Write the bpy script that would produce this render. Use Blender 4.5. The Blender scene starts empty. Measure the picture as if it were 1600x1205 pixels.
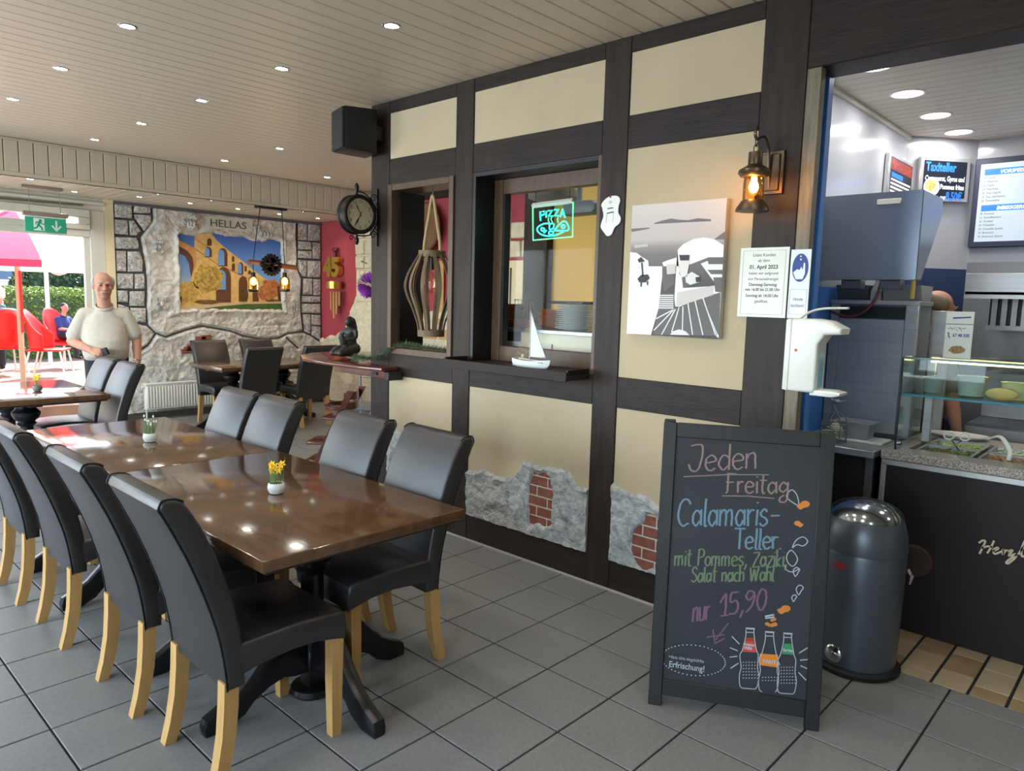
import bpy, bmesh, math, random
from mathutils import Vector, Matrix, noise
random.seed(7)
SC = bpy.context.scene
COL = SC.collection
PI = math.pi

# ------------------------------------------------------------------ camera
CAM_H = 1.6
F_PX, YAW, PITCH, ROLL = 1129.1, math.radians(42.946), math.radians(6.775), math.radians(1.507)
_f = Vector((-math.sin(YAW)*math.cos(PITCH), math.cos(YAW)*math.cos(PITCH), -math.sin(PITCH)))
_r = Vector((math.cos(YAW), math.sin(YAW), 0)); _u = _r.cross(_f)
_r, _u = math.cos(ROLL)*_r + math.sin(ROLL)*_u, -math.sin(ROLL)*_r + math.cos(ROLL)*_u
_c = Vector((0, 0, CAM_H))
cd = bpy.data.cameras.new('camera'); cam = bpy.data.objects.new('camera', cd); COL.objects.link(cam)
cd.sensor_fit = 'HORIZONTAL'; cd.sensor_width = 36.0; cd.lens = 36.0*F_PX/1600.0
cd.clip_start = 0.05; cd.clip_end = 200
M = Matrix.Identity(4)
for i in range(3):
    M[i][0] = _r[i]; M[i][1] = _u[i]; M[i][2] = -_f[i]; M[i][3] = _c[i]
cam.matrix_world = M
SC.camera = cam
def ray(x, y): return _f + (x-800)/F_PX*_r - (y-602.5)/F_PX*_u
def onz(x, y, z=0.0): d = ray(x, y); return _c + d*((z-CAM_H)/d.z)
def ony(x, y, Y): d = ray(x, y); return _c + d*(Y/d.y)
def onx(x, y, X): d = ray(x, y); return _c + d*(X/d.x)
def pix(P):
    d = Vector(P)-_c; z = d.dot(_f)
    return (800+F_PX*d.dot(_r)/z, 602.5-F_PX*d.dot(_u)/z, z)

# ------------------------------------------------------------------ world, sun, exposure
W = bpy.data.worlds.new('world'); SC.world = W; W.use_nodes = True
wn = W.node_tree.nodes; wl = W.node_tree.links; wn.clear()
wo = wn.new('ShaderNodeOutputWorld'); wb = wn.new('ShaderNodeBackground'); sky = wn.new('ShaderNodeTexSky')
sky.sky_type = 'NISHITA'; sky.sun_disc = False; sky.sun_elevation = math.radians(48); sky.sun_rotation = math.radians(-60)
sky.air_density = 1.0; sky.dust_density = 1.5
wl.new(sky.outputs[0], wb.inputs[0]); wl.new(wb.outputs[0], wo.inputs[0]); wb.inputs[1].default_value = 0.9
sun = bpy.data.objects.new('sun', bpy.data.lights.new('sun', 'SUN')); COL.objects.link(sun)
sun.data.energy = 20.0; sun.data.angle = math.radians(1.0); sun.data.color = (1.0, 0.95, 0.86)
sun.rotation_euler = Vector((0.55, -0.55, -0.95)).to_track_quat('-Z', 'Y').to_euler()
def area(name, loc, direction, sx, sy, power, color):
    l = bpy.data.lights.new(name, 'AREA'); l.shape = 'RECTANGLE'; l.size = sx; l.size_y = sy; l.energy = power; l.color = color
    o = bpy.data.objects.new(name, l); COL.objects.link(o); o.location = loc
    o.rotation_euler = Vector(direction).to_track_quat('-Z', 'Z').to_euler()
    return o
# daylight entering through the window front behind the camera's left shoulder (y = -2.4) and the glazed door
for k, wx in enumerate((-7.9, -5.3, -2.7, -0.1)):
    area('window_daylight', (wx, -2.55, 1.6), (0, 1, -0.05), 2.2, 1.75, (185.0, 185.0, 125.0, 50.0)[k], (0.72, 0.88, 1.0))
area('door_daylight', (-9.75, 1.2, 1.25), (1, 0.15, -0.05), 2.6, 1.9, 30.0, (1.0, 0.93, 0.86))
SC.view_settings.view_transform = 'Standard'
SC.view_settings.look = 'None'
SC.view_settings.exposure = 0.2
SC.view_settings.gamma = 1.0
SC.view_settings.use_curve_mapping = False

# ------------------------------------------------------------------ materials
def s2l(c): return tuple((v/255/12.92 if v/255 <= .04045 else ((v/255+.055)/1.055)**2.4) for v in c)
MATS = {}
def mat(name, col, rough=.5, metal=0., col2=None, nscale=8., nstretch=(1, 1, 1), bump=0., bscale=40., coat=0., emit=None, estr=0.,
        trans=0., spec=.5, alpha=1., contrast=.5, distort=0., bdist=.01, sheen=0., ior=1.45):
    if name in MATS: return MATS[name]
    m = bpy.data.materials.new(name); m.use_nodes = True
    nt = m.node_tree; N = nt.nodes; L = nt.links
    b = N['Principled BSDF']
    c = s2l(col)+(1,)
    b.inputs['Base Color'].default_value = c
    b.inputs['Roughness'].default_value = rough; b.inputs['Metallic'].default_value = metal
    b.inputs['Specular IOR Level'].default_value = spec; b.inputs['Coat Weight'].default_value = coat
    b.inputs['Coat Roughness'].default_value = .08
    b.inputs['Transmission Weight'].default_value = trans; b.inputs['Alpha'].default_value = alpha; b.inputs['IOR'].default_value = ior
    b.inputs['Sheen Weight'].default_value = sheen
    if emit is not None:
        b.inputs['Emission Color'].default_value = s2l(emit)+(1,); b.inputs['Emission Strength'].default_value = estr
    tc = mp = None
    if col2 is not None or bump:
        tc = N.new('ShaderNodeTexCoord'); mp = N.new('ShaderNodeMapping'); mp.inputs['Scale'].default_value = nstretch
        L.new(tc.outputs['Object'], mp.inputs[0])
    if col2 is not None:
        n = N.new('ShaderNodeTexNoise'); n.inputs['Scale'].default_value = nscale; n.inputs['Detail'].default_value = 6; n.inputs['Distortion'].default_value = distort
        L.new(mp.outputs[0], n.inputs['Vector'])
        r = N.new('ShaderNodeValToRGB'); w = .5*(1-contrast)
        r.color_ramp.elements[0].position = max(0, .5-w*.6-.05); r.color_ramp.elements[1].position = min(1, .5+w*.6+.05)
        r.color_ramp.elements[0].color = c; r.color_ramp.elements[1].color = s2l(col2)+(1,)
        L.new(n.outputs['Fac'], r.inputs[0]); L.new(r.outputs[0], b.inputs['Base Color'])
    if bump:
        n2 = N.new('ShaderNodeTexNoise'); n2.inputs['Scale'].default_value = bscale; n2.inputs['Detail'].default_value = 4
        L.new(mp.outputs[0], n2.inputs['Vector'])
        bp = N.new('ShaderNodeBump'); bp.inputs['Strength'].default_value = bump; bp.inputs['Distance'].default_value = bdist
        L.new(n2.outputs['Fac'], bp.inputs['Height']); L.new(bp.outputs[0], b.inputs['Normal'])
    MATS[name] = m
    return m
def grad_mat(name, stops, axis=2, z0=0., z1=1., rough=.5, emit=0.):
    """printed colour ramp along one object axis"""
    m = bpy.data.materials.new(name); m.use_nodes = True; nt = m.node_tree; N = nt.nodes; L = nt.links; b = N['Principled BSDF']
    tc = N.new('ShaderNodeTexCoord'); sx = N.new('ShaderNodeSeparateXYZ'); L.new(tc.outputs['Object'], sx.inputs[0])
    mr = N.new('ShaderNodeMapRange'); mr.inputs['From Min'].default_value = z0; mr.inputs['From Max'].default_value = z1
    L.new(sx.outputs[axis], mr.inputs['Value']); r = N.new('ShaderNodeValToRGB'); L.new(mr.outputs[0], r.inputs[0])
    e = r.color_ramp.elements
    e[0].position = stops[0][0]; e[0].color = s2l(stops[0][1])+(1,); e[1].position = stops[-1][0]; e[1].color = s2l(stops[-1][1])+(1,)
    for p, c in stops[1:-1]:
        q = e.new(p); q.color = s2l(c)+(1,)
    L.new(r.outputs[0], b.inputs['Base Color']); b.inputs['Roughness'].default_value = rough
    if emit: L.new(r.outputs[0], b.inputs['Emission Color']); b.inputs['Emission Strength'].default_value = emit
    return m

# ------------------------------------------------------------------ mesh helpers
class MB:
    def __init__(s): s.v = []; s.f = []; s.m = Matrix.Identity(4)
    def add(s, vs, fs):
        o = len(s.v); s.v += [s.m @ Vector(v) for v in vs]; s.f += [tuple(i+o for i in f) for f in fs]; return s
    def box(s, x0, x1, y0, y1, z0, z1, bev=0., seg=1):
        if x0 > x1: x0, x1 = x1, x0
        if y0 > y1: y0, y1 = y1, y0
        if z0 > z1: z0, z1 = z1, z0
        if bev <= 0:
            vs = [(x, y, z) for z in (z0, z1) for y in (y0, y1) for x in (x0, x1)]
            return s.add(vs, [(0, 2, 3, 1), (4, 5, 7, 6), (0, 1, 5, 4), (2, 6, 7, 3), (0, 4, 6, 2), (1, 3, 7, 5)])
        bm = bmesh.new(); bmesh.ops.create_cube(bm, size=1)
        for v in bm.verts: v.co = Vector(((x0+x1)/2+v.co.x*(x1-x0), (y0+y1)/2+v.co.y*(y1-y0), (z0+z1)/2+v.co.z*(z1-z0)))
        bmesh.ops.bevel(bm, geom=bm.edges[:], offset=min(bev, .49*min(x1-x0, y1-y0, z1-z0)), segments=seg, affect='EDGES', profile=.5)
        return s.bm(bm)
    def bm(s, bm):
        bm.verts.index_update()
        s.add([v.co.copy() for v in bm.verts], [tuple(v.index for v in f.verts) for f in bm.faces]); bm.free(); return s
    def tube(s, path, r, n=10, closed=False, cap=True, squash=None):
        P = [Vector(p) for p in path]; k = len(P); rs = r if isinstance(r, (list, tuple)) else [r]*k
        vs = []; fs = []; prev = None
        for i, p in enumerate(P):
            a = P[i-1] if (i > 0 or closed) else P[i]; b = P[(i+1) % k] if (i < k-1 or closed) else P[i]
            t = (b-a)
            if t.length < 1e-9: t = Vector((0, 0, 1))
            t.normalize()
            if prev is None: prev = Vector((0, 0, 1)) if abs(t.z) < .9 else Vector((1, 0, 0))
            nn = prev-t*prev.dot(t)
            if nn.length < 1e-6: nn = t.orthogonal()
            nn.normalize(); prev = nn; bb = t.cross(nn)
            sq = squash or (1, 1)
            for j in range(n):
                a_ = 2*PI*j/n; vs.append(p+rs[i]*(sq[0]*math.cos(a_)*nn+sq[1]*math.sin(a_)*bb))
        for i in range(k if closed else k-1):
            i2 = (i+1) % k
            for j in range(n): fs.append((i*n+j, i*n+(j+1) % n, i2*n+(j+1) % n, i2*n+j))
        if cap and not closed: fs += [tuple(range(n-1, -1, -1)), tuple((k-1)*n+j for j in range(n))]
        return s.add(vs, fs)
    def lathe(s, prof, c=(0, 0, 0), n=20, axis='z'):
        vs = []; fs = []
        for (r, z) in prof:
            for j in range(n):
                a = 2*PI*j/n; x, y = r*math.cos(a), r*math.sin(a)
                q = (x, y, z) if axis == 'z' else ((z, x, y) if axis == 'x' else (y, z, x))
                vs.append(Vector(c)+Vector(q))
        for i in range(len(prof)-1):
            for j in range(n): fs.append((i*n+j, i*n+(j+1) % n, (i+1)*n+(j+1) % n, (i+1)*n+j))
        if prof[0][0] > 1e-6: fs.append(tuple(range(n-1, -1, -1)))
        if prof[-1][0] > 1e-6: fs.append(tuple((len(prof)-1)*n+j for j in range(n)))
        return s.add(vs, fs)
    def ball(s, c, r, n=12, m=8, rot=None):
        r = r if isinstance(r, (list, tuple)) else (r, r, r); vs = []; fs = []; R = rot.to_matrix() if rot else Matrix.Identity(3)
        for i in range(m+1):
            th = PI*i/m
            for j in range(n):
                a = 2*PI*j/n
                vs.append(Vector(c)+R @ Vector((r[0]*math.sin(th)*math.cos(a), r[1]*math.sin(th)*math.sin(a), r[2]*math.cos(th))))
        for i in range(m):
            for j in range(n): fs.append((i*n+j, (i+1)*n+j, (i+1)*n+(j+1) % n, i*n+(j+1) % n))
        return s.add(vs, fs)
    def prism(s, poly, a0, a1, axis='y', bev=0):
        """poly in the two remaining axes: y -> (x,z), x -> (y,z), z -> (x,y); extruded from a0 to a1"""
        def q(p, a): return {'y': (p[0], a, p[1]), 'x': (a, p[0], p[1]), 'z': (p[0], p[1], a)}[axis]
        n = len(poly)
        vs = [q(p, a0) for p in poly]+[q(p, a1) for p in poly]
        fs = [tuple(range(n)), tuple(range(2*n-1, n-1, -1))]+[(i, i+n, (i+1) % n+n, (i+1) % n) for i in range(n)]
        return s.add(vs, fs)
    def grid(s, fn, nu, nv, closed_u=False):
        vs = [fn(i/nu, j/nv) for j in range(nv+1) for i in range(nu+1)]
        fs = [(j*(nu+1)+i, j*(nu+1)+i+1, (j+1)*(nu+1)+i+1, (j+1)*(nu+1)+i) for j in range(nv) for i in range(nu)]
        return s.add(vs, fs)
    def ribbon(s, pts, w, y, closed=False):
        """flat stroke in the x-z plane at depth y, width w"""
        P = [Vector((p[0], p[1])) for p in pts]; k = len(P)
        if k < 2: return s
        vs = []
        for i in range(k):
            a = P[i-1] if (i > 0 or closed) else P[i]; b = P[(i+1) % k] if (i < k-1 or closed) else P[i]
            t = b-a
            t = t.normalized() if t.length > 1e-9 else Vector((1, 0)); nn = Vector((-t.y, t.x))
            for sg in (-1, 1): q = P[i]+nn*(sg*w/2); vs.append((q.x, y, q.y))
        fs = [(2*i, 2*i+1, (2*i+3) % (2*k), (2*i+2) % (2*k)) for i in range(k if closed else k-1)]
        return s.add(vs, fs)
    def flat(s, poly, y):
        return s.add([(p[0], y, p[1]) for p in poly], [tuple(range(len(poly)))])
    def mesh(s, name, angle=40):
        me = bpy.data.meshes.new(name); me.from_pydata([tuple(v) for v in s.v], [], s.f); me.validate(); me.update()
        bm = bmesh.new(); bm.from_mesh(me); bmesh.ops.recalc_face_normals(bm, faces=bm.faces[:]); bm.to_mesh(me); bm.free()
        if angle:
            me.polygons.foreach_set('use_smooth', [True]*len(me.polygons)); me.set_sharp_from_angle(angle=math.radians(angle))
        return me
    def build(s, name, m, parent=None, loc=None, rot=None, angle=40, **props):
        return obj(name, s.mesh(name, angle), m, parent, loc, rot, **props)
def obj(name, me, m, parent=None, loc=None, rot=None, **props):
    o = bpy.data.objects.new(name, me); COL.objects.link(o)
    if m is not None and len(me.materials) == 0: me.materials.append(m)
    if parent: o.parent = parent
    if loc is not None: o.location = loc
    if rot is not None: o.rotation_euler = rot
    for k, v in props.items(): o[k] = v
    return o
def thing(name, label, cat, loc=(0, 0, 0), rz=0., group=None):
    o = bpy.data.objects.new(name, None); COL.objects.link(o); o.location = loc; o.rotation_euler = (0, 0, rz); o.empty_display_size = .1
    o['label'] = label; o['category'] = cat
    if group: o['group'] = group
    return o
def tag(o, label, cat, group=None):
    o['label'] = label; o['category'] = cat
    if group: o['group'] = group
    return o
def setting(name, loc=(0, 0, 0), rz=0., label=None):
    o = bpy.data.objects.new(name, None); COL.objects.link(o); o.location = loc; o.rotation_euler = (0, 0, rz); o['kind'] = 'structure'
    if label: o['label'] = label
    return o
def dup(root, loc, rz, label=None, group=None):
    def cp(o, par):
        c = o.copy(); COL.objects.link(c); c.parent = par
        for ch in [x for x in COL.objects if x.parent == o]: cp(ch, c)
        return c
    kids = {}
    for x in COL.objects:
        if x.parent: kids.setdefault(x.parent.name, []).append(x)
    def cp2(o, par):
        c = o.copy(); COL.objects.link(c); c.parent = par
        for ch in kids.get(o.name, []): cp2(ch, c)
        return c
    r = cp2(root, None); r.location = loc; r.rotation_euler = (0, 0, rz)
    if label: r['label'] = label
    if group: r['group'] = group
    return r
def text_mesh(s, size, extr=0., align='LEFT', shear=0., bold=0., xs=1.):
    cu = bpy.data.curves.new('t', 'FONT'); cu.body = s; cu.size = size; cu.extrude = extr; cu.align_x = align; cu.shear = shear; cu.offset = bold; cu.resolution_u = 3
    o = bpy.data.objects.new('t', cu); me = bpy.data.meshes.new_from_object(o)
    bpy.data.objects.remove(o); bpy.data.curves.remove(cu)
    me.materials.clear()
    me.transform(Matrix(((xs, 0, 0, 0), (0, 0, -1, 0), (0, 1, 0, 0), (0, 0, 0, 1))))   # text stands in the x-z plane and reads from -y
    return me
def lettering(s, size, m, parent, x, z, y, align='LEFT', extr=0., shear=0., bold=0., rz=0., xs=1., name='lettering'):
    me = text_mesh(s, size, extr, align, shear, bold, xs)
    return obj(name, me, m, parent, (x, y, z), (0, 0, rz))
def smooth_path(pts, n=6, closed=False):
    """Catmull-Rom through the points"""
    P = [Vector(p) for p in pts]; k = len(P); out = []
    for i in range(k if closed else k-1):
        p0 = P[i-1] if (i > 0 or closed) else P[i]; p1 = P[i]; p2 = P[(i+1) % k]; p3 = P[(i+2) % k] if (i+2 < k or closed) else p2
        for j in range(n):
            t = j/n
            out.append(.5*((2*p1)+(p2-p0)*t+(2*p0-5*p1+4*p2-p3)*t*t+(3*p1-p0-3*p2+p3)*t**3))
    if not closed: out.append(P[-1])
    return out
def circle2(cx, cz, r, n=20, a0=0., a1=2*PI, rz=None):
    rz = rz or r
    full = abs(a1-a0-2*PI) < 1e-6
    return [(cx+r*math.cos(a0+(a1-a0)*i/(n if full else n-1)), cz+rz*math.sin(a0+(a1-a0)*i/(n if full else n-1))) for i in range(n)]
# ================================================================== SETTING
WY = 3.229                      # front face of the half-timbered wall
XM = -9.45                      # mural wall
ZC, ZL, ZK = 2.958, 2.64, 2.80  # dining ceiling, low ceiling, kitchen ceiling
m_grout = mat('grout', (38, 38, 40), .9)
m_tile = mat('floor_tile', (118, 117, 115), .42, col2=(134, 133, 130), nscale=60, contrast=.2, bump=.12, bscale=260, bdist=.002, spec=.45)
m_beige = mat('beige_tile', (160, 138, 108), .4, col2=(196, 176, 142), nscale=3.5, contrast=.2)
m_beige2 = mat('brown_tile', (128, 102, 76), .4, col2=(176, 150, 112), nscale=4.5, contrast=.3)
m_plank = mat('ceiling_plank', (198, 183, 160), .42, col2=(208, 194, 172), nscale=1.2, nstretch=(8, .6, 1), contrast=.2)
m_plank_back = mat('ceiling_batten', (96, 88, 78), .8)
m_plank_k = mat('kitchen_ceiling_plank', (214, 204, 188), .5)
m_timber = mat('dark_timber', (38, 31, 28), .45, col2=(58, 47, 40), nscale=5, nstretch=(6, 6, .7), bump=.25, bscale=30, bdist=.004, contrast=.3, spec=.22)
m_timber_h = mat('dark_timber_rail', (36, 30, 27), .45, col2=(54, 44, 38), nscale=5, nstretch=(.7, 6, 6), bump=.25, bscale=30, bdist=.004, contrast=.3, spec=.22)
m_walnut = mat('brown_window_wood', (72, 53, 38), .4, col2=(94, 70, 50), nscale=6, nstretch=(5, 5, .8), contrast=.3)
m_cream = mat('cream_plaster', (190, 172, 140), .85, col2=(180, 162, 132), nscale=2.2, bump=.1, bscale=14, bdist=.01)
m_rough = mat('grey_rough_plaster', (128, 132, 134), .8, col2=(202, 202, 196), nscale=10, distort=2.2, contrast=.3, bump=1., bscale=30, bdist=.02)
m_brick = mat('red_brick', (118, 66, 52), .8, col2=(142, 86, 68), nscale=24, bump=.4, bscale=90, bdist=.004)
m_mortar = mat('white_mortar', (205, 198, 186), .9)
m_stonegrey = mat('mural_stone', (112, 109, 106), .75, col2=(226, 222, 214), nscale=13, distort=2.2, contrast=.45, bump=1.0, bscale=26, bdist=.02)
m_muralplaster = mat('mural_plaster', (164, 158, 148), .75, col2=(226, 221, 211), nscale=7, distort=1.6, contrast=.3, bump=1., bscale=24, bdist=.02)
m_jointgrey = mat('dark_grey_joint', (74, 74, 76), .85)
m_red = mat('red_paint', (168, 66, 74), .7, col2=(160, 58, 66), nscale=3)
m_lightstone = mat('pale_stone', (196, 182, 152), .8, col2=(222, 210, 182), nscale=12, distort=1, bump=.6, bscale=30, bdist=.015)
m_yellow = mat('yellow_paint', (226, 184, 100), .8)
m_frame = mat('white_frame', (214, 208, 194), .45)
m_offwall = mat('cream_wall', (226, 208, 168), .8)
m_white = mat('white_gloss_panel', (178, 181, 190), .14, spec=.6)
m_blue = mat('blue_paint', (66, 126, 208), .4)
m_navy = mat('navy_paint', (44, 62, 98), .5)
m_plainwall = mat('plain_wall', (186, 176, 156), .8)
m_black = mat('black_satin', (20, 20, 21), .4)
def glass_mat(name, tint=(255, 255, 255), gloss=.6):
    m = bpy.data.materials.new(name); m.use_nodes = True; N = m.node_tree.nodes; L = m.node_tree.links; N.clear()
    o = N.new('ShaderNodeOutputMaterial'); t = N.new('ShaderNodeBsdfTransparent'); g = N.new('ShaderNodeBsdfGlossy'); x = N.new('ShaderNodeMixShader')
    t.inputs[0].default_value = s2l(tint)+(1,); g.inputs['Roughness'].default_value = .02
    fr = N.new('ShaderNodeFresnel'); fr.inputs[0].default_value = 1.4; mu = N.new('ShaderNodeMath'); mu.operation = 'MULTIPLY'; mu.inputs[1].default_value = gloss
    L.new(fr.outputs[0], mu.inputs[0]); L.new(mu.outputs[0], x.inputs[0]); L.new(t.outputs[0], x.inputs[1]); L.new(g.outputs[0], x.inputs[2]); L.new(x.outputs[0], o.inputs[0])
    return m
m_glass = glass_mat('clear_glass'); m_glass_ar = glass_mat('low_reflection_glass', (252, 253, 252), .05)
m_glass_g = glass_mat('green_glass', (243, 250, 247), .5)

# ---- floor: grout bed + tiles
TP, TX, TY = .328, -2.231, 2.977
floor = obj('floor', MB().box(-9.6, 2.6, -2.6, 6.4, -.12, -.006).mesh('floor', 0), m_grout, kind='structure', label='grey tiled floor')
tm = MB().box(-TP/2+.004, TP/2-.004, -TP/2+.004, TP/2-.004, -.008, 0, .0015).mesh('tile', 0); tm.materials.append(m_tile)
cells = []
for i in range(-23, 15):
    for j in range(-18, 10):
        x, y = TX+(i+.5)*TP, TY+(j+.5)*TP
        if x < -9.6 or x > 2.5 or y < -2.5 or y > 6: continue
        if y > 3.43 and x > -1.5:
            if y < 3.5: MB().box(x-TP/2+.004, x+TP/2-.004, y-TP/2+.004, 3.431, -.008, 0, .0015).build('tile', m_tile, floor, angle=0)
            continue
        px, py, d = pix((x, y, 0)) if (Vector((x, y, 0))-_c).dot(_f) > .3 else (-9999, 0, 99)
        vis = -90 < px < 1690 and 380 < py < 1330 and not (y > 3.3 and -4.3 < x)
        cells.append((0 if vis else 1, d, x, y))
cells.sort()
rest = MB()
for k, (nv, d, x, y) in enumerate(cells):
    if k < 290 and not nv: obj('tile', tm, None, floor, (x, y, random.uniform(-.0006, .0004)))
    else: rest.box(x-TP/2+.004, x+TP/2-.004, y-TP/2+.004, y+TP/2-.004, -.008, 0)
rest.build('far_tiles', m_tile, floor, angle=0, kind='stuff')
random.seed(3)
bx = .138
for i in range(0, 17):
    x0 = -1.36+i*bx; y = 3.436-random.uniform(0, .13)
    while y < 3.95:
        l = .205; a, b = max(y, 3.436), min(y+l, 3.96)
        if b-a > .015: MB().box(x0+.006, x0+bx-.006, a+.002, b-.002, -.008, -.001, .0015).build('beige_tile', random.choice((m_beige, m_beige, m_beige2)), floor, angle=0)
        y += l

# ---- ceilings
ceil = obj('ceiling', MB().box(-8.1, 2.6, -2.6, 6.1, ZC+.012, ZC+.12).mesh('ceiling', 0), m_plank_back, kind='structure', label='plank ceiling')
pm = MB().box(-.0575, .0575, -2.55, 6.05, 0, .014, .004).mesh('plank', 0); pm.materials.append(m_plank)
k = 0; x = -8.05+.06
while x < 2.5:
    obj('plank', pm, None, ceil, (x, 0, ZC)); x += .12
fas = obj('trim_1', MB().box(-8.14, -8.085, -2.55, 6.0, ZL-.02, ZC+.01).mesh('trim_1', 0), m_plank_back, kind='structure', label='plank-clad ceiling step')
fm = MB().box(-8.085, -8.07, -.0565, .0565, ZL+.012, ZC-.02, .004).mesh('plank', 0); fm.materials.append(m_plank)
y = 1.7684-35*.12+.06
while y < 5.95:
    obj('plank', fm, None, fas, (0, y, 0)); y += .12
MB().box(-8.15, -8.062, -2.55, 5.95, ZL-.02, ZL+.014, .003).build('edge_strip', m_plank, fas)
MB().box(-8.088, -8.06, -2.55, 5.95, ZC-.022, ZC, .003).build('edge_strip', m_plank, fas)
lowc = obj('ceiling_low', MB().box(-9.6, -8.14, -2.55, 6.0, ZL+.02, ZL+.1).mesh('ceiling_low', 0), m_plank_back, kind='structure', label='lower plank ceiling by the mural')
lm = MB().box(-9.46, -8.15, -.0575, .0575, ZL, ZL+.016, .004).mesh('plank', 0); lm.materials.append(m_plank)
y = -2.45
while y < 5.95:
    obj('plank', lm, None, lowc, (0, y, 0)); y += .12
kc = obj('ceiling_kitchen', MB().box(-1.7, 2.6, 3.40, 6.3, ZK+.012, ZK+.1).mesh('ceiling_kitchen', 0), m_plank_back, kind='structure', label='kitchen plank ceiling')
km = MB().box(-1.62, 2.5, -.0475, .0475, 0, .014, .003).mesh('plank', 0); km.materials.append(m_plank_k)
y = 3.46
while y < 6.2:
    obj('plank', km, None, kc, (0, y, ZK)); y += .1

# ---- half-timbered wall (front y = WY)
wr = setting('wall_right', label='half-timbered wall with cream infill')
YB = WY+.17
XP = [(-4.46, -4.245), (-3.555, -3.39), (-2.395, -2.23), (-1.52, -1.315)]
for a, b in XP: MB().box(a, b, WY, YB, 0, ZC, .004).build('timber_post', m_timber, wr)
for a, b in ((-4.245, -3.555), (-3.39, -2.395), (-2.23, -1.52)):
    for z0, z1 in ((0, .177), (1.032, 1.20), (2.385, 2.563), (2.875, ZC)):
        if z0 > 2 and z0 < 2.5 and a > -2.3: z0 = 2.393
        MB().box(a, b, WY+.002, YB, z0, z1, .003).build('timber_rail', m_timber_h, wr)
    MB().box(a-.002, b+.002, WY+.008, YB-.01, 2.56, 2.878, .003).build('infill_panel', m_cream, wr)
    MB().box(a-.002, b+.002, WY+.008, YB-.01, .175, 1.034, .003).build('infill_panel', m_cream, wr)
MB().box(-2.232, -1.518, WY+.008, YB-.01, 1.198, 2.396, .003).build('infill_panel', m_cream, wr)
MB().box(-1.315, 2.6, WY, YB+.03, 2.622, ZC, .004).build('header_beam', m_timber_h, wr)
# lighter weathered jamb board in the opening
MB().box(-1.315, -1.252, WY+.002, WY+.05, 0, 2.622, .003).build('jamb_board', mat('weathered_board', (92, 82, 68), .5, col2=(140, 126, 100), nscale=9, nstretch=(6, 6, .6), contrast=.35), wr)
for a, b, z in ((-4.46, -1.25, 0),):
    MB().box(a, b, WY-.006, WY, .0, .012).build('caulk_line', mat('caulk', (170, 166, 158), .8), wr)

def vnoise(x, y, s, seed=0.): return noise.noise(Vector((x*s+seed, y*s-seed*.7, seed)))
def sstep(a, b, x):
    t = max(0., min(1., (x-a)/(b-a))); return t*t*(3-2*t)
def seg_dist(p, poly):
    best = 9.
    for (ax, ay), (bx_, by) in zip(poly[:-1], poly[1:]):
        dx, dy = bx_-ax, by-ay; t = max(0, min(1, ((p[0]-ax)*dx+(p[1]-ay)*dy)/(dx*dx+dy*dy+1e-12)))
        best = min(best, math.hypot(p[0]-ax-t*dx, p[1]-ay-t*dy))
    return best
def plaster_patch(parent, x0, x1, z0, ztop, hole, name='rough_plaster'):
    """relief plaster on an infill panel; hole = (cx, cz, rx, rz) where bricks show"""
    nu, nv = int((x1-x0)/.012), int(.62/.012)
    def fn(u, v):
        x = x0+u*(x1-x0); z = z0+v*.62
        e = ztop(x)+.02*vnoise(x, z, 14)-z
        h = .010+.020*abs(vnoise(x+.04*vnoise(x, z, 12, 8), z, 8, 3))+.016*abs(vnoise(x, z+.03*vnoise(x, z, 15, 2), 22, 5))
        h = h*sstep(-.004, .02, e)+.010*math.exp(-((e-.018)/.012)**2)-.012*(1-sstep(-.012, .004, e))
        if hole:
            d = (abs((x-hole[0])/hole[2])**4+abs((z-hole[1])/hole[3])**3)**.28+.28*vnoise(x, z, 14, 9)
            q = (d-1)*min(hole[2], hole[3])
            h = h*sstep(-.002, .014, q)+.006*math.exp(-((q-.014)/.01)**2)-.02*(1-sstep(-.012, .002, q))
        return (x, WY+.008-h, z)
    MB().grid(fn, nu, nv).build(name, m_rough, parent, angle=60)
    if hole:
        y0 = WY+.009
        MB().box(hole[0]-hole[2]-.02, hole[0]+hole[2]+.02, y0-.003, y0, hole[1]-hole[3]-.02, hole[1]+hole[3]+.02).build('mortar_bed', m_mortar, parent, angle=0)
        bw, bh = .165, .062; r = 0; z = hole[1]-hole[3]-.02
        while z < hole[1]+hole[3]-.005:
            xx = hole[0]-hole[2]-.03-(bw/2 if r % 2 else 0)
            while xx < hole[0]+hole[2]+.02:
                a, b = max(xx, hole[0]-hole[2]-.015)+.004, min(xx+bw, hole[0]+hole[2]+.015)-.004
                if b-a > .02: MB().box(a, b, y0-.006, y0, z+.004, z+bh-.004, .0015).build('brick', m_brick, parent, angle=0)
                xx += bw
            z += bh; r += 1
plaster_patch(wr, -4.245, -3.555, .177, lambda x: .64-.03*math.sin((x+4.2)*5), None)
plaster_patch(wr, -3.39, -2.395, .177, lambda x: .49+.13*sstep(-3.0, -2.86, x)*(1-.5*sstep(-2.6, -2.42, x))+.012*math.sin(x*21), (-2.745, .415, .088, .155))
plaster_patch(wr, -2.23, -1.52, .177, lambda x: .62-.24*(x+2.23)+.015*math.sin(x*24), (-1.95, .33, .13, .135))
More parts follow.
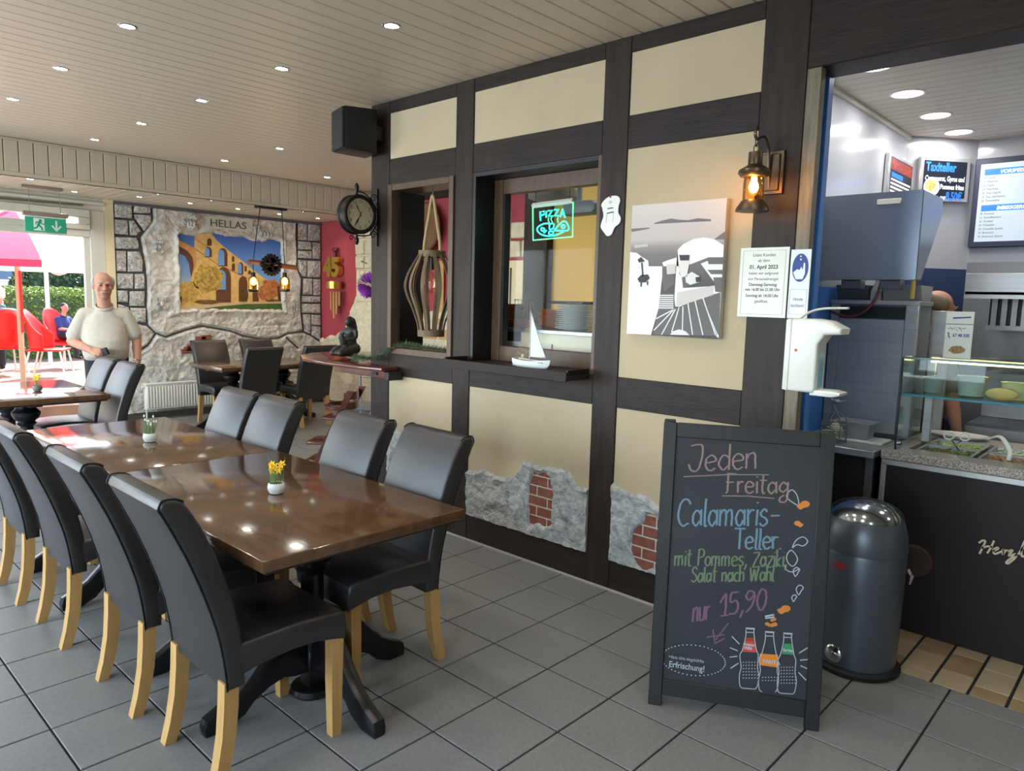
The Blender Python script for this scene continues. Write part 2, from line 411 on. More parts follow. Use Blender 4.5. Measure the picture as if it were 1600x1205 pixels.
# window 1 (small, with wooden trim) and window 2 (serving hatch)
w1 = setting('window_1', label='small interior window with brown trim')
for q in ((-4.245, -4.2, 1.19, 2.385), (-3.6, -3.555, 1.19, 2.385)): MB().box(q[0], q[1], WY-.014, YB+.004, q[2], q[3], .003).build('window_trim', m_walnut, w1)
for q in ((1.19, 1.235), (2.34, 2.385)): MB().box(-4.2, -3.6, WY-.013, YB+.004, q[0], q[1], .003).build('window_trim', m_walnut, w1)
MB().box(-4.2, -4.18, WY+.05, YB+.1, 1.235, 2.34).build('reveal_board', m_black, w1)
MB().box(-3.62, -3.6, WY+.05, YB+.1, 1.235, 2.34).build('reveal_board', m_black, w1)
w2 = setting('window_2', label='serving hatch window with brown sash')
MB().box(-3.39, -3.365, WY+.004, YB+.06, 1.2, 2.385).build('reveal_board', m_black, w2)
MB().box(-2.415, -2.395, WY+.004, YB+.06, 1.2, 2.385).build('reveal_board', m_walnut, w2)
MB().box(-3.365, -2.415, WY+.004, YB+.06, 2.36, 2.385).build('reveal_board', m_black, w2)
ys0, ys1 = YB+.0, YB+.055
for q in ((-3.365, -3.285, 1.2, 2.36), (-2.47, -2.415, 1.2, 2.36)): MB().box(q[0], q[1], ys0, ys1, q[2], q[3], .004).build('sash_stile', m_walnut, w2)
for q in ((1.2, 1.3), (2.265, 2.36)): MB().box(-3.285, -2.47, ys0, ys1, q[0], q[1], .004).build('sash_rail', m_walnut, w2)
MB().box(-3.285, -2.47, ys0+.024, ys0+.03, 1.3, 2.265).build('pane', m_glass_ar, w2)
MB().box(-3.275, -3.262, ys0-.002, ys0+.05, 1.3, 2.265).build('seal_strip', m_black, w2)
# serving shelf board
shelf = thing('serving_shelf', 'dark wooden ledge under the pizza hatch, holding the sailboat', 'shelf', (-2.92, WY, 1.2))
MB().box(-.5, .5, -.19, .0, -.03, 0, .003).build('board', m_timber_h, shelf)
MB().box(-.5, .5, -.205, -.19, -.035, .02, .003).build('front_lip', m_timber_h, shelf)
MB().box(.485, .5, -.19, .0, 0, .03, .003).build('side_lip', m_black, shelf)
MB().box(-.5, -.485, -.19, .0, 0, .03, .003).build('side_lip', m_black, shelf)

# ---- mural wall
wb_ = setting('wall_back', (XM, 0, 0), PI/2, 'stone relief wall with a printed aqueduct picture')
MB().box(3.13, 5.97, 0, .12, 0, ZL+.05).build('joint_bed', m_jointgrey, wb_, angle=0)
MB().box(3.13, 5.95, -.035, 0, 2.602, ZL, .003).build('top_rail', mat('grey_rail', (92, 92, 96), .6), wb_)
MB().box(3.13, 5.95, -.012, 0, 0, .1, .003).build('base_tiles', mat('base_tile', (88, 82, 76), .5), wb_)
def Z2(x, y): p = onx(160+x/4.633, 300+y/4.633, XM); return (p.y, p.z)
def Z3(x, y): p = onx(360+x/5.019, 320+y/5.019, XM); return (p.y, p.z)
L_ST = [[(82, 88), (212, 92), (213, 192), (84, 184)], [(225, 95), (345, 100), (345, 155), (225, 152)], [(82, 197), (182, 205), (186, 312), (86, 305)],
        [(224, 162), (352, 168), (352, 225), (300, 282), (240, 200)], [(190, 207), (222, 205), (280, 285), (240, 318), (196, 314)],
        [(88, 325), (245, 330), (262, 380), (258, 412), (92, 412)], [(96, 425), (168, 428), (172, 578), (100, 575)],
        [(180, 430), (265, 432), (290, 500), (286, 580), (182, 578)], [(102, 590), (220, 592), (222, 702), (106, 700)],
        [(230, 594), (298, 592), (304, 702), (232, 702)], [(106, 712), (180, 714), (184, 800), (108, 795)],
        [(192, 718), (302, 718), (302, 825), (194, 825)], [(200, 838), (310, 842), (312, 945), (225, 940)], [(110, 810), (188, 835), (195, 930), (112, 930)]]
R_ST = [[(528, 142), (596, 148), (596, 280), (528, 276)], [(605, 150), (702, 158), (702, 286), (605, 282)], [(530, 285), (633, 292), (633, 354), (530, 350)],
        [(642, 295), (702, 298), (702, 428), (642, 424)], [(530, 360), (633, 364), (635, 424), (528, 418)], [(526, 430), (592, 434), (592, 566), (560, 560), (526, 500)],
        [(602, 438), (702, 440), (702, 572), (602, 568)], [(570, 578), (638, 580), (638, 706), (566, 704)], [(648, 584), (702, 584), (702, 712), (648, 708)],
        [(560, 716), (702, 718), (702, 766), (558, 764)], [(558, 776), (702, 778), (702, 852), (560, 846)], [(566, 858), (624, 860), (622, 1010), (578, 990)],
        [(632, 862), (702, 866), (702, 946), (632, 942)], [(632, 950), (702, 954), (702, 1062), (632, 1018)]]
def stone(poly, parent, m, d=.03):
    n = len(poly); c = Vector((sum(p[0] for p in poly)/n, sum(p[1] for p in poly)/n))
    bm = bmesh.new()
    vs = [bm.verts.new((p[0], 0, p[1])) for p in poly]; f = bm.faces.new(vs)
    r = bmesh.ops.extrude_face_region(bm, geom=[f]); top = [g for g in r['geom'] if isinstance(g, bmesh.types.BMVert)]
    for v in top: v.co.y = -d*random.uniform(.75, 1.1); v.co.x += (c.x-v.co.x)*.05; v.co.z += (c.y-v.co.z)*.05
    bmesh.ops.bevel(bm, geom=[e for e in bm.edges if all(v in top for v in e.verts)], offset=.012, segments=2, affect='EDGES', profile=.6)
    MB().bm(bm).build('stone', m, parent, angle=60)
for q in L_ST: stone([Z2(*p) for p in q], wb_, m_stonegrey)
for q in R_ST: stone([Z3(*p) for p in q], wb_, m_stonegrey)
CR_L = [Z2(*p) for p in [(355, 95), (360, 200), (300, 285), (270, 330), (290, 450), (310, 560), (318, 700), (315, 850), (325, 960)]]
CR_R = [Z3(*p) for p in [(518, 138), (515, 270), (525, 400), (515, 480), (558, 580), (550, 700), (555, 850), (570, 990)]]
CR_B = [Z2(*p) for p in [(100, 900), (230, 945), (325, 965), (380, 1020), (460, 1050), (600, 1000), (720, 970)]]+[Z3(*p) for p in [(0, 990), (100, 1030), (250, 1055), (380, 1045), (450, 1010), (560, 995), (640, 1030), (705, 1075)]]
CR_B = [(3.0, CR_B[0][1]+.05)]+CR_B
CR_X = [[Z2(*p) for p in [(378, 1035), (330, 1110), (240, 1170)]], [Z3(*p) for p in [(440, 1045), (530, 1125)]]]
def interp(poly, v, ax):
    o = 1-ax
    P = sorted(poly, key=lambda p: p[ax])
    if v <= P[0][ax]: return P[0][o]
    for a, b in zip(P[:-1], P[1:]):
        if v <= b[ax]: return a[o]+(b[o]-a[o])*(v-a[ax])/(b[ax]-a[ax]+1e-9)
    return P[-1][o]
PH = (3.885, 5.30, 1.375, 2.33)
SOFT = [[Z2(*p) for p in [(420, 980), (440, 930), (560, 895), (600, 850)]], [Z2(*p) for p in [(400, 665), (440, 648), (500, 655)]], [Z3(*p) for p in [(180, 950), (300, 945), (440, 940)]]]
def mural_h(y, z):
    zb = interp(CR_B, y, 0)
    wob = .02*vnoise(y, z, 11, 2)+.012*vnoise(y, z, 25, 4)
    dcr = min([seg_dist((y, z), c) for c in ([CR_B, CR_L, CR_R]+CR_X)])
    if z > zb and (y < interp(CR_L, z, 1) or y > interp(CR_R, z, 1)): return -.012
    if z > 2.6: return -.012
    h = .026+.02*vnoise(y, z, 5, 7)+.026*abs(vnoise(y+.05*vnoise(y, z, 9, 3), z, 10, 8))+.012*abs(vnoise(y, z, 26, 1))
    h = h*sstep(.008, .04, dcr+wob*.3)+.008*math.exp(-((dcr-.035)/.014)**2)-.012*(1-sstep(.002, .012, dcr))
    # picture opening
    ex = max(PH[0]-y, y-PH[1], PH[2]-z, z-PH[3])
    top_wave = .03*math.sin(y*6.0)+.02*math.sin(y*15)
    ex = max(PH[0]-y, y-PH[1], PH[2]-z, z-(PH[3]+top_wave*.6))+wob
    h = h*sstep(-.01, .03, ex)+.028*math.exp(-((ex-.03)/.025)**2)-.03*(1-sstep(-.03, 0, ex))
    for c in SOFT: h -= .014*math.exp(-(seg_dist((y, z), c)/.014)**2)
    return h
MB().grid(lambda u, v: (3.135+u*2.8, -mural_h(3.135+u*2.8, .08+v*2.53), .08+v*2.53), 200, 180).build('relief_plaster', m_muralplaster, wb_, angle=70)
# relief ornaments on the mural
orn = MB()
for (cx, cy, w, h) in ((600, 228, 70, 60),):
    for i in range(4): p = Z2(575+i*22, 225); orn.tube([(p[0], -.075, p[1]-.035), (p[0], -.09, p[1]), (p[0], -.06, p[1]+.04)], .022, 8)
    p = Z2(655, 180); orn.ball((p[0], -.045, p[1]), (.09, .045, .055)); p = Z2(650, 255); orn.ball((p[0], -.04, p[1]), (.08, .04, .045))
for i in range(4): p = Z3(225+i*26, 228+i*3); orn.tube([(p[0], -.06, p[1]-.03), (p[0], -.075, p[1]), (p[0], -.05, p[1]+.035)], .016, 8)
p = Z3(200, 185); orn.ball((p[0], -.04, p[1]), (.07, .04, .05))
orn.build('fist_relief', m_stonegrey, wb_)
for (cx, cy) in ((400, 400), (420, 810)):
    e = MB()
    for i in range(3):
        for j in range(3):
            if (i+j) % 4 == 3: continue
            p = Z2(cx-28+i*28, cy-36+j*34); e.box(p[0]-.022, p[0]+.022, -.06-.01*((i*j) % 2), -.01, p[1]-.026, p[1]+.026, .006)
    e.build('block_relief', m_stonegrey, wb_)
e = MB()
for i in range(2):
    for j in range(4): p = Z3(485+i*26, 750+j*26); e.box(p[0]-.018, p[0]+.018, -.055, -.01, p[1]-.02, p[1]+.02, .005)
e.build('block_relief', m_stonegrey, wb_)
pl = [(4.24, 2.41), (4.86, 2.43), (4.87, 2.585), (4.23, 2.57)]
MB().prism(pl, -.05, -.02, 'y').build('name_plaque', mat('pale_plaque', (186, 184, 172), .8, col2=(204, 202, 192), nscale=10, bump=.6, bscale=26, bdist=.015), wb_)
lettering('HELLAS', .135, mat('plaque_letter', (88, 92, 84), .7), wb_, 4.27, 2.445, -.052, extr=.004, xs=1.12)
# printed aqueduct picture: flat print in layers
pr = obj('aqueduct_print', MB().box(3.84, 5.35, -.008, -.002, 1.33, 2.4).mesh('aqueduct_print', 0),
         grad_mat('print_sky', [(0, (150, 170, 190)), (.5, (96, 140, 196)), (1, (60, 96, 172))], 2, 1.5, 2.38, .35), wb_)
def layer(name, polys, col, d, col2=None, parent=pr, ns=14):
    b = MB()
    for k, q in enumerate(polys): b.flat(q, -.008-d*.0008-k*.0003)
    return b.build(name, mat('print_'+name, col, .4, col2=col2, nscale=ns), parent, angle=0)
def PZ(*pts): return [(lambda p: (p.y, p.z))(onx(160+x/4.444, 290+y/4.444, XM)) for x, y in pts]
random.seed(11)
def blob(c, r, n=26): return [(c[0]+r[0]*math.cos(2*PI*i/n)*random.uniform(.8, 1.1), c[1]+r[1]*math.sin(2*PI*i/n)*random.uniform(.8, 1.1)) for i in range(n)]
def zb(x, y, rx, ry, n=26): p = PZ((x, y))[0]; return blob(p, (rx/4.444*.0086, ry/4.444*.0089), n)
def zarch(x0, x1, y0, y1):
    pts = [(x0, y1), (x1, y1)]+[((x0+x1)/2+(x1-x0)/2*math.cos(a), y0+(x1-x0)*.7-(x1-x0)*.7*math.sin(a)) for a in [PI*i/8 for i in range(9)]]
    return PZ(*pts)
layer('far_arcade', [PZ((640, 330), (752, 330), (800, 390), (860, 440), (920, 486), (985, 535), (1060, 598), (1130, 648), (1200, 690), (1245, 715), (1255, 840), (560, 870), (540, 800), (600, 700), (645, 520), (635, 440))], (222, 186, 116), 1, (196, 156, 92))
layer('near_arcade', [PZ((485, 360), (560, 395), (650, 440), (648, 560), (615, 640), (632, 560), (625, 500), (590, 455), (540, 425), (485, 412))], (206, 150, 92), 2, (186, 132, 78))
layer('near_arch_shadow', [PZ((485, 412), (540, 425), (590, 455), (625, 500), (632, 560), (615, 640), (606, 600), (600, 545), (570, 490), (485, 450))], (92, 56, 42), 3)
layer('cornice', [PZ((650, 440), (800, 545), (900, 590), (1060, 668), (1060, 674), (900, 598), (800, 553), (650, 450)), PZ((648, 372), (730, 425), (730, 430), (648, 380))], (160, 120, 70), 3)
for k, (a, b_, c, d) in enumerate(((724, 757, 366, 418), (708, 757, 424, 498), (800, 866, 434, 562), (896, 914, 490, 530), (896, 918, 540, 592), (938, 976, 532, 618), (984, 1000, 558, 596), (1008, 1030, 588, 616), (786, 890, 566, 812), (944, 1004, 630, 806), (1040, 1082, 668, 806))):
    layer('arch_shadow', [zarch(a, b_, c, d)], (98, 62, 40), 4)
    if k in (1, 2, 5, 8): layer('arch_sky', [zarch(a, a+(b_-a)*.66, c+(b_-a)*.18, d-(90 if k == 8 else 6))], (104, 150, 200), 5)
layer('olive_tree', [zb(728, 650, 110, 92), zb(760, 620, 70, 60)], (128, 98, 40), 6, (206, 172, 84), ns=26)
layer('small_olive', [zb(590, 740, 80, 70), zb(545, 770, 50, 55)], (150, 116, 50), 6, (206, 170, 84), ns=26)
layer('autumn_tree', [zb(1170, 720, 85, 70), zb(1120, 745, 55, 50)], (142, 74, 40), 6, (204, 132, 76), ns=26)
layer('tree_trunks', [PZ((1210, 700), (1225, 700), (1245, 850), (1222, 850)), PZ((540, 770), (552, 770), (545, 820), (520, 820))], (62, 40, 28), 7)
layer('dark_bush', [zb(980, 760, 34, 52)], (66, 46, 26), 7, (104, 76, 40), ns=30)
layer('shrub_row', [zb(720, 808, 90, 16), zb(1180, 800, 60, 12)], (88, 62, 34), 7, (130, 96, 50), ns=30)
layer('path', [PZ((480, 900), (480, 850), (620, 835), (900, 815), (1260, 805), (1260, 900))], (198, 170, 132), 8)
layer('lawn', [PZ((480, 900), (560, 872), (800, 840), (1000, 822), (1260, 818), (1260, 900))], (58, 82, 36), 9, (84, 104, 48))
# brick patches low on the mural wall
for i, (x, y) in enumerate(((600, 1150), (640, 1120), (700, 1060), (740, 1052), (620, 1135))):
    p = Z2(x, y); MB().box(p[0]-.07, p[0]+.07, -.055, 0, p[1]-.03, p[1]+.03, .006).build('brick', m_brick, wb_)
tr = MB()
# ---- facade with glazed door (plane x = XM)
fa = setting('wall_facade', (XM, 0, 0), PI/2, 'glazed front with white frames')
MB().box(3.03, 3.13, -.03, .12, 0, ZL+.02, .003).build('wall_strip', m_offwall, fa)
MB().box(-2.6, 3.03, .0, .12, 2.50, ZL+.02, .004).build('lintel', m_frame, fa)
MB().box(-2.6, 3.03, -.05, .1, 2.56, 2.6, .004).build('lintel_ledge', m_frame, fa)
d1 = setting('door_1', (XM, 0, 0), PI/2, 'white framed glass door to the terrace')
for y0, y1 in ((2.87, 3.03), (1.5, 1.66), (.2, .34), (-1.1, -.96), (-2.45, -2.3)):
    MB().box(y0, y1, -.03, .09, 0, 2.5, .006).build('frame_post', m_frame, d1)
for a, b in ((1.66, 2.87), (.34, 1.5), (-.96, .2), (-2.3, -1.1)):
    MB().box(a, b, -.03, .09, 2.19, 2.27, .005).build('transom', m_frame, d1)
    MB().box(a, b, -.05, .07, 2.27, 2.335, .005).build('vent_sash_rail', m_frame, d1)
    MB().box(a, b, -.05, .07, 2.41, 2.5, .005).build('vent_sash_rail', m_frame, d1)
    MB().box(a, a+.07, -.05, .07, 2.335, 2.41, .004).build('vent_sash_stile', m_frame, d1)
    MB().box(b-.12, b, -.05, .07, 2.335, 2.41, .004).build('vent_sash_stile', m_frame, d1)
    MB().box(a+.07, b-.12, .03, .036, 2.335, 2.41).build('pane', m_glass, d1)
    MB().box(a, a+.06, 0, .06, .0, 2.19, .004).build('door_stile', m_frame, d1)
    MB().box(b-.06, b, 0, .06, .0, 2.19, .004).build('door_stile', m_frame, d1)
    MB().box(a+.06, b-.06, .02, .026, .1, 2.19).build('pane', m_glass, d1)
    MB().box(a+.06, b-.06, 0, .06, 0, .1, .004).build('door_rail', m_frame, d1)
MB().tube([(2.45, -.06, 2.235), (2.62, -.06, 2.245)], .012, 8).build('vent_latch', mat('latch_grey', (130, 124, 112), .4), d1)
MB().tube([(1.9, -.06, 2.53), (2.8, -.06, 2.545)], .012, 8).build('vent_rod', mat('vent_rod', (110, 98, 84), .4), d1)
# ---- window front behind the camera, near wall
wf = setting('wall_front', label='window front')
MB().box(-9.6, 2.6, -2.5, -2.4, 0, .6).build('parapet', m_plainwall, wf); MB().box(-9.6, 2.6, -2.5, -2.4, 2.5, ZC+.02).build('lintel', m_plainwall, wf)
for k, wx in enumerate((-9.3, -6.6, -4.0, -1.4, 1.9)):
    MB().box(wx-.3, wx+.3, -2.5, -2.4, .6, 2.5).build('pier', m_plainwall, wf)
for k, (a, b) in enumerate(((-9.0, -6.9), (-6.3, -4.3), (-3.7, -1.7), (-1.1, 1.6))):
    w = setting('window_%d' % (k+3), label='white framed front window')
    for q in ((a, a+.06, .6, 2.5), (b-.06, b, .6, 2.5), ((a+b)/2-.03, (a+b)/2+.03, .6, 2.5)): MB().box(q[0], q[1], -2.47, -2.42, q[2], q[3], .004).build('window_frame', m_frame, w)
    for q in ((.6, .66), (2.44, 2.5)): MB().box(a, b, -2.47, -2.42, q[0], q[1], .004).build('window_frame', m_frame, w)
    MB().box(a+.06, b-.06, -2.447, -2.443, .66, 2.44).build('pane', m_glass, w)
wn_ = setting('wall_near', label='plain wall')
MB().box(2.5, 2.6, -2.5, 6.3, 0, ZC+.05).build('plaster', m_plainwall, wn_)
# ---- rear wall: red part, stones, door, post, yellow part
RY = 5.95
re = setting('wall_rear', label='red wall with pale stone relief')
MB().box(XM-.1, -5.0, RY, RY+.1, 0, ZC+.02).build('red_plaster', m_red, re)
MB().box(-5.0, -1.6, RY, RY+.1, 0, ZC+.02).build('yellow_plaster', m_yellow, re)
MB().box(-5.33, -5.0, RY-.1, RY+.02, 0, ZC, .004).build('timber_post', m_timber, re)
MB().box(-8.07, -5.33, RY-.06, RY+.02, 2.8, ZC, .004).build('timber_rail', m_timber_h, re)
def red_h(x, z):
    # pale plaster creeping up from the floor, rising to the right
    edge = .95+.12*math.sin((x+9.4)*2.2)+.55*sstep(-8.9, -8.45, x)+.05*vnoise(x, z, 6, 3)
    e = edge-z
    return (.03+.02*vnoise(x, z, 6, 5)+.012*abs(vnoise(x, z, 16, 6)))*sstep(-.004, .03, e)+.015*math.exp(-((e-.03)/.03)**2)-.012*(1-sstep(-.015, .004, e))
MB().grid(lambda u, v: (XM+.01+u*3.6, RY-red_h(XM+.01+u*3.6, .06+v*1.75), .06+v*1.75), 150, 80).build('rough_plaster', m_lightstone, re, angle=70)
random.seed(5)
def stone_block(x0, x1, z0, z1):
    g = .012; stone([(x0+g, z0+g), (x1-g, z0+g*random.uniform(.6, 1.5)), (x1-g, z1-g*random.uniform(.6, 1.5)), (x0+g, z1-g)], re_off, m_lightstone, .05)
re_off = bpy.data.objects.new('stone_border', None); COL.objects.link(re_off); re_off.parent = re; re_off.location = (0, RY, 0)
MB().box(-8.54, -8.06, RY-.012, RY, 1.45, 2.76).build('joint_bed', m_lightstone, re, angle=0)
z = 1.5; k = 0
while z < 2.72:
    hgt = random.uniform(.18, .26)
    x0 = -8.52+random.uniform(-.03, .03); stone_block(x0, x0+.22, z, z+hgt); stone_block(x0+.22, -8.06, z, z+hgt); z += hgt
for (x0, x1, z0, z1) in ((-5.83, -5.6, 2.3, 2.6), (-5.83, -5.6, 2.05, 2.3), (-5.6, -5.42, 2.05, 2.26), (-5.42, -5.33, 2.05, 2.26), (-5.6, -5.33, 2.26, 2.46), (-5.9, -5.77, 1.75, 2.05), (-7.25, -7.05, 1.75, 2.0), (-7.25, -7.1, 1.5, 1.75), (-7.4, -7.05, 2.0, 2.25)):
    stone_block(x0, x1, z0, z1)
d2 = setting('door_2', label='white door with a narrow dark slot')
MB().box(-5.76, -5.34, RY-.04, RY+.01, 0, 2.03, .004).build('door_leaf', m_offwall, d2)
MB().box(-5.575, -5.55, RY-.046, RY-.03, 1.1, 1.95).build('slot_glass', mat('slot_brown', (72, 56, 44), .3), d2)
# ---- kitchen shell
kl = setting('wall_kitchen_left', label='white glossy kitchen wall with blue edge')
XK = -1.555
MB().box(XK-.05, XK, 3.40, 5.66, 1.72, ZK+.02).build('white_panel', m_white, kl)
MB().box(XK-.05, XK, 3.40, 5.66, 0, 1.72).build('blue_panel', m_blue, kl)
MB().box(-1.36, -1.282, 3.40, 3.46, 0, ZK, .003).build('blue_jamb', m_blue, kl); MB().box(-1.6, -1.36, 3.41, 3.46, 0, ZK, .003).build('grey_return', mat('grey_return', (150, 152, 158), .5), kl)
kd = setting('wall_kitchen_corner', label='white kitchen corner wall')
a, b = Vector((XK, 5.63)), Vector((-1.213, 6.06)); ddir = (b-a).normalized(); nn = Vector((ddir.y, -ddir.x))
MB().prism([a[:], b[:], (b-nn*.06)[:], (a-nn*.06)[:]], 1.9, ZK+.02, 'z').build('white_panel', m_white, kd)
MB().prism([a[:], b[:], (b-nn*.06)[:], (a-nn*.06)[:]], 0, 1.9, 'z').build('navy_panel', m_navy, kd)
kb = setting('wall_kitchen_back', label='white kitchen back wall')
MB().box(-1.25, 2.6, 6.06, 6.16, 1.95, ZK+.02).build('white_panel', m_white, kb)
MB().box(-1.25, 2.6, 6.06, 6.16, 0, 1.95).build('grey_panel', mat('steel_panel', (150, 150, 152), .35, .6), kb)
MB().box(-1.58, -1.2, 3.52, 5.62, ZK-.035, ZK, .003).build('corner_strip', m_frame, kl) if False else None
MB().box(XK, XK+.02, 3.5, 5.63, ZK-.03, ZK).build('cove_strip', m_frame, kl)
# ================================================================== FURNITURE
def inset(poly, d):
    n = len(poly); out = []
    A = sum(poly[i][0]*poly[(i+1) % n][1]-poly[(i+1) % n][0]*poly[i][1] for i in range(n)); sg = 1 if A > 0 else -1
    for i in range(n):
        p0, p1, p2 = Vector(poly[i-1]), Vector(poly[i]), Vector(poly[(i+1) % n])
        e1 = (p1-p0).normalized(); e2 = (p2-p1).normalized()
        n1 = Vector((-e1.y, e1.x))*sg; n2 = Vector((-e2.y, e2.x))*sg
        b = (n1+n2)
        b = b.normalized() if b.length > 1e-6 else n1
        k = max(.45, b.dot(n1)); out.append((p1+b*(d/k))[:])
    return out
def rprism(mb, poly, a0, a1, axis='x', r=.01, k=3):
    """extruded outline with rounded rims"""
    def q(p, a): return {'y': (p[0], a, p[1]), 'x': (a, p[0], p[1]), 'z': (p[0], p[1], a)}[axis]
    rings = []
    for i in range(k+1):
        t = i/k*PI/2; rings.append((a0+r*(1-math.sin(t)), inset(poly, r*(1-math.cos(t)) if False else r*math.cos(t)*1.0 if i == 0 else r*(1-math.sin(t)))))
    rings = [(a0+r*(1-math.cos(i/k*PI/2)), inset(poly, r*(1-math.sin(i/k*PI/2)))) for i in range(k+1)]
    rings += [(a1-r*(1-math.cos(i/k*PI/2)), inset(poly, r*(1-math.sin(i/k*PI/2)))) for i in range(k, -1, -1)]
    n = len(poly); vs = []; fs = []
    for a, pl_ in rings: vs += [q(p, a) for p in pl_]
    for i in range(len(rings)-1):
        for j in range(n): fs.append((i*n+j, i*n+(j+1) % n, (i+1)*n+(j+1) % n, (i+1)*n+j))
    fs += [tuple(range(n)), tuple((len(rings)-1)*n+j for j in range(n-1, -1, -1))]
    return mb.add(vs, fs)
def sqleg(mb, path, w):
    vs = []; fs = []
    for (x, y, z), s in zip(path, w): vs += [(x-s, y-s, z), (x+s, y-s, z), (x+s, y+s, z), (x-s, y+s, z)]
    for i in range(len(path)-1):
        for j in range(4): fs.append((i*4+j, i*4+(j+1) % 4, (i+1)*4+(j+1) % 4, (i+1)*4+j))
    k = (len(path)-1)*4; fs += [(3, 2, 1, 0), (k, k+1, k+2, k+3)]
    return mb.add(vs, fs)
m_leather = mat('black_leatherette', (36, 34, 34), .4, col2=(43, 40, 40), nscale=4, bump=.1, bscale=240, bdist=.002, spec=.95)
m_oak = mat('light_oak', (200, 158, 98), .45, col2=(184, 140, 82), nscale=7, nstretch=(6, 6, .6), contrast=.2)
m_seam = mat('black_seam', (16, 15, 15), .5)
REAR = [(-.208, .335), (-.216, .42), (-.232, .52), (-.258, .62), (-.29, .72), (-.327, .82), (-.366, .91), (-.392, .965), (-.402, .985)]
FRONT = [(-.322, .985), (-.308, .965), (-.278, .91), (-.24, .82), (-.206, .72), (-.178, .62), (-.16, .53), (-.152, .47), (-.148, .40), (-.148, .335)]
REAR = [(y, z if z < .5 else .5+(z-.5)*.965) for y, z in REAR]; FRONT = [(y, z if z < .5 else .5+(z-.5)*.965) for y, z in FRONT]
def make_chair():
    t = thing('dining_chair', 'black leatherette dining chair', 'chair')
    HW = .215
    seat = [(-.18, .365), (-.10, .385), (.02, .395), (.12, .39), (.20, .372), (.235, .362), (.242, .42), (.236, .462), (.215, .478), (.05, .488), (-.18, .482)]
    s = MB(); rprism(s, seat, -HW, HW, 'x', .016, 3); s.build('seat', m_leather, t)
    top = [(-.402+.004, .983), (-.39, .994), (-.37, .997), (-.345, .992), (-.328, .982)]
    b = MB(); rprism(b, REAR+top+FRONT, -HW, HW, 'x', .014, 3); bk = b.build('backrest', m_leather, t)
    for sx in (-1, 1):
        p = smooth_path([(sx*(HW-.005), y-.0005, z) for y, z in REAR+top], 3)
        MB().tube(p, .0028, 6).build('piping', m_seam, bk)
        l = MB(); sqleg(l, [(sx*.185, .2, 0), (sx*.185, .2, .2), (sx*.185, .203, .38)], (.0185, .022, .0235)); l.build('leg', m_oak, t)
        l = MB(); sqleg(l, [(sx*.185, -.245, 0), (sx*.185, -.222, .08), (sx*.185, -.204, .18), (sx*.185, -.196, .28), (sx*.185, -.193, .36)], (.02, .0225, .0235, .024, .024)); l.build('leg', m_oak, t)
    return t
ch = make_chair()
CH = [((-2.33, 1.195), 0, 'nearest black leatherette chair, seen from behind at the front table corner', 'near'),
      ((-2.95, 1.175), 0, 'second chair from the front in the row on the near side of the long table', 'near'),
      ((-3.72, 1.15), 0, 'third chair from the front in the row on the near side of the long table', 'near'),
      ((-4.38, 1.13), 0, 'chair cut by the left photo edge, far end of the near side row', 'near'),
      ((-2.50, 1.81), PI-.04, 'black chair at the wall side front corner of the long table, beside the rough plaster', 'wall'),
      ((-3.04, 1.80), PI-.03, 'grey-shining chair on the wall side of the long table, in front of the high chair', 'wall'),
      ((-3.84, 1.78), PI-.02, 'grey-shining chair on the wall side, right of the two behind the snowdrop pot', 'wall'),
      ((-4.30, 1.77), PI, 'grey-shining chair at the far end of the wall side row of the long table', 'wall'),
      ((-6.96, 1.865), PI, 'left one of two tall chairs at the far table by the glass door', 'door'),
      ((-6.44, 1.865), PI, 'right one of two tall chairs at the far table by the glass door', 'door'),
      ((-8.60, 4.02), -PI/2, 'chair at the mural table with its seat to the room, before the radiator', 'mural'),
      ((-8.62, 4.66), -PI/2, 'chair behind the mural table, almost hidden, under the picture', 'mural'),
      ((-7.92, 4.03), PI/2, 'chair with black back to the camera in the middle of the mural table', 'mural'),
      ((-7.94, 4.76), PI/2, 'chair with black back to the camera at the mural table, beside the oval shelf', 'mural')]
GR = {'near': 'chairs on the near side of the long table', 'wall': 'chairs on the wall side of the long table', 'door': 'chairs at the far table by the door', 'mural': 'chairs at the table under the mural'}
for k, ((x, y), rz, lab, g) in enumerate(CH):
    if k == 0: ch.location = (x, y, 0); ch.rotation_euler = (0, 0, rz); ch['label'] = lab; ch['group'] = GR[g]
    else: dup(ch, (x, y, 0), rz, lab, GR[g])

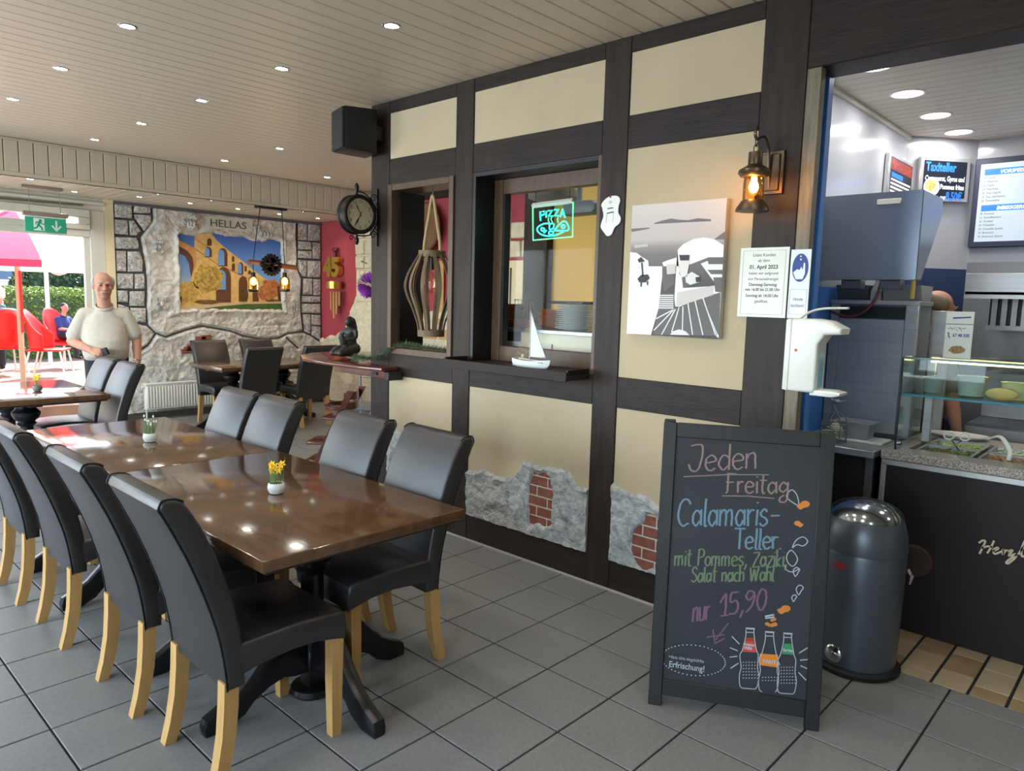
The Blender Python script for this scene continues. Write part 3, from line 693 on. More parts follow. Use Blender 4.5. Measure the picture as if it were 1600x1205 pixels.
m_tabletop = mat('glossy_dark_table', (80, 55, 37), .13, col2=(106, 76, 52), nscale=2.4, nstretch=(1, 5, 1), distort=1.5, contrast=.25, bump=.06, bscale=5, bdist=.012, coat=.5, spec=.6)
m_tableedge = mat('dark_table_edge', (48, 34, 25), .35, col2=(70, 50, 36), nscale=8)
m_ped = mat('black_lacquer', (18, 18, 20), .28, spec=.6)
LEG = [(.02, .35), (.08, .345), (.14, .31), (.21, .25), (.27, .18), (.33, .12), (.40, .08), (.445, .06), (.455, .03), (.45, 0), (.37, 0), (.30, .03), (.26, .07), (.20, .10), (.14, .115), (.09, .10), (.02, .10)]
def pedestal(t, x, y, dirs):
    MB().lathe([(.03, .12), (.045, .12), (.045, .5), (.058, .51), (.07, .525), (.058, .54), (.085, .565), (.1, .595), (.1, .615), (.075, .64), (.07, .655), (.095, .665), (.095, .68), (.06, .69)], (x, y, 0), 20).build('pedestal_column', m_ped, t)
    b = MB(); b.box(x-.035, x+.035, y-.035, y+.035, .02, .2, .003); b.lathe([(.085, 0), (.09, .01), (.085, .03), (.05, .035)], (x, y, 0), 20); b.build('pedestal_base', m_ped, t)
    MB().box(x-.3, x+.3, y-.045, y+.045, .685, .72, .004).build('cross_beam', m_tableedge, t)
    MB().box(x-.045, x+.045, y-.34, y+.34, .688, .721, .004).build('cross_beam', m_tableedge, t)
    for a in dirs:
        l = MB(); l.m = Matrix.Translation((x, y, 0)) @ Matrix.Rotation(a, 4, 'Z'); rprism(l, LEG, -.026, .026, 'y', .006, 2); l.build('claw_foot', m_ped, t)
def table(name, label, loc, rz, lx, ly, peds):
    t = thing(name, label, 'table', loc, rz, 'dark glossy restaurant tables')
    MB().box(-lx/2, lx/2, -ly/2, ly/2, .718, .76, .006, 2).build('tabletop', m_tabletop, t)
    MB().box(-lx/2+.02, lx/2-.02, -ly/2+.02, ly/2-.02, .704, .718, .002).build('top_underframe', m_tableedge, t)
    for x, y, d in peds: pedestal(t, x, y, d)
    return t
table('restaurant_table', 'front half of the long glossy table, carrying the daffodils', (-2.792, 1.512, 0), 0.0, 1.475, .87, [(.33, -.01, (0, PI/2, -PI/2)), (-.235, -.01, (PI, PI/2, -PI/2))])
table('restaurant_table', 'rear half of the long glossy table, carrying the snowdrops', (-4.245, 1.52, 0), 0.0, 1.42, .80, [(.27, -.06, (0, PI/2, -PI/2)), (-.39, -.06, (PI, PI/2, -PI/2))])
table('restaurant_table', 'dark table by the glass door at the left photo edge', (-6.92, 1.60, 0), 0.0, 1.25, .84, [(.24, -.08, (0, PI/2, -PI/2)), (-.3, -.08, (PI, PI/2, -PI/2))])
table('restaurant_table', 'dark table with four chairs under the stone mural', (-8.22, 4.32, 0), PI/2, 1.36, .86, [(.33, .05, (0, PI/2, -PI/2)), (-.33, .05, (PI, PI/2, -PI/2))])
m_ceramic = mat('white_ceramic', (228, 232, 226), .25)
m_soil = mat('soil', (40, 46, 30), .9)
m_stem = mat('green_stem', (88, 124, 52), .5, col2=(120, 150, 76), nscale=20)
m_daff = mat('daffodil_yellow', (244, 214, 40), .5); m_daff2 = mat('daffodil_orange', (246, 176, 24), .5)
m_snow = mat('snowdrop_white', (236, 238, 226), .5)
def pot(t, m, r=.036, h=.046):
    MB().lathe([(r*.6, 0), (r*.78, .003), (r*.98, h*.4), (r, h*.62), (r*.9, h*.95), (r*.84, h), (r*.78, h*.96), (r*.8, h*.85), (0, h*.82)], n=24).build('bowl', m, t)
    MB().lathe([(0, h*.9), (r*.79, h*.86)], n=18).build('soil', m_soil, t)
def petal_flower(t, c, r, tilt, az):
    Rm = Matrix.Translation(c) @ Matrix.Rotation(az, 4, 'Z') @ Matrix.Rotation(tilt, 4, 'X')
    fl = MB(); fl.m = Rm
    for k in range(6):
        a = k*PI/3
        pts = [(0, 0, 0), (.55*r*math.cos(a-.45), .55*r*math.sin(a-.45), .1*r), (r*math.cos(a), r*math.sin(a), .0), (.55*r*math.cos(a+.45), .55*r*math.sin(a+.45), .1*r)]
        fl.add(pts+[(p[0], p[1], p[2]-.002) for p in pts], [(0, 1, 2, 3), (7, 6, 5, 4), (0, 4, 5, 1), (1, 5, 6, 2), (2, 6, 7, 3), (3, 7, 4, 0)])
    f = fl.build('flower', m_daff, t)
    tr_ = MB(); tr_.m = Rm; tr_.lathe([(.2*r, 0), (.3*r, .3*r), (.42*r, .5*r), (.3*r, .45*r), (0, .2*r)], n=10); tr_.build('trumpet', m_daff2, f)
def daffodils(label, loc, m, s=1.):
    t = thing('potted_daffodils', label, 'flower pot', loc)
    pot(t, m)
    random.seed(21)
    heads = [(-.020, -.008, .120, 1.2, .3), (.004, -.01, .116, 1.15, .6), (.030, -.006, .108, 1.2, 1.0), (.028, .01, .128, 1.0, .5), (-.004, -.014, .102, 1.5, .4)]
    for k, (x, y, z, ti, az) in enumerate(heads):
        MB().tube(smooth_path([(x*.5, y*.5+.004, .036), (x*.75, y*.7, .08), (x, y+.006, z)], 4), .0018, 6).build('stem', m_stem, t)
        petal_flower(t, (x, y, z), .021, ti, az)
    for k in range(9):
        a = k*.7; r = .012+.008*(k % 3)
        x, y = r*math.cos(a), r*math.sin(a)
        MB().tube([(x, y, .036), (x*1.15, y*1.15, .09), (x*1.5, y*1.4, .115+.02*(k % 3))], [.0028, .0024, .0005], 5, squash=(1, .35)).build('leaf', m_stem, t)
    return t
daffodils('white bowl of yellow daffodils on the front table', (-2.751, 1.51, .761), m_ceramic)
daffodils('grey bowl of daffodils on the table by the glass door', (-6.78, 1.63, .761), mat('grey_ceramic', (112, 108, 102), .5))
t = thing('potted_snowdrops', 'white bowl of snowdrops on the rear half of the long table', 'flower pot', (-4.167, 1.53, .761)); pot(t, m_ceramic, .038, .05)
random.seed(4)
for k in range(16):
    a = k*2.4; r = .026*math.sqrt(k/16); x, y = r*math.cos(a), r*math.sin(a); h = random.uniform(.1, .165)
    MB().tube([(x, y, .04), (x*1.1, y*1.1, h*.7), (x*1.5, y*1.5, h)], [.0016, .0014, .0008], 5).build('stem', m_stem, t)
    if k % 3: MB().ball((x*1.55, y*1.55, h-.006), (.005, .005, .008), 8, 6).build('blossom', m_snow, t)
for k in range(10):
    a = k*1.9; x, y = .02*math.cos(a), .02*math.sin(a)
    MB().tube([(x, y, .04), (x*1.3, y*1.3, .09), (x*2., y*2., .12)], [.003, .0024, .0005], 5, squash=(1, .35)).build('leaf', m_stem, t)

# ---- downlights
m_chrome = mat('chrome', (200, 200, 200), .15, 1.0)
m_led = mat('led_lens', (255, 255, 255), .4, emit=(245, 255, 250), estr=22.)
m_ledoff = mat('led_lens_off', (90, 84, 76), .3)
def downlight(x, y, z, label, on=True, r=.042, power=16., group='recessed ceiling spots', color=(1.0, .93, .84), spot=2.3):
    t = thing('ceiling_spot', label, 'spotlight', (x, y, z), 0, group)
    MB().lathe([(r*.82, .004), (r*.86, -.004), (r, -.003), (r*1.12, -.001), (r*1.14, .004)], n=24).build('trim_ring', m_chrome, t)
    MB().lathe([(0, -.0015), (r*.84, -.001), (r*.84, .003)], n=20).build('lens', m_led if on else m_ledoff, t)
    if on and power:
        l = bpy.data.lights.new('spot', 'SPOT'); l.energy = power; l.color = color; l.spot_size = spot; l.spot_blend = .9; l.shadow_soft_size = .04
        o = bpy.data.objects.new('spot_lamp', l); COL.objects.link(o); o.parent = t; o.location = (0, 0, -.02)
    return t
DL = [((-4.183, 1.491), 'bright ceiling spot nearest the top edge, at the left'), ((-3.093, 2.361), 'bright ceiling spot nearest the wall and the top edge'),
      ((-5.299, 1.488), 'second spot of the window side ceiling row, counted from the camera'), ((-4.183, 2.366), 'second spot of the wall side ceiling row, counted from the camera'),
      ((-5.325, 2.382), 'third spot of the wall side ceiling row, counted from the camera'), ((-6.437, 1.487), 'ceiling spot at the left photo edge above the plank step'),
      ((-6.455, 2.383), 'fourth spot of the wall side ceiling row, counted from the camera'), ((-7.498, 2.356), 'last spot of the wall side row, just above the ceiling step'),
      ((-6.429, 3.608), 'ceiling spot left of the loudspeaker, the nearer of two in its row'), ((-7.499, 3.581), 'ceiling spot above the hanging double lamp, by the ceiling step'),
      ((-7.5, 4.807), 'ceiling spot just above the wall clock')]
for (x, y), lab in DL: downlight(x, y, ZC, lab)
for (x, y) in ((-2.0, 2.37), (-.9, 2.37), (-3.09, 1.49), (-2.0, 1.49), (-.9, 1.49), (-7.5, 1.49), (-1.95, .3), (-4.2, .3), (-6.4, .3), (.3, 1.49), (.3, .3)):  # extra spots out of view, added to light the half-timbered wall and chalkboard
    downlight(x, y, ZC, 'unseen ceiling spot added to light the wall and floor')
for (x, y), lab in (((-8.35, 2.04), 'low ceiling spot at the left edge above the exit sign'), ((-8.98, 2.60), 'low ceiling spot right of the exit sign'), ((-8.77, 3.19), 'lit low ceiling spot at the left end of the mural'),
                    ((-8.82, 3.78), 'lit low ceiling spot above the left part of the picture'), ((-8.84, 4.38), 'lit low ceiling spot just left of the hanging double lamp'), ((-8.89, 4.97), 'lit low ceiling spot just right of the hanging double lamp'),
                    ((-8.89, 5.55), 'lit low ceiling spot in the corner by the red wall')):
    downlight(x, y, ZL, lab, True, .036, 13., 'spots in the low ceiling')
for (x, y), lab in (((-8.31, 3.2), 'unlit low ceiling spot near the left end of the mural'), ((-8.30, 3.78), 'unlit low ceiling spot above the left half of the picture'), ((-8.33, 4.97), 'unlit low ceiling spot right of the hanging double lamp')):
    downlight(x, y, ZL, lab, False, .036, 0, 'spots in the low ceiling')
for (x, y) in ((-6.0, 4.6), (-4.4, 4.7), (-3.0, 4.6), (-5.2, 5.3)): downlight(x, y, ZC, 'ceiling spot in the room behind the half-timbered wall', True, .04, 16.)

# ---- chalkboard A-sign
m_slate = mat('slate_black', (42, 44, 47), .7, col2=(50, 52, 55), nscale=3)
m_bframe = mat('black_wood_frame', (30, 30, 30), .5, col2=(40, 38, 36), nscale=6, nstretch=(4, 4, .6))
bs = thing('chalkboard_sign', 'black A-frame chalkboard advertising a calamari dish', 'chalkboard', (-1.157, 2.548, 0), math.atan2(.285, .53))
LEAN = math.radians(7.0); BL_, BWd = 1.138, .64
Rl = Matrix.Rotation(-LEAN, 4, 'X')
def lean_part(name, mb, m): return mb.build(name, m, bs, (0, 0, 0), (-LEAN, 0, 0))
for sx in (-1, 1): lean_part('frame_stile', MB().box(sx*BWd/2, sx*(BWd/2-.052), 0, .032, 0, BL_, .003), m_bframe)
lean_part('frame_rail', MB().box(-BWd/2+.052, BWd/2-.052, .001, .031, BL_-.058, BL_, .003), m_bframe)
lean_part('frame_rail', MB().box(-BWd/2+.052, BWd/2-.052, .001, .031, .045, .11, .003), m_bframe)
panel = lean_part('slate_panel', MB().box(-BWd/2+.05, BWd/2-.05, .008, .022, .105, BL_-.055), m_slate)
# rear frame
Rr = math.radians(11)
for sx in (-1, 1): MB().box(sx*BWd/2, sx*(BWd/2-.045), 0, .025, -BL_+.01, 0, .003).build('rear_stile', m_bframe, bs, (0, .033+math.sin(LEAN)*BL_, math.cos(LEAN)*BL_), (Rr, 0, 0))
MB().box(-BWd/2, BWd/2, 0, .024, -BL_+.12, -BL_+.19, .003).build('rear_rail', m_bframe, bs, (0, .033+math.sin(LEAN)*BL_, math.cos(LEAN)*BL_), (Rr, 0, 0))
MB().box(-BWd/2+.045, BWd/2-.045, .006, .018, -BL_+.17, -.03).build('rear_panel', m_slate, bs, (0, .033+math.sin(LEAN)*BL_, math.cos(LEAN)*BL_), (Rr, 0, 0))
bpy.context.view_layer.update()
BMi = panel.matrix_world.inverted()
def bpx(x, y):
    """pixel -> panel-local (x, z) on the slate"""
    o = BMi @ _c; d = (BMi.to_3x3() @ ray(x, y)); tt = (.0072-o.y)/d.y; q = o+d*tt
    return (q.x, q.z)
FONT = {
 'J': (.62, [[(.05, 1), (.52, .98), (.46, .2), (.3, 0), (.1, .05), (0, .28)]]), 'e': (.5, [[(.02, .3), (.4, .36), (.36, .52), (.2, .6), (.03, .42), (.04, .15), (.2, 0), (.42, .08)]]),
 'd': (.5, [[(.4, .45), (.2, .58), (.03, .4), (.03, .15), (.2, 0), (.4, .18)], [(.42, 1), (.42, 0)]]), 'n': (.48, [[(0, .6), (.01, 0)], [(.01, .4), (.15, .58), (.32, .55), (.36, 0)]]),
 'F': (.56, [[(.1, 1), (.1, .1), (0, 0)], [(.05, 1), (.5, .98)], [(.0, .55), (.4, .55)]]), 'r': (.36, [[(0, .6), (.02, 0)], [(.01, .4), (.15, .58), (.28, .55)]]),
 'i': (.17, [[(.05, .6), (.05, 0)], [(.04, .82), (.06, .86)]]), 't': (.4, [[(.16, .98), (.15, .08), (.3, 0)], [(0, .68), (.35, .68)]]),
 'a': (.52, [[(.38, .45), (.2, .58), (.03, .4), (.03, .15), (.2, 0), (.36, .2)], [(.4, .6), (.42, .02)]]), 'g': (.5, [[(.38, .45), (.2, .58), (.03, .4), (.03, .2), (.2, .08), (.38, .25)], [(.4, .6), (.42, -.25), (.2, -.45), (.02, -.3), (.25, -.05)]]),
 'C': (.68, [[(.6, .8), (.45, .98), (.2, .95), (.03, .6), (.05, .25), (.25, 0), (.55, .1)]]), 'l': (.2, [[(.05, 1), (.04, .08), (.15, 0)]]),
 'm': (.7, [[(0, .6), (0, 0)], [(0, .4), (.14, .58), (.27, .5), (.28, 0)], [(.28, .4), (.42, .58), (.55, .5), (.56, 0)]]), 's': (.44, [[(.35, .5), (.2, .6), (.04, .48), (.1, .35), (.32, .24), (.32, .08), (.15, 0), (0, .1)]]),
 '-': (.55, [[(.05, .36), (.45, .38)]]), 'T': (.6, [[(0, 1), (.6, 1)], [(.3, 1), (.3, 0)]]), '.': (.15, [[(.03, 0), (.06, .03)]]), ',': (.18, [[(.1, .12), (.0, -.2)]]), ' ': (.4, []),
 'P': (.52, [[(.03, 1), (.03, 0)], [(.03, .95), (.3, 1), (.46, .8), (.35, .55), (.05, .5)]]), 'o': (.48, [[(.2, .58), (.03, .4), (.03, .15), (.2, 0), (.38, .15), (.38, .42), (.2, .58)]]),
 'Z': (.5, [[(0, .78), (.42, .78), (0, 0), (.44, .02)]]), 'z': (.42, [[(0, .58), (.36, .58), (0, 0), (.38, .02)]]), 'k': (.42, [[(.02, 1), (.02, 0)], [(.32, .55), (.04, .25), (.34, 0)]]),
 'S': (.52, [[(.45, .85), (.25, 1), (.04, .82), (.15, .58), (.4, .4), (.42, .15), (.2, 0), (0, .15)]]), 'c': (.44, [[(.36, .5), (.18, .58), (.03, .4), (.03, .15), (.18, 0), (.38, .08)]]),
 'h': (.48, [[(0, 1), (.01, 0)], [(.01, .4), (.15, .58), (.32, .52), (.36, 0)]]), 'W': (.8, [[(0, .9), (.12, 0), (.34, .75), (.5, 0), (.7, .95)]]), 'u': (.48, [[(0, .6), (.03, .12), (.18, 0), (.36, .18)], [(.37, .6), (.38, 0)]]),
 'H': (.62, [[(.05, 1), (0, 0)], [(.5, 1), (.45, 0)], [(-.02, .5), (.5, .55)]]), '1': (.4, [[(0, .6), (.25, 1), (.25, 0)], [(.05, 0), (.4, 0)]]), '5': (.5, [[(.42, 1), (.08, 1), (.06, .58), (.3, .62), (.42, .35), (.3, .04), (0, .05)]]),
 '9': (.5, [[(.38, .75), (.2, .55), (.03, .75), (.18, .98), (.4, .82), (.34, .3), (.05, .02)]]), '0': (.5, [[(.2, 1), (.02, .6), (.1, .1), (.28, .05), (.42, .4), (.38, .85), (.2, 1)]]),
}
def chalk(textline, p0, p1, hpx, m, w=.006, double=True):
    a, b = Vector(bpx(*p0)), Vector(bpx(*p1)); h = (Vector(bpx(p0[0], p0[1]-hpx))-a).length
    tot = sum(FONT[c][0] for c in textline); ex = (b-a)/tot; ez = Vector((-ex.y, ex.x)).normalized()*h
    ez = Vector((0, h)); mb = MB(); cx = 0
    for c in textline:
        wd, st = FONT[c]
        for s_ in st:
            pts = [a+ex*(cx+q[0]*.92)+ez*q[1] for q in s_]
            pts = [(p.x+random.uniform(-.0012, .0012), p.y+random.uniform(-.0012, .0012)) for p in (pts if len(pts) == 2 else [Vector(v[:2]) for v in smooth_path([(p.x, p.y, 0) for p in pts], 5)])]
            mb.ribbon(pts, w, .0072)
            if double: mb.ribbon([(p[0]+.0035, p[1]+.0015) for p in pts], w*.45, .0071)
        cx += wd
    return mb
m_cpink = mat('pale_pink_chalk', (140, 116, 110), .9); m_cblue = mat('pale_blue_chalk', (106, 132, 148), .9)
m_cgreen = mat('pale_green_chalk', (112, 126, 98), .9); m_cmag = mat('mauve_chalk', (122, 88, 108), .9); m_cwhite = mat('white_paint', (176, 180, 180), .7); m_corange = mat('orange_paint', (206, 124, 48), .6)
random.seed(2)
chalk('Jeden', (1075, 737), (1186, 732), 40, m_cpink, .0055).build('chalk_lettering', m_cpink, panel, angle=0)
c_ = chalk('Freitag', (1133, 770), (1234, 772), 30, m_cpink, .0055); c_.build('chalk_lettering', m_cpink, panel, angle=0)
ul = MB()
for a, b in (((1068, 745), (1202, 742)), ((1128, 775), (1210, 779))):
    p, q = bpx(*a), bpx(*b); ul.ribbon([p, ((p[0]+q[0])/2, (p[1]+q[1])/2+.004), q], .004, .0072)
ul.build('chalk_underline', m_cpink, panel, angle=0)
chalk('Calamaris-', (1058, 822), (1222, 822), 42, m_cblue, .0065).build('chalk_lettering', m_cblue, panel, angle=0)
chalk('Teller.', (1146, 858), (1222, 858), 32, m_cblue, .0065).build('chalk_lettering', m_cblue, panel, angle=0)
chalk('mit Pommes, Zaziki,', (1054, 884), (1230, 886), 26, m_cgreen, .0042).build('chalk_lettering', m_cgreen, panel, angle=0)
chalk('Salat nach Wahl', (1080, 910), (1210, 908), 24, m_cgreen, .0042).build('chalk_lettering', m_cgreen, panel, angle=0)
chalk('nur', (1082, 972), (1110, 968), 36, m_cmag, .006).build('chalk_lettering', m_cmag, panel, angle=0)
chalk('15,90', (1124, 963), (1200, 953), 34, m_cmag, .006).build('chalk_lettering', m_cmag, panel, angle=0)
arr = MB()
for pts in ([(1138, 974), (1118, 1000)], [(1114, 984), (1117, 1006)], [(1104, 996), (1132, 992)], [(1116, 1006), (1132, 998)]): arr.ribbon([bpx(*p) for p in pts], .005, .0072)
arr.build('chalk_arrow', m_cmag, panel, angle=0)
# printed drink motif: bottles, splashes, rays, dotted ellipse
dr = MB()
def bz(x, y): return bpx(1010+x/4.462, 880+y/4.463)
def stroke(mb, pts, w=.0032, closed=False, sm=True):
    q = [bz(*p) for p in pts]
    if sm: q = [v[:2] for v in smooth_path([(a, b, 0) for a, b in q], 4, closed)]
    mb.ribbon(q, w, .0072, closed)
for bxo, byo, sc in ((722, 455, 1.0), (858, 480, 1.02), (985, 490, .98)):
    dr = MB()
    stroke(dr, [(bxo-28*sc, byo+10), (bxo-30*sc, byo+60), (bxo-52*sc, byo+150), (bxo-70*sc, byo+190), (bxo-62*sc, byo+270), (bxo-74*sc, byo+330), (bxo-70*sc, byo+400), (bxo-50*sc, byo+418)])
    stroke(dr, [(bxo+28*sc, byo+10), (bxo+30*sc, byo+60), (bxo+45*sc, byo+150), (bxo+58*sc, byo+190), (bxo+52*sc, byo+270), (bxo+62*sc, byo+330), (bxo+52*sc, byo+400), (bxo+40*sc, byo+420)])
    if bxo != 858: stroke(dr, [(bxo-50*sc, byo+418), (bxo+40*sc, byo+424)])
    stroke(dr, [(bxo-30*sc, byo), (bxo+34*sc, byo+4)], .006, sm=False); stroke(dr, [(bxo-26*sc, byo+28), (bxo+26*sc, byo+30)], sm=False)
    rows = 6 if bxo != 858 else 2
    for r_ in range(rows):
        for q in range(6): x0, y0 = bxo-50*sc+q*20*sc, byo+(240 if bxo != 858 else 320)+r_*22; stroke(dr, [(x0, y0), (x0+8, y0-6)], .0028, sm=False)
    dr.build('bottle_outline', m_cwhite, panel, angle=0, kind='stuff')
for pts in ([(595, 510), (648, 565)], [(582, 590), (636, 612)], [(580, 656), (634, 650)], [(586, 735), (642, 698)], [(1065, 628), (1124, 590)], [(1072, 678), (1128, 672)], [(1074, 716), (1124, 738)], [(1060, 762), (1114, 818)]): dr = MB(); stroke(dr, pts, .004, sm=False); dr.build('ray_stroke', m_cwhite, panel, angle=0)
dr = MB(); stroke(dr, [(828, 372), (890, 360), (888, 378), (830, 385)], .006, True, False); dr.build('bottle_cap', m_cwhite, panel, angle=0)
for cx, cy, r in ((1068, 180, 26), (1030, 240, 18), (1045, 55, 24)): dr = MB(); stroke(dr, [(cx+r, cy-r*.4), (cx, cy-r), (cx-r*.9, cy), (cx-r*.3, cy+r*1.6), (cx+r*.4, cy+r*.6)], .0035, True); dr.build('drop_outline', m_cwhite, panel, angle=0)
def wp(x, y): return (1010+(1030+x/5.022-1010)*4.462/4.462*1.0, 0)
def stroke3(mb, pts, w=.0035, closed=False):
    q = [bpx(1030+x/5.022, 660+y/5.021) for x, y in pts]; q = [v[:2] for v in smooth_path([(a, b, 0) for a, b in q], 4, closed)]; mb.ribbon(q, w, .0072, closed)
dr = MB(); stroke3(dr, [(1000, 570), (1040, 530), (1080, 570), (1095, 650), (1050, 630), (1010, 600)], closed=True); dr.build('drop_outline', m_cwhite, panel, angle=0)
dr = MB(); stroke3(dr, [(1045, 985), (1075, 925), (1130, 900), (1165, 935), (1130, 970), (1080, 960)], closed=True); dr.build('drop_outline', m_cwhite, panel, angle=0)
dr = MB(); stroke3(dr, [(1000, 1050), (1030, 1005), (1065, 1030), (1085, 1080), (1050, 1130), (1010, 1100)], closed=True); dr.build('drop_outline', m_cwhite, panel, angle=0)
dr = MB(); stroke3(dr, [(985, 1120), (1000, 1160), (1050, 1175), (1100, 1150), (1080, 1200)]); dr.build('drop_outline', m_cwhite, panel, angle=0)
dr = MB()
for k in range(46):
    a = 2*PI*k/46; q = bz(328+222*math.cos(a), 678+106*math.sin(a)*1.0+18*math.cos(a)); dr.flat(circle2(q[0], q[1], .0028, 6), .0072)
dr.build('dotted_ellipse', m_cwhite, panel, angle=0, kind='stuff')
def drop(f, cx, cy, r, a):
    pts = []
    for k in range(14):
        th = 2*PI*k/14; rr = r*(1.0 if abs(th-PI) > .5 else 1.9); pts.append((cx+rr*math.cos(th+a)*1.1, cy+rr*math.sin(th+a)*.8))
    MB().flat([f(*p) for p in pts], .0072).build('orange_drop', m_corange, panel, angle=0)
f3 = lambda x, y: bpx(1030+x/5.022, 660+y/5.021)
drop(f3, 1145, 642, 34, -.6); drop(f3, 1085, 792, 24, .7+PI); drop(bz, 972, 318, 30, -.6); drop(bz, 890, 392, 14, -.6); drop(bz, 842, 424, 15, .7+PI); drop(bz, 895, 428, 18, -.4)
def label_quad(pts, col, name): MB().flat([bz(*p) for p in pts], .0074).build(name, mat('label_'+name, col, .6), panel, angle=0)
label_quad([(700, 520), (752, 522), (772, 624), (662, 618)], (196, 74, 62), 'red_label'); label_quad([(790, 632), (916, 640), (914, 728), (790, 712)], (224, 130, 40), 'orange_label')
label_quad([(962, 562), (1010, 564), (1026, 640), (944, 634)], (58, 138, 92), 'green_label'); label_quad([(702, 520), (748, 522), (754, 548), (694, 546)], (222, 128, 70), 'peach_label')
def blabel(s, px, py, size, m=m_cwhite, xs=1., bold=.0): q = bz(px, py); lettering(s, size, m, panel, q[0], q[1], .0068, xs=xs, bold=bold, name='printed_lettering')
blabel('mezzo', 676, 572, .016, bold=.0006); blabel('mix', 684, 598, .019, bold=.0008); blabel('FANTA', 810, 694, .020, bold=.0008); blabel('Sprite', 950, 612, .015, bold=.0005)
blabel('+dazu eine eisgekühlte', 152, 660, .0185, xs=.82); blabel('Erfrischung!', 155, 722, .034, xs=.86, bold=.0004)

# ---- pedal bin
m_bin = mat('graphite_metal', (92, 97, 103), .34, .5); m_binlid = mat('polished_lid', (150, 155, 162), .16, .95); m_rub = mat('black_rubber', (18, 18, 18), .6)
bn = thing('pedal_bin', 'graphite dome-top pedal bin beside the chalkboard', 'bin', (-.965, 3.37, 0), .25)
MB().lathe([(.165, 0), (.186, .006), (.188, .022), (.176, .034), (.16, .036)], n=40).build('base_ring', m_rub, bn)
MB().lathe([(.166, .03), (.169, .1), (.172, .35), (.173, .535), (.170, .545)], n=48).build('body', m_bin, bn)
MB().lathe([(.174, .545), (.175, .56), (.170, .62), (.156, .672), (.146, .69)], n=48).build('dome', m_bin, bn)
MB().lathe([(.149, .688), (.138, .708), (.11, .735), (.07, .755), (.03, .764), (0, .766)], n=48).build('push_lid', m_binlid, bn)
MB().tube([(.148*math.cos(a), 0, .69+.078*math.sin(a)) for a in [PI*i/16 for i in range(17)]], .003, 6).build('lid_gap', m_rub, bn)
b = MB(); b.m = Matrix.Rotation(-2.05, 4, 'Z'); b.lathe([(0, .188), (.03, .186), (.04, .178), (.042, .165)], (0, 0, .09), 20, 'x'); b.build('pedal_cover', m_chrome, bn)
b = MB(); b.m = Matrix.Rotation(-2.05, 4, 'Z')
b.prism([(-.035, .49), (0, .472), (.035, .49), (0, .508)], .1735, .1745, 'x'); em = b.build('red_emblem', mat('emblem_red', (150, 40, 42), .5), bn)
MB().tube([(.178, .03, .47), (.196, .035, .44), (.19, .04, .40)], [.008, .01, .006], 8).build('side_handle', m_chrome, bn)
# ================================================================== THINGS ON AND AROUND THE HALF-TIMBERED WALL
m_iron = mat('wrought_iron', (26, 25, 25), .45, .3)
m_bronze = mat('antique_bronze', (78, 66, 54), .38, .75, col2=(104, 88, 68), nscale=14)
m_plastic = mat('black_plastic', (24, 24, 26), .45)
m_paper = mat('paper', (228, 226, 214), .35); m_ink = mat('ink', (58, 56, 60), .6); m_bluink = mat('blue_ink', (44, 66, 140), .5)
# loudspeaker
sp = thing('loudspeaker', 'black loudspeaker mounted under the ceiling at the wall end', 'loudspeaker', (-4.35, WY-.005, 2.74), 0)
b = MB(); rprism(b, [(-.12, -.15), (.12, -.15), (.12, .15), (-.12, .15)], -.0, .001, 'x', .0003, 1)
cab = MB(); cab.m = Matrix.Rotation(-.25, 4, 'Z'); rprism(cab, [(-.29, -.14), (-.06, -.15), (-.06, .15), (-.29, .14)], -.14, .1, 'x', .012, 2); cab.build('cabinet', m_plastic, sp)
gr = MB(); gr.m = Matrix.Rotation(-.25, 4, 'Z'); rprism(gr, [(-.13, -.135), (.09, -.135), (.09, .135), (-.13, .135)], -.312, -.286, 'y', .008, 2); g_ = gr.build('front_grille', mat('grille', (30, 30, 33), .7, bump=.6, bscale=300, bdist=.003), sp)
bd = MB(); bd.m = Matrix.Rotation(-.25, 4, 'Z'); bd.box(-.1, -.075, -.315, -.311, -.105, -.1); bd.build('badge', m_chrome, sp)
MB().box(-.03, .05, -.09, .004, -.05, .05, .004).build('wall_bracket', m_plastic, sp)
# station clock on a scroll bracket
ck = thing('wall_clock', 'round double-sided station clock on a scrolled iron bracket', 'clock', (-4.375, WY, 2.168))
cy = -.185
MB().lathe([(.105, -.05), (.128, -.05), (.137, -.042), (.137, -.03), (.128, -.022), (.128, .022), (.137, .03), (.137, .042), (.128, .05), (.112, .05), (.108, .042)], (0, cy, 0), 40, 'x').build('case', mat('clock_case', (44, 40, 38), .35, .5), ck)
face = MB().lathe([(0, .0425), (.112, .042), (.112, .038)], (0, cy, 0), 36, 'x').build('dial', mat('clock_dial', (196, 190, 164), .5, col2=(168, 154, 120), nscale=9), ck)
MB().lathe([(0, -.0425), (.112, -.042), (.112, -.038)], (0, cy, 0), 36, 'x').build('dial', mat('clock_dial', (196, 190, 164), .5), ck)
for h in range(1, 13):
    a = PI/2-h*PI/6; lettering(str(h), .032, m_ink, face, .0435, 0.088*math.sin(a)-.011, 0, 'CENTER', rz=PI/2, name='numeral').location = (.0435, cy+.088*math.cos(a), .088*math.sin(a)-.011)
def hand(a, l, w, nm):
    b = MB(); d = Vector((math.cos(a), math.sin(a))); n_ = Vector((-d.y, d.x))
    pts = [d*-.02+n_*w*.4, d*l*.35+n_*w*.35, d*l*.72+n_*w, d*l, d*l*.72-n_*w, d*l*.35-n_*w*.35, d*-.02-n_*w*.4]
    b.prism([(cy+p.x, p.y) for p in pts], .044, .0455, 'x'); b.build(nm, m_black, face)
hand(PI/2-7*PI/6+.03, .085, .0065, 'hour_hand'); hand(PI/2-11*PI/6-.02, .075, .004, 'minute_hand')
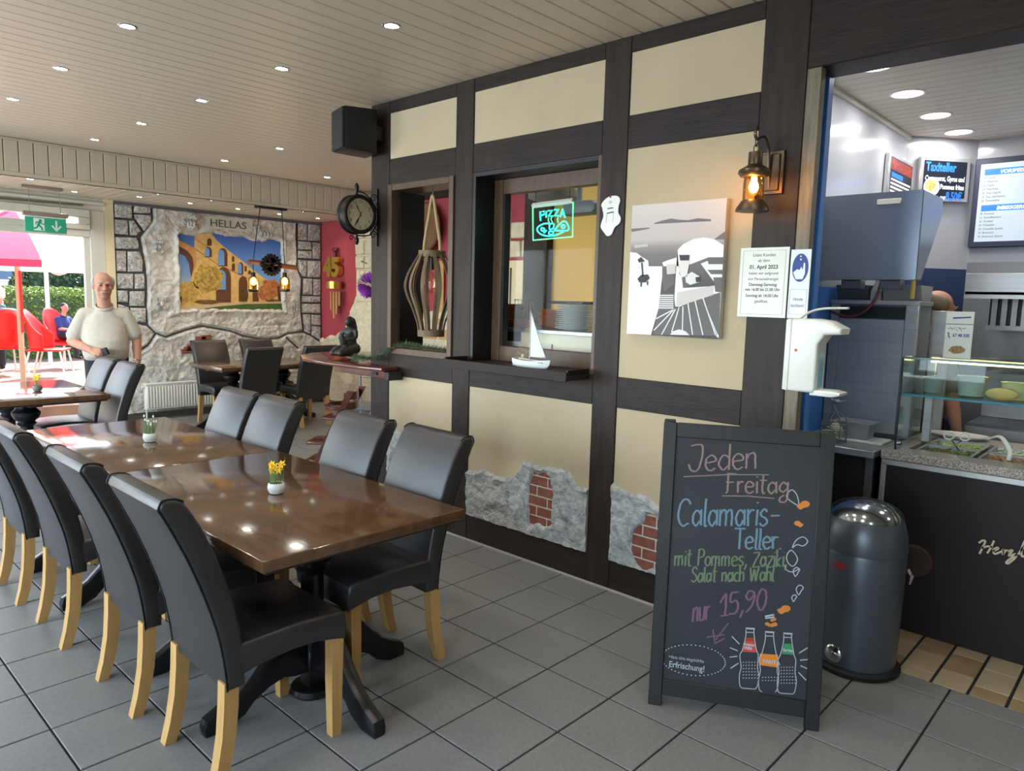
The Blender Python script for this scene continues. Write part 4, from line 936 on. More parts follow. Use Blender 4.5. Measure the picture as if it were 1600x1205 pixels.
MB().lathe([(0, .137), (.012, .14), (.008, .155), (.014, .17), (.016, .19), (.012, .21), (0, .222)], (0, cy, 0), 12).build('top_finial', m_iron, ck)
MB().lathe([(0, -.137), (.01, -.14), (.008, -.15), (.015, -.165), (.016, -.185), (.01, -.205), (0, -.212)], (0, cy, 0), 12).build('bottom_finial', m_iron, ck)
sc = MB(); sc.box(-.004, .004, -.012, -.0, -.21, .2)
def spiral(c, r, turns, a0, sgn=1): return [(0, c[0]+r*(1-.75*t/(turns*2*PI))*math.cos(a0+sgn*t), c[1]+r*(1-.75*t/(turns*2*PI))*math.sin(a0+sgn*t)) for t in [turns*2*PI*i/24 for i in range(25)]]
for z in (.13, -.13):
    sc.tube(spiral((-.04, z), .03, 1.3, 0), .0035, 6)
    sc.tube([(0, -.008, z*.2), (0, -.035, z*.5), (0, -.012, z*.75)], .0035, 6)
    sc.tube(smooth_path([(0, -.01, z*.45), (0, -.05, z*.35), (0, -.07, z*1.05)], 4), .0035, 6)
sc.tube(spiral((-.03, 0), .02, 1.2, 0), .0035, 6)
sc.tube(smooth_path([(0, -.01, .05), (0, -.06, .11), (0, -.12, .155), (0, cy, .16)], 5), .0045, 6)
sc.tube(smooth_path([(0, -.01, -.05), (0, -.06, -.12), (0, -.1, -.14), (0, cy, -.145)], 5), .0045, 6)
sc.tube(spiral((cy-.045, -.165), .02, 1.3, 0), .003, 6)
sc.build('scroll_bracket', m_iron, ck)
# wall lantern
ln = thing('wall_lantern', 'lit bronze lantern hanging from a hooked wall arm above the notice', 'lamp', (-1.445, WY, 2.2))
MB().box(-.062, .062, -.014, 0, -.1, .09, .003).build('wall_plate', m_bronze, ln); MB().box(-.045, .045, -.022, -.012, -.085, .075, .003).build('plate_panel', m_bronze, ln)
MB().tube(smooth_path([(.0, -.018, -.07), (0, -.03, .0), (0, -.045, .09), (0, -.085, .135), (0, -.13, .13), (0, -.165, .115), (0, -.185, .135), (0, -.175, .165), (0, -.16, .16)], 6), .0075, 8, squash=(1, .8)).build('hook_arm', m_bronze, ln)
LY = -.168; chn = MB()
for k, z in enumerate((.105, .075)):
    pts = [(0, .011*math.cos(a), .02*math.sin(a)) for a in [2*PI*i/12 for i in range(12)]]
    if k: pts = [(y, x, z_) for x, y, z_ in pts]
    chn.tube([(p[0], LY+p[1], z+p[2]) for p in pts], .003, 6, True)
chn.build('chain', m_bronze, ln)
MB().lathe([(.0, .062), (.03, .06), (.03, .01), (.034, .004), (.066, -.015), (.07, -.028), (.06, -.042), (.05, -.045), (.0, -.04)], (0, LY, 0), 28).build('roof_cap', m_bronze, ln)
MB().lathe([(.043, -.044), (.045, -.08), (.045, -.145), (.0435, -.145), (.0435, -.08), (.0415, -.044)], (0, LY, 0), 24).build('glass_chimney', glass_mat('amber_glass', (255, 238, 212)), ln)
MB().lathe([(.0, -.143), (.046, -.143), (.052, -.15), (.07, -.178), (.072, -.19), (.05, -.193), (0, -.19)], (0, LY, 0), 28).build('base_flare', m_bronze, ln)
MB().lathe([(0, -.04), (.012, -.045), (.012, -.06), (.02, -.078), (.021, -.09), (.013, -.108), (0, -.114)], (0, LY, 0), 14).build('bulb', mat('warm_bulb', (255, 190, 90), .3, emit=(255, 184, 84), estr=30.), ln)
pl_ = bpy.data.lights.new('lantern', 'POINT'); pl_.energy = 3.0; pl_.color = (1, .62, .25); pl_.shadow_soft_size = .02
po = bpy.data.objects.new('lantern_light', pl_); COL.objects.link(po); po.parent = ln; po.location = (0, LY-.03, -.09)
# canvas photo
cv = thing('canvas_picture', 'black-and-white canvas of white island houses and steps by the sea', 'picture', (-1.9, WY+.006, 1.768), math.radians(0))
W2, H2 = .262, .33
MB().box(-W2, W2, -.035, 0, -H2, H2, .003).build('canvas', mat('canvas_edge', (190, 184, 176), .7), cv)
bk_ = MB().flat([(-W2, -H2), (W2, -H2), (W2, H2), (-W2, H2)], -.0354).build('printed_sky', grad_mat('canvas_sky', [(0, (70, 64, 64)), (.42, (84, 78, 78)), (.62, (120, 112, 112)), (.68, (150, 140, 138)), (.73, (188, 178, 172)), (1, (206, 196, 188))], 2, -.33, .33, .6), cv, angle=0)
def CP(x, y):  # zoom 891x1205 of the picture, perspective corners
    TL, TR, BR, BL0 = (68, 75), (840, 25), (770, 1148), (22, 1108)
    u = v = .5
    for _ in range(30):
        X = (1-v)*((1-u)*TL[0]+u*TR[0])+v*((1-u)*BL0[0]+u*BR[0]); Y = (1-v)*((1-u)*TL[1]+u*TR[1])+v*((1-u)*BL0[1]+u*BR[1])
        u += (x-X)/760; v += (y-Y)/1060
    u, v = min(1, max(0, u)), min(1, max(0, v))
    return (-W2+2*W2*u, H2-2*H2*v)
def cl(name, polys, col, d):
    for q in polys: MB().flat([CP(*p) for p in q], -.0354-.0005*d).build('print_'+name, mat('canvas_'+name, col, .6), cv, angle=0)
def clr(name, lines, col, w, d):
    b = MB()
    for q in lines: b.ribbon([CP(*p) for p in q], w, -.0354-.0005*d)
    b.build('print_'+name, mat('canvas_'+name, col, .6), cv, angle=0)
cl('island', [[(260, 215), (330, 195), (400, 180), (470, 190), (540, 195), (620, 180), (720, 190), (720, 205), (500, 212), (260, 222)], [(60, 258), (220, 250), (225, 258), (60, 285)], [(740, 350), (830, 285), (825, 350)]], (112, 106, 106), 1)
cl('ship', [[(82, 392), (205, 378), (205, 400), (95, 412)]], (190, 186, 182), 2)
cl('white_wall', [[(50, 445), (110, 452), (150, 480), (210, 515), (215, 560), (330, 560), (330, 640), (300, 900), (235, 1118), (22, 1108)], [(330, 530), (380, 510), (450, 490), (455, 430), (500, 385), (580, 345), (660, 332), (740, 345), (815, 395), (815, 490), (700, 490), (560, 545), (450, 560), (340, 560)],
                  [(455, 430), (470, 620), (490, 650), (500, 735), (740, 720), (750, 700), (640, 540), (690, 520), (815, 490), (815, 560), (800, 1140), (450, 880), (425, 890)]], (232, 230, 228), 3)
cl('steps_dark', [[(330, 600), (375, 600), (430, 640), (430, 700), (345, 770), (335, 690)], [(330, 780), (425, 780), (440, 900), (650, 810), (760, 1120), (250, 1115), (290, 960)], [(690, 495), (810, 490), (808, 545), (700, 545)], [(690, 590), (808, 590), (806, 625), (720, 625)], [(735, 650), (805, 650), (795, 770), (750, 765)], [(650, 810), (790, 770), (775, 1110), (765, 1110)], [(490, 640), (640, 660), (640, 690), (500, 735)]], (104, 98, 97), 4)
cl('terrace_wall', [[(455, 770), (740, 715), (735, 790), (445, 890)], [(365, 545), (440, 540), (440, 620), (370, 625)]], (205, 196, 190), 5)
clr('steps_white', [[(300+i*3-8*i, 795+i*17), (424, 795+i*17)] for i in range(7)]+[[(432, 905), (280, 985)], [(432, 905), (260, 1080)], [(440, 905), (325, 1115)], [(468, 895), (408, 1095)], [(500, 885), (495, 1080)], [(540, 860), (575, 1115)], [(595, 835), (655, 1115)], [(655, 810), (750, 1115)]], (226, 223, 220), .006, 6)
cl('jars', [[(470, 520), (555, 520), (540, 600), (535, 640), (490, 650), (470, 600)], [(520, 640), (570, 605), (630, 640), (635, 685), (560, 710), (525, 690)], [(395, 1115), (420, 1085), (470, 1070), (520, 1085), (552, 1118)]], (222, 216, 210), 7)
cl('jar_mouths', [[(472, 470), (555, 470), (550, 515), (480, 515)], [(600, 650), (635, 645), (635, 685), (605, 690)], [(118, 660), (150, 630), (210, 625), (225, 655), (190, 690), (135, 690)], [(120, 505), (150, 485), (185, 520), (130, 530)], [(150, 530), (162, 528), (172, 640), (160, 640)], [(145, 690), (158, 690), (155, 725), (145, 725)], [(200, 680), (212, 680), (212, 712), (202, 712)]], (60, 58, 58), 8)
# notices
nt = thing('opening_hours_notice', 'white laminated opening hours notice dated April 2023 on the timber post', 'notice', (-1.449, WY-.001, 1.708))
MB().box(-.115, .115, -.004, -.001, -.158, .158).build('sheet', m_paper, nt, angle=0)
fr = MB()
for q in ([(-.1, -.145), (.1, -.145), (.1, .145), (-.1, .145)],): fr.ribbon(q, .0015, -.0045, True)
fr.build('border', m_ink, nt, angle=0)
for k, (s, z, sz, bo) in enumerate((('Liebe Kunden', .118, .021, 0), ('ab dem', .093, .021, 0), ('01. April 2023', .062, .0255, .0006), ('haben wir aufgrund', .036, .0195, 0), ('von Personalmangel', .010, .0195, 0), ('Dienstag-Samstag', -.016, .0205, .0003), ('von 16.00 bis 21.00 Uhr', -.038, .0185, .0004), ('Sonntag ab 14.00 Uhr', -.066, .0195, .0003), ('geöffnet.', -.092, .0205, 0))):
    lettering(s, sz, m_ink, nt, 0, z, -.0047, 'CENTER', bold=bo, xs=.92)
n2 = thing('hand_hygiene_notice', 'narrow white notice with a blue hand disinfection symbol', 'notice', (-1.283, WY-.001, 1.703))
MB().box(-.043, .046, -.004, -.001, -.152, .15).build('sheet', mat('paper2', (222, 224, 232), .3), n2, angle=0)
MB().flat(circle2(.002, .07, .036, 28, rz=.062), -.0045).build('blue_oval', m_bluink, n2, angle=0)
hd = MB()
hd.flat([(-.015, .02), (.015, .02), (.024, .045), (.022, .09), (.016, .092), (.013, .06), (.006, .075), (0, .06), (-.012, .064), (-.028, .05), (-.022, .035)], -.0049); hd.flat(circle2(.002, .106, .004, 8), -.0049); hd.flat(circle2(.001, .12, .0035, 8), -.0049)
hd.build('hand_symbol', mat('paper2', (222, 224, 232), .3), n2, angle=0)
b = MB(); b.ribbon([(-.036, -.135), (.038, -.135), (.038, -.025), (-.036, -.025)], .0015, -.0045, True); b.build('border', m_ink, n2, angle=0)
lettering('Hände', .022, m_ink, n2, .001, -.075, -.0047, 'CENTER', xs=.75); lettering('desinfizieren!', .022, m_ink, n2, .001, -.103, -.0047, 'CENTER', xs=.52)
# disinfectant dispenser (mounted on the jamb side of the post, facing the opening)
ds = thing('disinfectant_dispenser', 'white wall dispenser for hand disinfectant with lever arm', 'dispenser', (-1.232, WY+.02, 1.385))
m_dw = mat('dispenser_white', (226, 224, 214), .28)
b = MB(); rprism(b, [(-.05, -.15), (.075, -.15), (.085, -.135), (.085, .06), (.11, .1), (.175, .105), (.18, .13), (.12, .16), (.06, .168), (-.055, .165)], -.12, -.005, 'y', .012, 3); b.build('housing', m_dw, ds)
b = MB(); rprism(b, [(-.055, -.145), (-.03, -.15), (-.03, .165), (-.055, .16)], -.125, 0, 'y', .006, 2); b.build('back_plate', m_dw, ds)
MB().tube(smooth_path([(-.02, -.06, .165), (.02, -.06, .195), (.08, -.06, .212), (.18, -.06, .216)], 5), .008, 8, squash=(.6, 1.6)).build('lever_arm', m_dw, ds)
b = MB(); rprism(b, [(.06, -.162), (.15, -.162), (.185, -.154), (.19, -.142), (.15, -.134), (.06, -.136)], -.11, -.01, 'y', .008, 2); b.build('drip_tray', m_dw, ds)
MB().box(.083, .087, -.09, -.04, -.13, .03).build('bottle_window', mat('liquid_blue', (120, 170, 190), .2), ds)
MB().ball((-.005, -.118, .03), (.008, .004, .008), 10, 6).build('red_mark', mat('red_mark', (210, 90, 80), .5), ds)
# wifi plaque (freeform acrylic)
wf_ = thing('wifi_plaque', 'white wavy-edged acrylic plaque with a wireless symbol on the timber post', 'sign', (-2.314, WY-.003, 2.06))
ol = [(-.005, .1), (.04, .098), (.058, .075), (.05, .045), (.05, .01), (.066, -.015), (.06, -.045), (.03, -.065), (.012, -.1), (-.015, -.108), (-.035, -.09), (-.06, -.06), (-.055, -.03), (-.045, .0), (-.055, .04), (-.062, .06), (-.04, .085)]
b = MB(); b.prism([v[:2] for v in smooth_path([(x, z, 0) for x, z in ol], 4, True)], -.006, 0, 'y'); b.build('plate', mat('acrylic', (222, 222, 216), .3), wf_)
b = MB()
for r in (.005, .010, .015): b.ribbon(circle2(-.002, .058, r, 8, PI*.25, PI*.75), .002, -.0065)
b.ribbon([(-.022, .012), (.022, .016)], .006, -.0065); b.ribbon([(-.022, .012), (-.026, -.04)], .002, -.0065); b.ribbon([(.02, .012), (.018, -.038)], .002, -.0065); b.ribbon([(-.02, .036), (.018, .038)], .006, -.0065)
b.build('wifi_symbol', m_ink, wf_, angle=0)
MB().ball((-.004, -.004, .096), (.01, .004, .006), 8, 6).build('red_clip', mat('red_mark2', (200, 70, 70), .5), wf_)
# model sailboat
bt = thing('model_sailboat', 'small wooden model sailboat on the hatch ledge', 'model boat', (-2.77, WY-.1, 1.2005))
def hull(u, v):
    x = -.135+.27*u; w = .045*math.sin(PI*min(1, .12+u*.88*.97))**.6 if 0 < u < 1 else .002
    a = PI*v; return (x+(.012*math.cos(2*a) if u in (0, 1) else 0), -w*math.cos(a), .052+.012*abs(2*u-1)**2-(.05)*math.sin(a)**.8)
MB().grid(hull, 20, 12).build('hull', m_ceramic, bt); MB().box(-.11, .11, -.032, .032, .044, .05).build('deck', mat('deck', (170, 158, 136), .6), bt)
MB().tube([(-.01, 0, .05), (-.01, 0, .34)], .003, 6).build('mast', mat('mast', (196, 184, 158), .5), bt); MB().tube([(-.01, 0, .075), (.115, 0, .075)], .0025, 6).build('boom', mat('mast', (196, 184, 158), .5), bt)
MB().prism([(-.003, .075), (.112, .08), (.07, .16), (.02, .27), (-.003, .325)], -.002, .002, 'y').build('main_sail', mat('sail_white', (214, 216, 220), .7), bt)
nw = MB()
for k in range(6): nw.tube([(-.012, 0, .3-.02*k), (-.12+.016*k, 0, .06)], .0012, 4)
for k in range(6): z = .09+.03*k; nw.tube([(-.012, .004, z-.02), (-.12+(z-.06)*.45, .004, z)], .0012, 4)
nw.build('net_rigging', mat('net', (186, 158, 110), .8), bt)
MB().ball((-.05, -.01, .075), .012, 8, 6).build('shell', m_lightstone, bt)
# wooden slat pendant lantern in window 1
sl = thing('slat_lantern', 'bulging wooden slat lantern hung by a rope in the small window', 'lamp', (-3.872, WY+.085, 1.33))
m_slat = mat('grey_brown_slat', (124, 100, 72), .6, col2=(98, 78, 56), nscale=8, nstretch=(4, 4, .7)); m_rope = mat('rope', (176, 150, 108), .9)
for k in range(12):
    a0 = 2*PI*k/12; b = MB(); vs = []; fs = []
    prof = [(.085, .02), (.095, .09), (.13, .19), (.17, .28), (.185, .35), (.165, .43), (.115, .52), (.085, .57)]
    prof = [v[:2] for v in smooth_path([(r, z, 0) for r, z in prof], 3)]
    for r, z in prof:
        for rr in (r, r+.006):
            for s_ in (-1, 1): w = .012; vs.append((rr*math.cos(a0)-s_*w*math.sin(a0), rr*math.sin(a0)+s_*w*math.cos(a0), z))
    for i in range(len(prof)-1):
        o, q = i*4, i*4+4; fs += [(o, o+1, q+1, q), (o+3, o+2, q+2, q+3), (o+1, o+3, q+3, q+1), (o+2, o, q, q+2)]
    fs += [(0, 2, 3, 1), (len(vs)-4, len(vs)-3, len(vs)-1, len(vs)-2)]
    b.add(vs, fs); b.build('slat', m_slat, sl, angle=50)
for z0, z1 in ((0, .045), (.545, .59)): MB().lathe([(.078, z0), (.094, z0), (.094, z1), (.078, z1), (.078, z0)], n=28).build('hoop', m_slat, sl)
MB().tube(smooth_path([(-.085, 0, .58), (-.078, 0, .66), (-.04, 0, .82), (0, 0, .965), (.04, 0, .82), (.078, 0, .66), (.085, 0, .58)], 5), .011, 8).build('rope', m_rope, sl)
MB().tube([(0, 0, .96), (0, 0, 1.012)], .003, 6).build('ceiling_hook', m_chrome, sl)
MB().lathe([(0, .3), (.02, .31), (.026, .36), (.02, .42), (.013, .45), (.013, .47), (0, .47)], n=14).build('bulb', glass_mat('bulb_glass', (250, 244, 226)), sl); MB().tube([(0, 0, .46), (0, 0, .56)], .016, 10).build('socket', m_black, sl)
# pine garland on the sill
m_pine = mat('pine_green', (78, 92, 68), .7, col2=(118, 134, 108), nscale=30)
gl = thing('pine_garland', 'green artificial pine garland lying along the small window sill', 'garland', (0, 0, 0))
pth = smooth_path([(-4.52, 3.12, 1.135), (-4.42, 3.10, 1.15), (-4.30, 3.13, 1.15), (-4.2, 3.2, 1.2), (-4.1, 3.24, 1.255), (-3.95, 3.25, 1.25), (-3.8, 3.25, 1.25), (-3.64, 3.25, 1.248)], 8)
MB().tube(pth, .004, 6).build('stem', mat('stem_brown', (70, 56, 40), .8), gl); random.seed(9); nd = MB()
for p, q in zip(pth[:-1], pth[1:]):
    for k in range(80):
        c = p.lerp(q, random.random()); d = Vector((random.gauss(0, 1), random.gauss(0, 1), random.gauss(.15, .8))).normalized()*random.uniform(.025, .055); s_ = d.cross(Vector((random.random(), random.random(), 1))).normalized()*.0018
        e = c+d; e.z = max(e.z, 1.106)
        if c.x > -4.24: e.z = max(e.z, 1.237)
        nd.add([c-s_, c+s_, e], [(0, 1, 2)])
nd.build('needles', m_pine, gl, angle=0, kind='stuff')
# oval shelf table at the wall end
m_mahog = mat('mahogany', (80, 36, 28), .22, col2=(98, 48, 36), nscale=4, nstretch=(1, 5, 1), coat=.3)
ov = thing('oval_shelf', 'reddish oval shelf table wrapped around the wall end, under the statue', 'table', (0, 0, 0))
op = [(-4.1, 3.06), (-4.1, 3.2), (-4.15, 3.222), (-4.475, 3.222), (-4.478, 3.8), (-4.6, 3.98), (-5.0, 4.05), (-5.35, 3.95), (-5.56, 3.70), (-5.53, 3.4), (-5.35, 3.16), (-5.06, 3.02), (-4.7, 2.99), (-4.3, 3.02)]
b = MB(); rprism(b, op, 1.075, 1.1, 'z', .006, 2); b.build('top', m_mahog, ov)
MB().box(-4.75, -4.12, 3.1, 3.2, 1.02, 1.075, .003).build('apron', m_mahog, ov); MB().box(-4.12, -4.07, 3.1, 3.222, 1.01, 1.07, .003).build('bracket_block', m_bframe, ov)
MB().box(-4.26, -4.2, 3.09, 3.1, 1.04, 1.06).build('steel_clip', m_iron, ov)
MB().tube([(-4.64, 3.8, .02), (-4.64, 3.8, 1.075)], .03, 14).build('support_pole', m_ped, ov); MB().lathe([(.2, 0), (.2, .015), (.04, .03)], (-4.7, 3.8, 0), 24).build('foot_plate', m_ped, ov)

# remesh helper for organic shapes
def organic(name, mb, m, parent, voxel=.006, smooth=6, loc=None, rot=None, **props):
    me = bpy.data.meshes.new(name); me.from_pydata([tuple(v) for v in mb.v], [], mb.f); me.update()
    bm = bmesh.new(); bm.from_mesh(me); bmesh.ops.recalc_face_normals(bm, faces=bm.faces[:]); bm.to_mesh(me); bm.free()
    o = bpy.data.objects.new(name, me); COL.objects.link(o)
    r = o.modifiers.new('r', 'REMESH'); r.mode = 'VOXEL'; r.voxel_size = voxel
    s_ = o.modifiers.new('s', 'SMOOTH'); s_.factor = .5; s_.iterations = smooth
    dg = bpy.context.evaluated_depsgraph_get(); dg.update(); ev = o.evaluated_get(dg)
    me2 = bpy.data.meshes.new_from_object(ev); o.modifiers.clear(); o.data = me2; bpy.data.meshes.remove(me)
    me2.polygons.foreach_set('use_smooth', [True]*len(me2.polygons)); me2.materials.clear(); me2.materials.append(m)
    if parent: o.parent = parent
    if loc is not None: o.location = loc
    if rot is not None: o.rotation_euler = rot
    for k, v in props.items(): o[k] = v
    return o
def limb(mb, pts, rs, n=14, k=4):
    """tapered capsule chain"""
    P = [Vector(p) for p in pts]
    Q = smooth_path(P, k); m_ = len(Q); R = []
    for i in range(m_):
        t = i/(m_-1)*(len(rs)-1); a = int(min(t, len(rs)-2)); R.append(rs[a]+(rs[a+1]-rs[a])*(t-a))
    mb.tube(Q, R, n); mb.ball(Q[0], R[0], n, 8); mb.ball(Q[-1], R[-1], n, 8)
    return mb
# statue
m_stat = mat('dark_bronze_statue', (44, 42, 40), .45, .2, col2=(60, 57, 54), nscale=20)
st = thing('kneeling_statue', 'dark statue of a kneeling woman holding a fish, on the oval shelf', 'statue', (-4.93, 3.36, 1.113), math.radians(200))
b = MB()
# local +y is the way she faces
b.ball((0, .06, .032), (.055, .13, .032)); limb(b, [(-.035, -.03, .06), (-.035, .1, .05), (-.035, .17, .035)], [.045, .04, .025]); limb(b, [(.035, -.03, .06), (.035, .1, .05), (.035, .17, .035)], [.045, .04, .025])
limb(b, [(0, -.03, .05), (0, -.025, .12), (0, -.01, .19)], [.06, .042, .045]); b.ball((0, -.005, .205), (.062, .035, .03)); limb(b, [(0, -.005, .21), (0, .002, .25)], [.018, .018])
b.ball((0, .008, .275), (.03, .036, .04))
for s_ in (-1, 1): limb(b, [(s_*.058, -.005, .2), (s_*.07, .02, .15), (s_*.03, .075, .14)], [.02, .017, .013])
limb(b, [(0, .04, .07), (0, .075, .12), (0, .1, .165)], [.02, .034, .02])
organic('figure', b, m_stat, st, .005, 3)
h_ = MB(); h_.ball((0, -.006, .282), (.036, .037, .04)); limb(h_, [(0, -.03, .28), (0, -.05, .22), (0, -.055, .15)], [.034, .036, .02]); organic('hair', h_, m_stat, st, .006, 3)
# purple dahlia in a vase
dh = thing('dahlia_vase', 'tall vase with a purple dahlia beside the wall end', 'flower vase', (-4.93, 3.62, 1.1))
MB().lathe([(.03, 0), (.034, .01), (.028, .1), (.024, .19), (.026, .21), (.02, .21)], n=18).build('vase', mat('terracotta_glass', (202, 132, 88), .25), dh)
MB().tube(smooth_path([(0, 0, .2), (-.02, 0, .4), (-.06, -.01, .56)], 5), .005, 6).build('stem', m_stem, dh)
random.seed(8)
def ico_petals(c, R, n, m, L, wd):
    b = MB()
    for i in range(n):
        z = 1-2*(i+.5)/n; a = i*2.39996; r = math.sqrt(1-z*z); d = Vector((r*math.cos(a), r*math.sin(a), z)); s_ = d.cross(Vector((.3, .2, 1))).normalized()*wd
        p0 = Vector(c)+d*R*.35; p1 = Vector(c)+d*R*.8; p2 = Vector(c)+d*R*random.uniform(.93, 1.05); b.add([p0, p1+s_, p2, p1-s_], [(0, 1, 2, 3)])
    return b
ico_petals((-.07, -.015, .59), .115, 230, None, 0, .017).build('bloom', mat('dahlia_purple', (140, 52, 156), .6, col2=(168, 80, 184), nscale=30), dh, angle=0)
for (x, z, a) in ((-.08, .76, 2.4), (.02, .77, .6), (-.02, .42, 1.0), (.03, .44, .3), (-.14, .72, 2.8)):
    b = MB(); d = Vector((math.cos(a), 0, math.sin(a)*.4)); n_ = Vector((0, .03, 0)); c = Vector((x-.04, 0, z)); b.add([c, c+d*.06+n_, c+d*.13, c+d*.06-n_], [(0, 1, 2, 3)]); b.build('leaf', m_stem, dh)
MB().tube(smooth_path([(-.03, .0, .42), (-.03, .0, .6), (-.06, 0, .78)], 4), .003, 5).build('stem', m_stem, dh)
# gold 45 chime on the red wall
g4 = thing('number_chime', 'golden 45 ornament with bamboo chimes on the red wall', 'wall ornament', (-8.99, RY-.01, 1.95))
m_gold = mat('gold_foil', (206, 168, 78), .3, .8)
lettering('45', .36, m_gold, g4, -.25, -.08, -.05, extr=.04, bold=.018, xs=1.1, name='numerals')
MB().lathe([(.02, -.26), (.11, -.26), (.11, -.16), (.02, -.16)], (.08, -.12, 0), 20).build('ring_band', m_gold, g4)
for k in range(6): MB().tube([(.0+.035*k, -.12+.02*(k % 2), -.3), (.0+.035*k, -.12+.02*(k % 2), -.68+.06*abs(k-2))], .014, 8).build('bamboo_tube', mat('bamboo', (196, 152, 96), .5), g4)
b = MB(); limb(b, [(-.02, -.04, .16), (-.02, -.04, .26)], [.03, .02]); b.ball((-.01, -.05, .29), (.07, .03, .035)); organic('carved_hanger', b, mat('red_brown', (92, 34, 30), .5), g4, .008, 3)
# pendant lamp with beam and gear above the mural table
XP_ = -8.22
def PP(x, y): q = onx(x, y, XP_); return (0, q.y, q.z)
pd = thing('beam_pendant_lamp', 'hanging double lamp on a wooden beam with a gear wheel', 'lamp', (XP_, 0, 0))
a_, b_ = onz(400, 318, ZL-.02), onz(438, 320, ZL-.02)
MB().box(-.05, .05, 4.3, 4.68, ZL-.035, ZL, .003).build('ceiling_bar', m_iron, pd)
p1, p2 = PP(396, 440), PP(445, 440); bz0 = PP(397, 412)[2]
for top, p in ((4.35, p1), (4.63, p2)): MB().tube([(0, top, ZL-.03), (0, (top+p[1])/2, (ZL+bz0)/2+.02), (0, p[1], bz0+.02), (0, p[1], p[2]+.09)], .005, 6).build('cord', m_iron, pd)
MB().tube([(0, PP(388, 412)[1], bz0+.02), (0, PP(462, 414)[1], bz0-.02)], .03, 4, squash=(1, 1.2)).build('wooden_beam', mat('beam_wood', (112, 66, 40), .6), pd)
c = PP(422, 414); gz = MB()
for k in range(18): a = 2*PI*k/18; gz.m = Matrix.Translation((0.03, c[1], c[2])) @ Matrix.Rotation(a, 4, 'X'); gz.box(-.012, .012, -.012, .012, .115, .135)
gz.m = Matrix.Translation((.03, c[1], c[2])); gz.lathe([(.085, -.012), (.118, -.012), (.118, .012), (.085, .012), (.085, -.012)], n=32, axis='x')
for k in range(4): gz.m = Matrix.Translation((.03, c[1], c[2])) @ Matrix.Rotation(PI/2*k+.4, 4, 'X'); gz.box(-.008, .008, -.014, .014, 0, .09)
gz.build('gear_wheel', m_iron, pd)
for p in (p1, p2):
    q = (0, p[1], p[2])
    MB().lathe([(.02, .1), (.025, .06), (.05, .045), (.06, .03), (.06, -.09), (.057, -.09), (.057, .03)], q, 20).build('glass_jar', glass_mat('jar_glass', (255, 236, 190)), pd)
    MB().lathe([(0, .11), (.024, .11), (.028, .06), (.02, .05), (0, .05)], q, 14).build('lamp_cap', m_iron, pd)
    MB().lathe([(0, .05), (.02, .04), (.036, .01), (.034, -.02), (.018, -.04), (0, -.045)], q, 14).build('bulb', mat('warm_bulb2', (255, 220, 140), .3, emit=(255, 208, 110), estr=18.), pd)
    MB().lathe([(.061, -.09), (.066, -.1), (.05, -.125), (.0, -.13)], q, 18).build('jar_rim', m_bronze, pd)
l_ = bpy.data.lights.new('pendant', 'POINT'); l_.energy = 6; l_.color = (1, .75, .42); l_.shadow_soft_size = .05
o_ = bpy.data.objects.new('pendant_light', l_); COL.objects.link(o_); o_.parent = pd; o_.location = (.09, (p1[1]+p2[1])/2, p1[2]-.05)
# exit sign
XE = -8.85
e0 = onx(38, 336, XE); e1 = onx(104, 366, XE)
es = thing('exit_sign', 'green emergency exit sign hanging from the ceiling by the door', 'sign', (XE, (e0.y+e1.y)/2, (e0.z+e1.z)/2), PI/2)
hw, hh = (e1.y-e0.y)/2, abs(e0.z-e1.z)/2
MB().box(-hw, hw, -.01, .01, -hh, hh, .003).build('sign_plate', mat('exit_green', (44, 146, 112), .35, emit=(40, 150, 115), estr=.25), es)
MB().box(-hw-.02, hw+.02, -.03, .03, hh, hh+.045, .006).build('housing', mat('sign_housing', (150, 132, 116), .5), es)
MB().box(-hw, hw, -.014, .014, hh-.012, hh+.002).build('light_strip', m_ceramic, es)
wt = mat('sign_white', (226, 232, 226), .5); q = MB()
q.flat([(-hw*.6, -hh*.8), (-hw*.08, -hh*.8), (-hw*.08, hh*.75), (-hw*.6, hh*.75)], -.0108); q.build('door_symbol', wt, es, angle=0)
q = MB(); gx = mat('exit_green', (44, 146, 112))
q.flat(circle2(-hw*.27, hh*.45, .016, 10), -.0114); q.ribbon([(-hw*.3, hh*.3), (-hw*.38, -hh*.15)], .026, -.0114); q.ribbon([(-hw*.38, -hh*.1), (-hw*.24, -hh*.35), (-hw*.18, -hh*.75)], .018, -.0114); q.ribbon([(-hw*.38, -hh*.1), (-hw*.45, -hh*.45), (-hw*.66, -hh*.6)], .018, -.0114); q.ribbon([(-hw*.5, -hh*.02), (-hw*.47, hh*.25), (-hw*.3, hh*.28), (-hw*.16, hh*.02), (-hw*.08, hh*.05)], .012, -.0114); q.build('running_figure', gx, es, angle=0)
q = MB(); q.ribbon([(hw*.5, hh*.6), (hw*.5, -hh*.6)], .018, -.0112); q.ribbon([(hw*.28, -hh*.05), (hw*.5, -hh*.7), (hw*.72, -hh*.05)], .018, -.0112); q.build('arrow', wt, es, angle=0)
for s_ in (-1, 1): MB().tube([(s_*hw*.75, 0, hh+.045), (s_*hw*.75, 0, ZL-es.location.z-.01)], .003, 5).build('hanger_wire', m_chrome, es)
MB().box(-hw-.02, hw-.02, -.025, .025, ZL-es.location.z-.03, ZL-es.location.z, .004).build('ceiling_mount', mat('sign_housing', (150, 132, 116)), es)
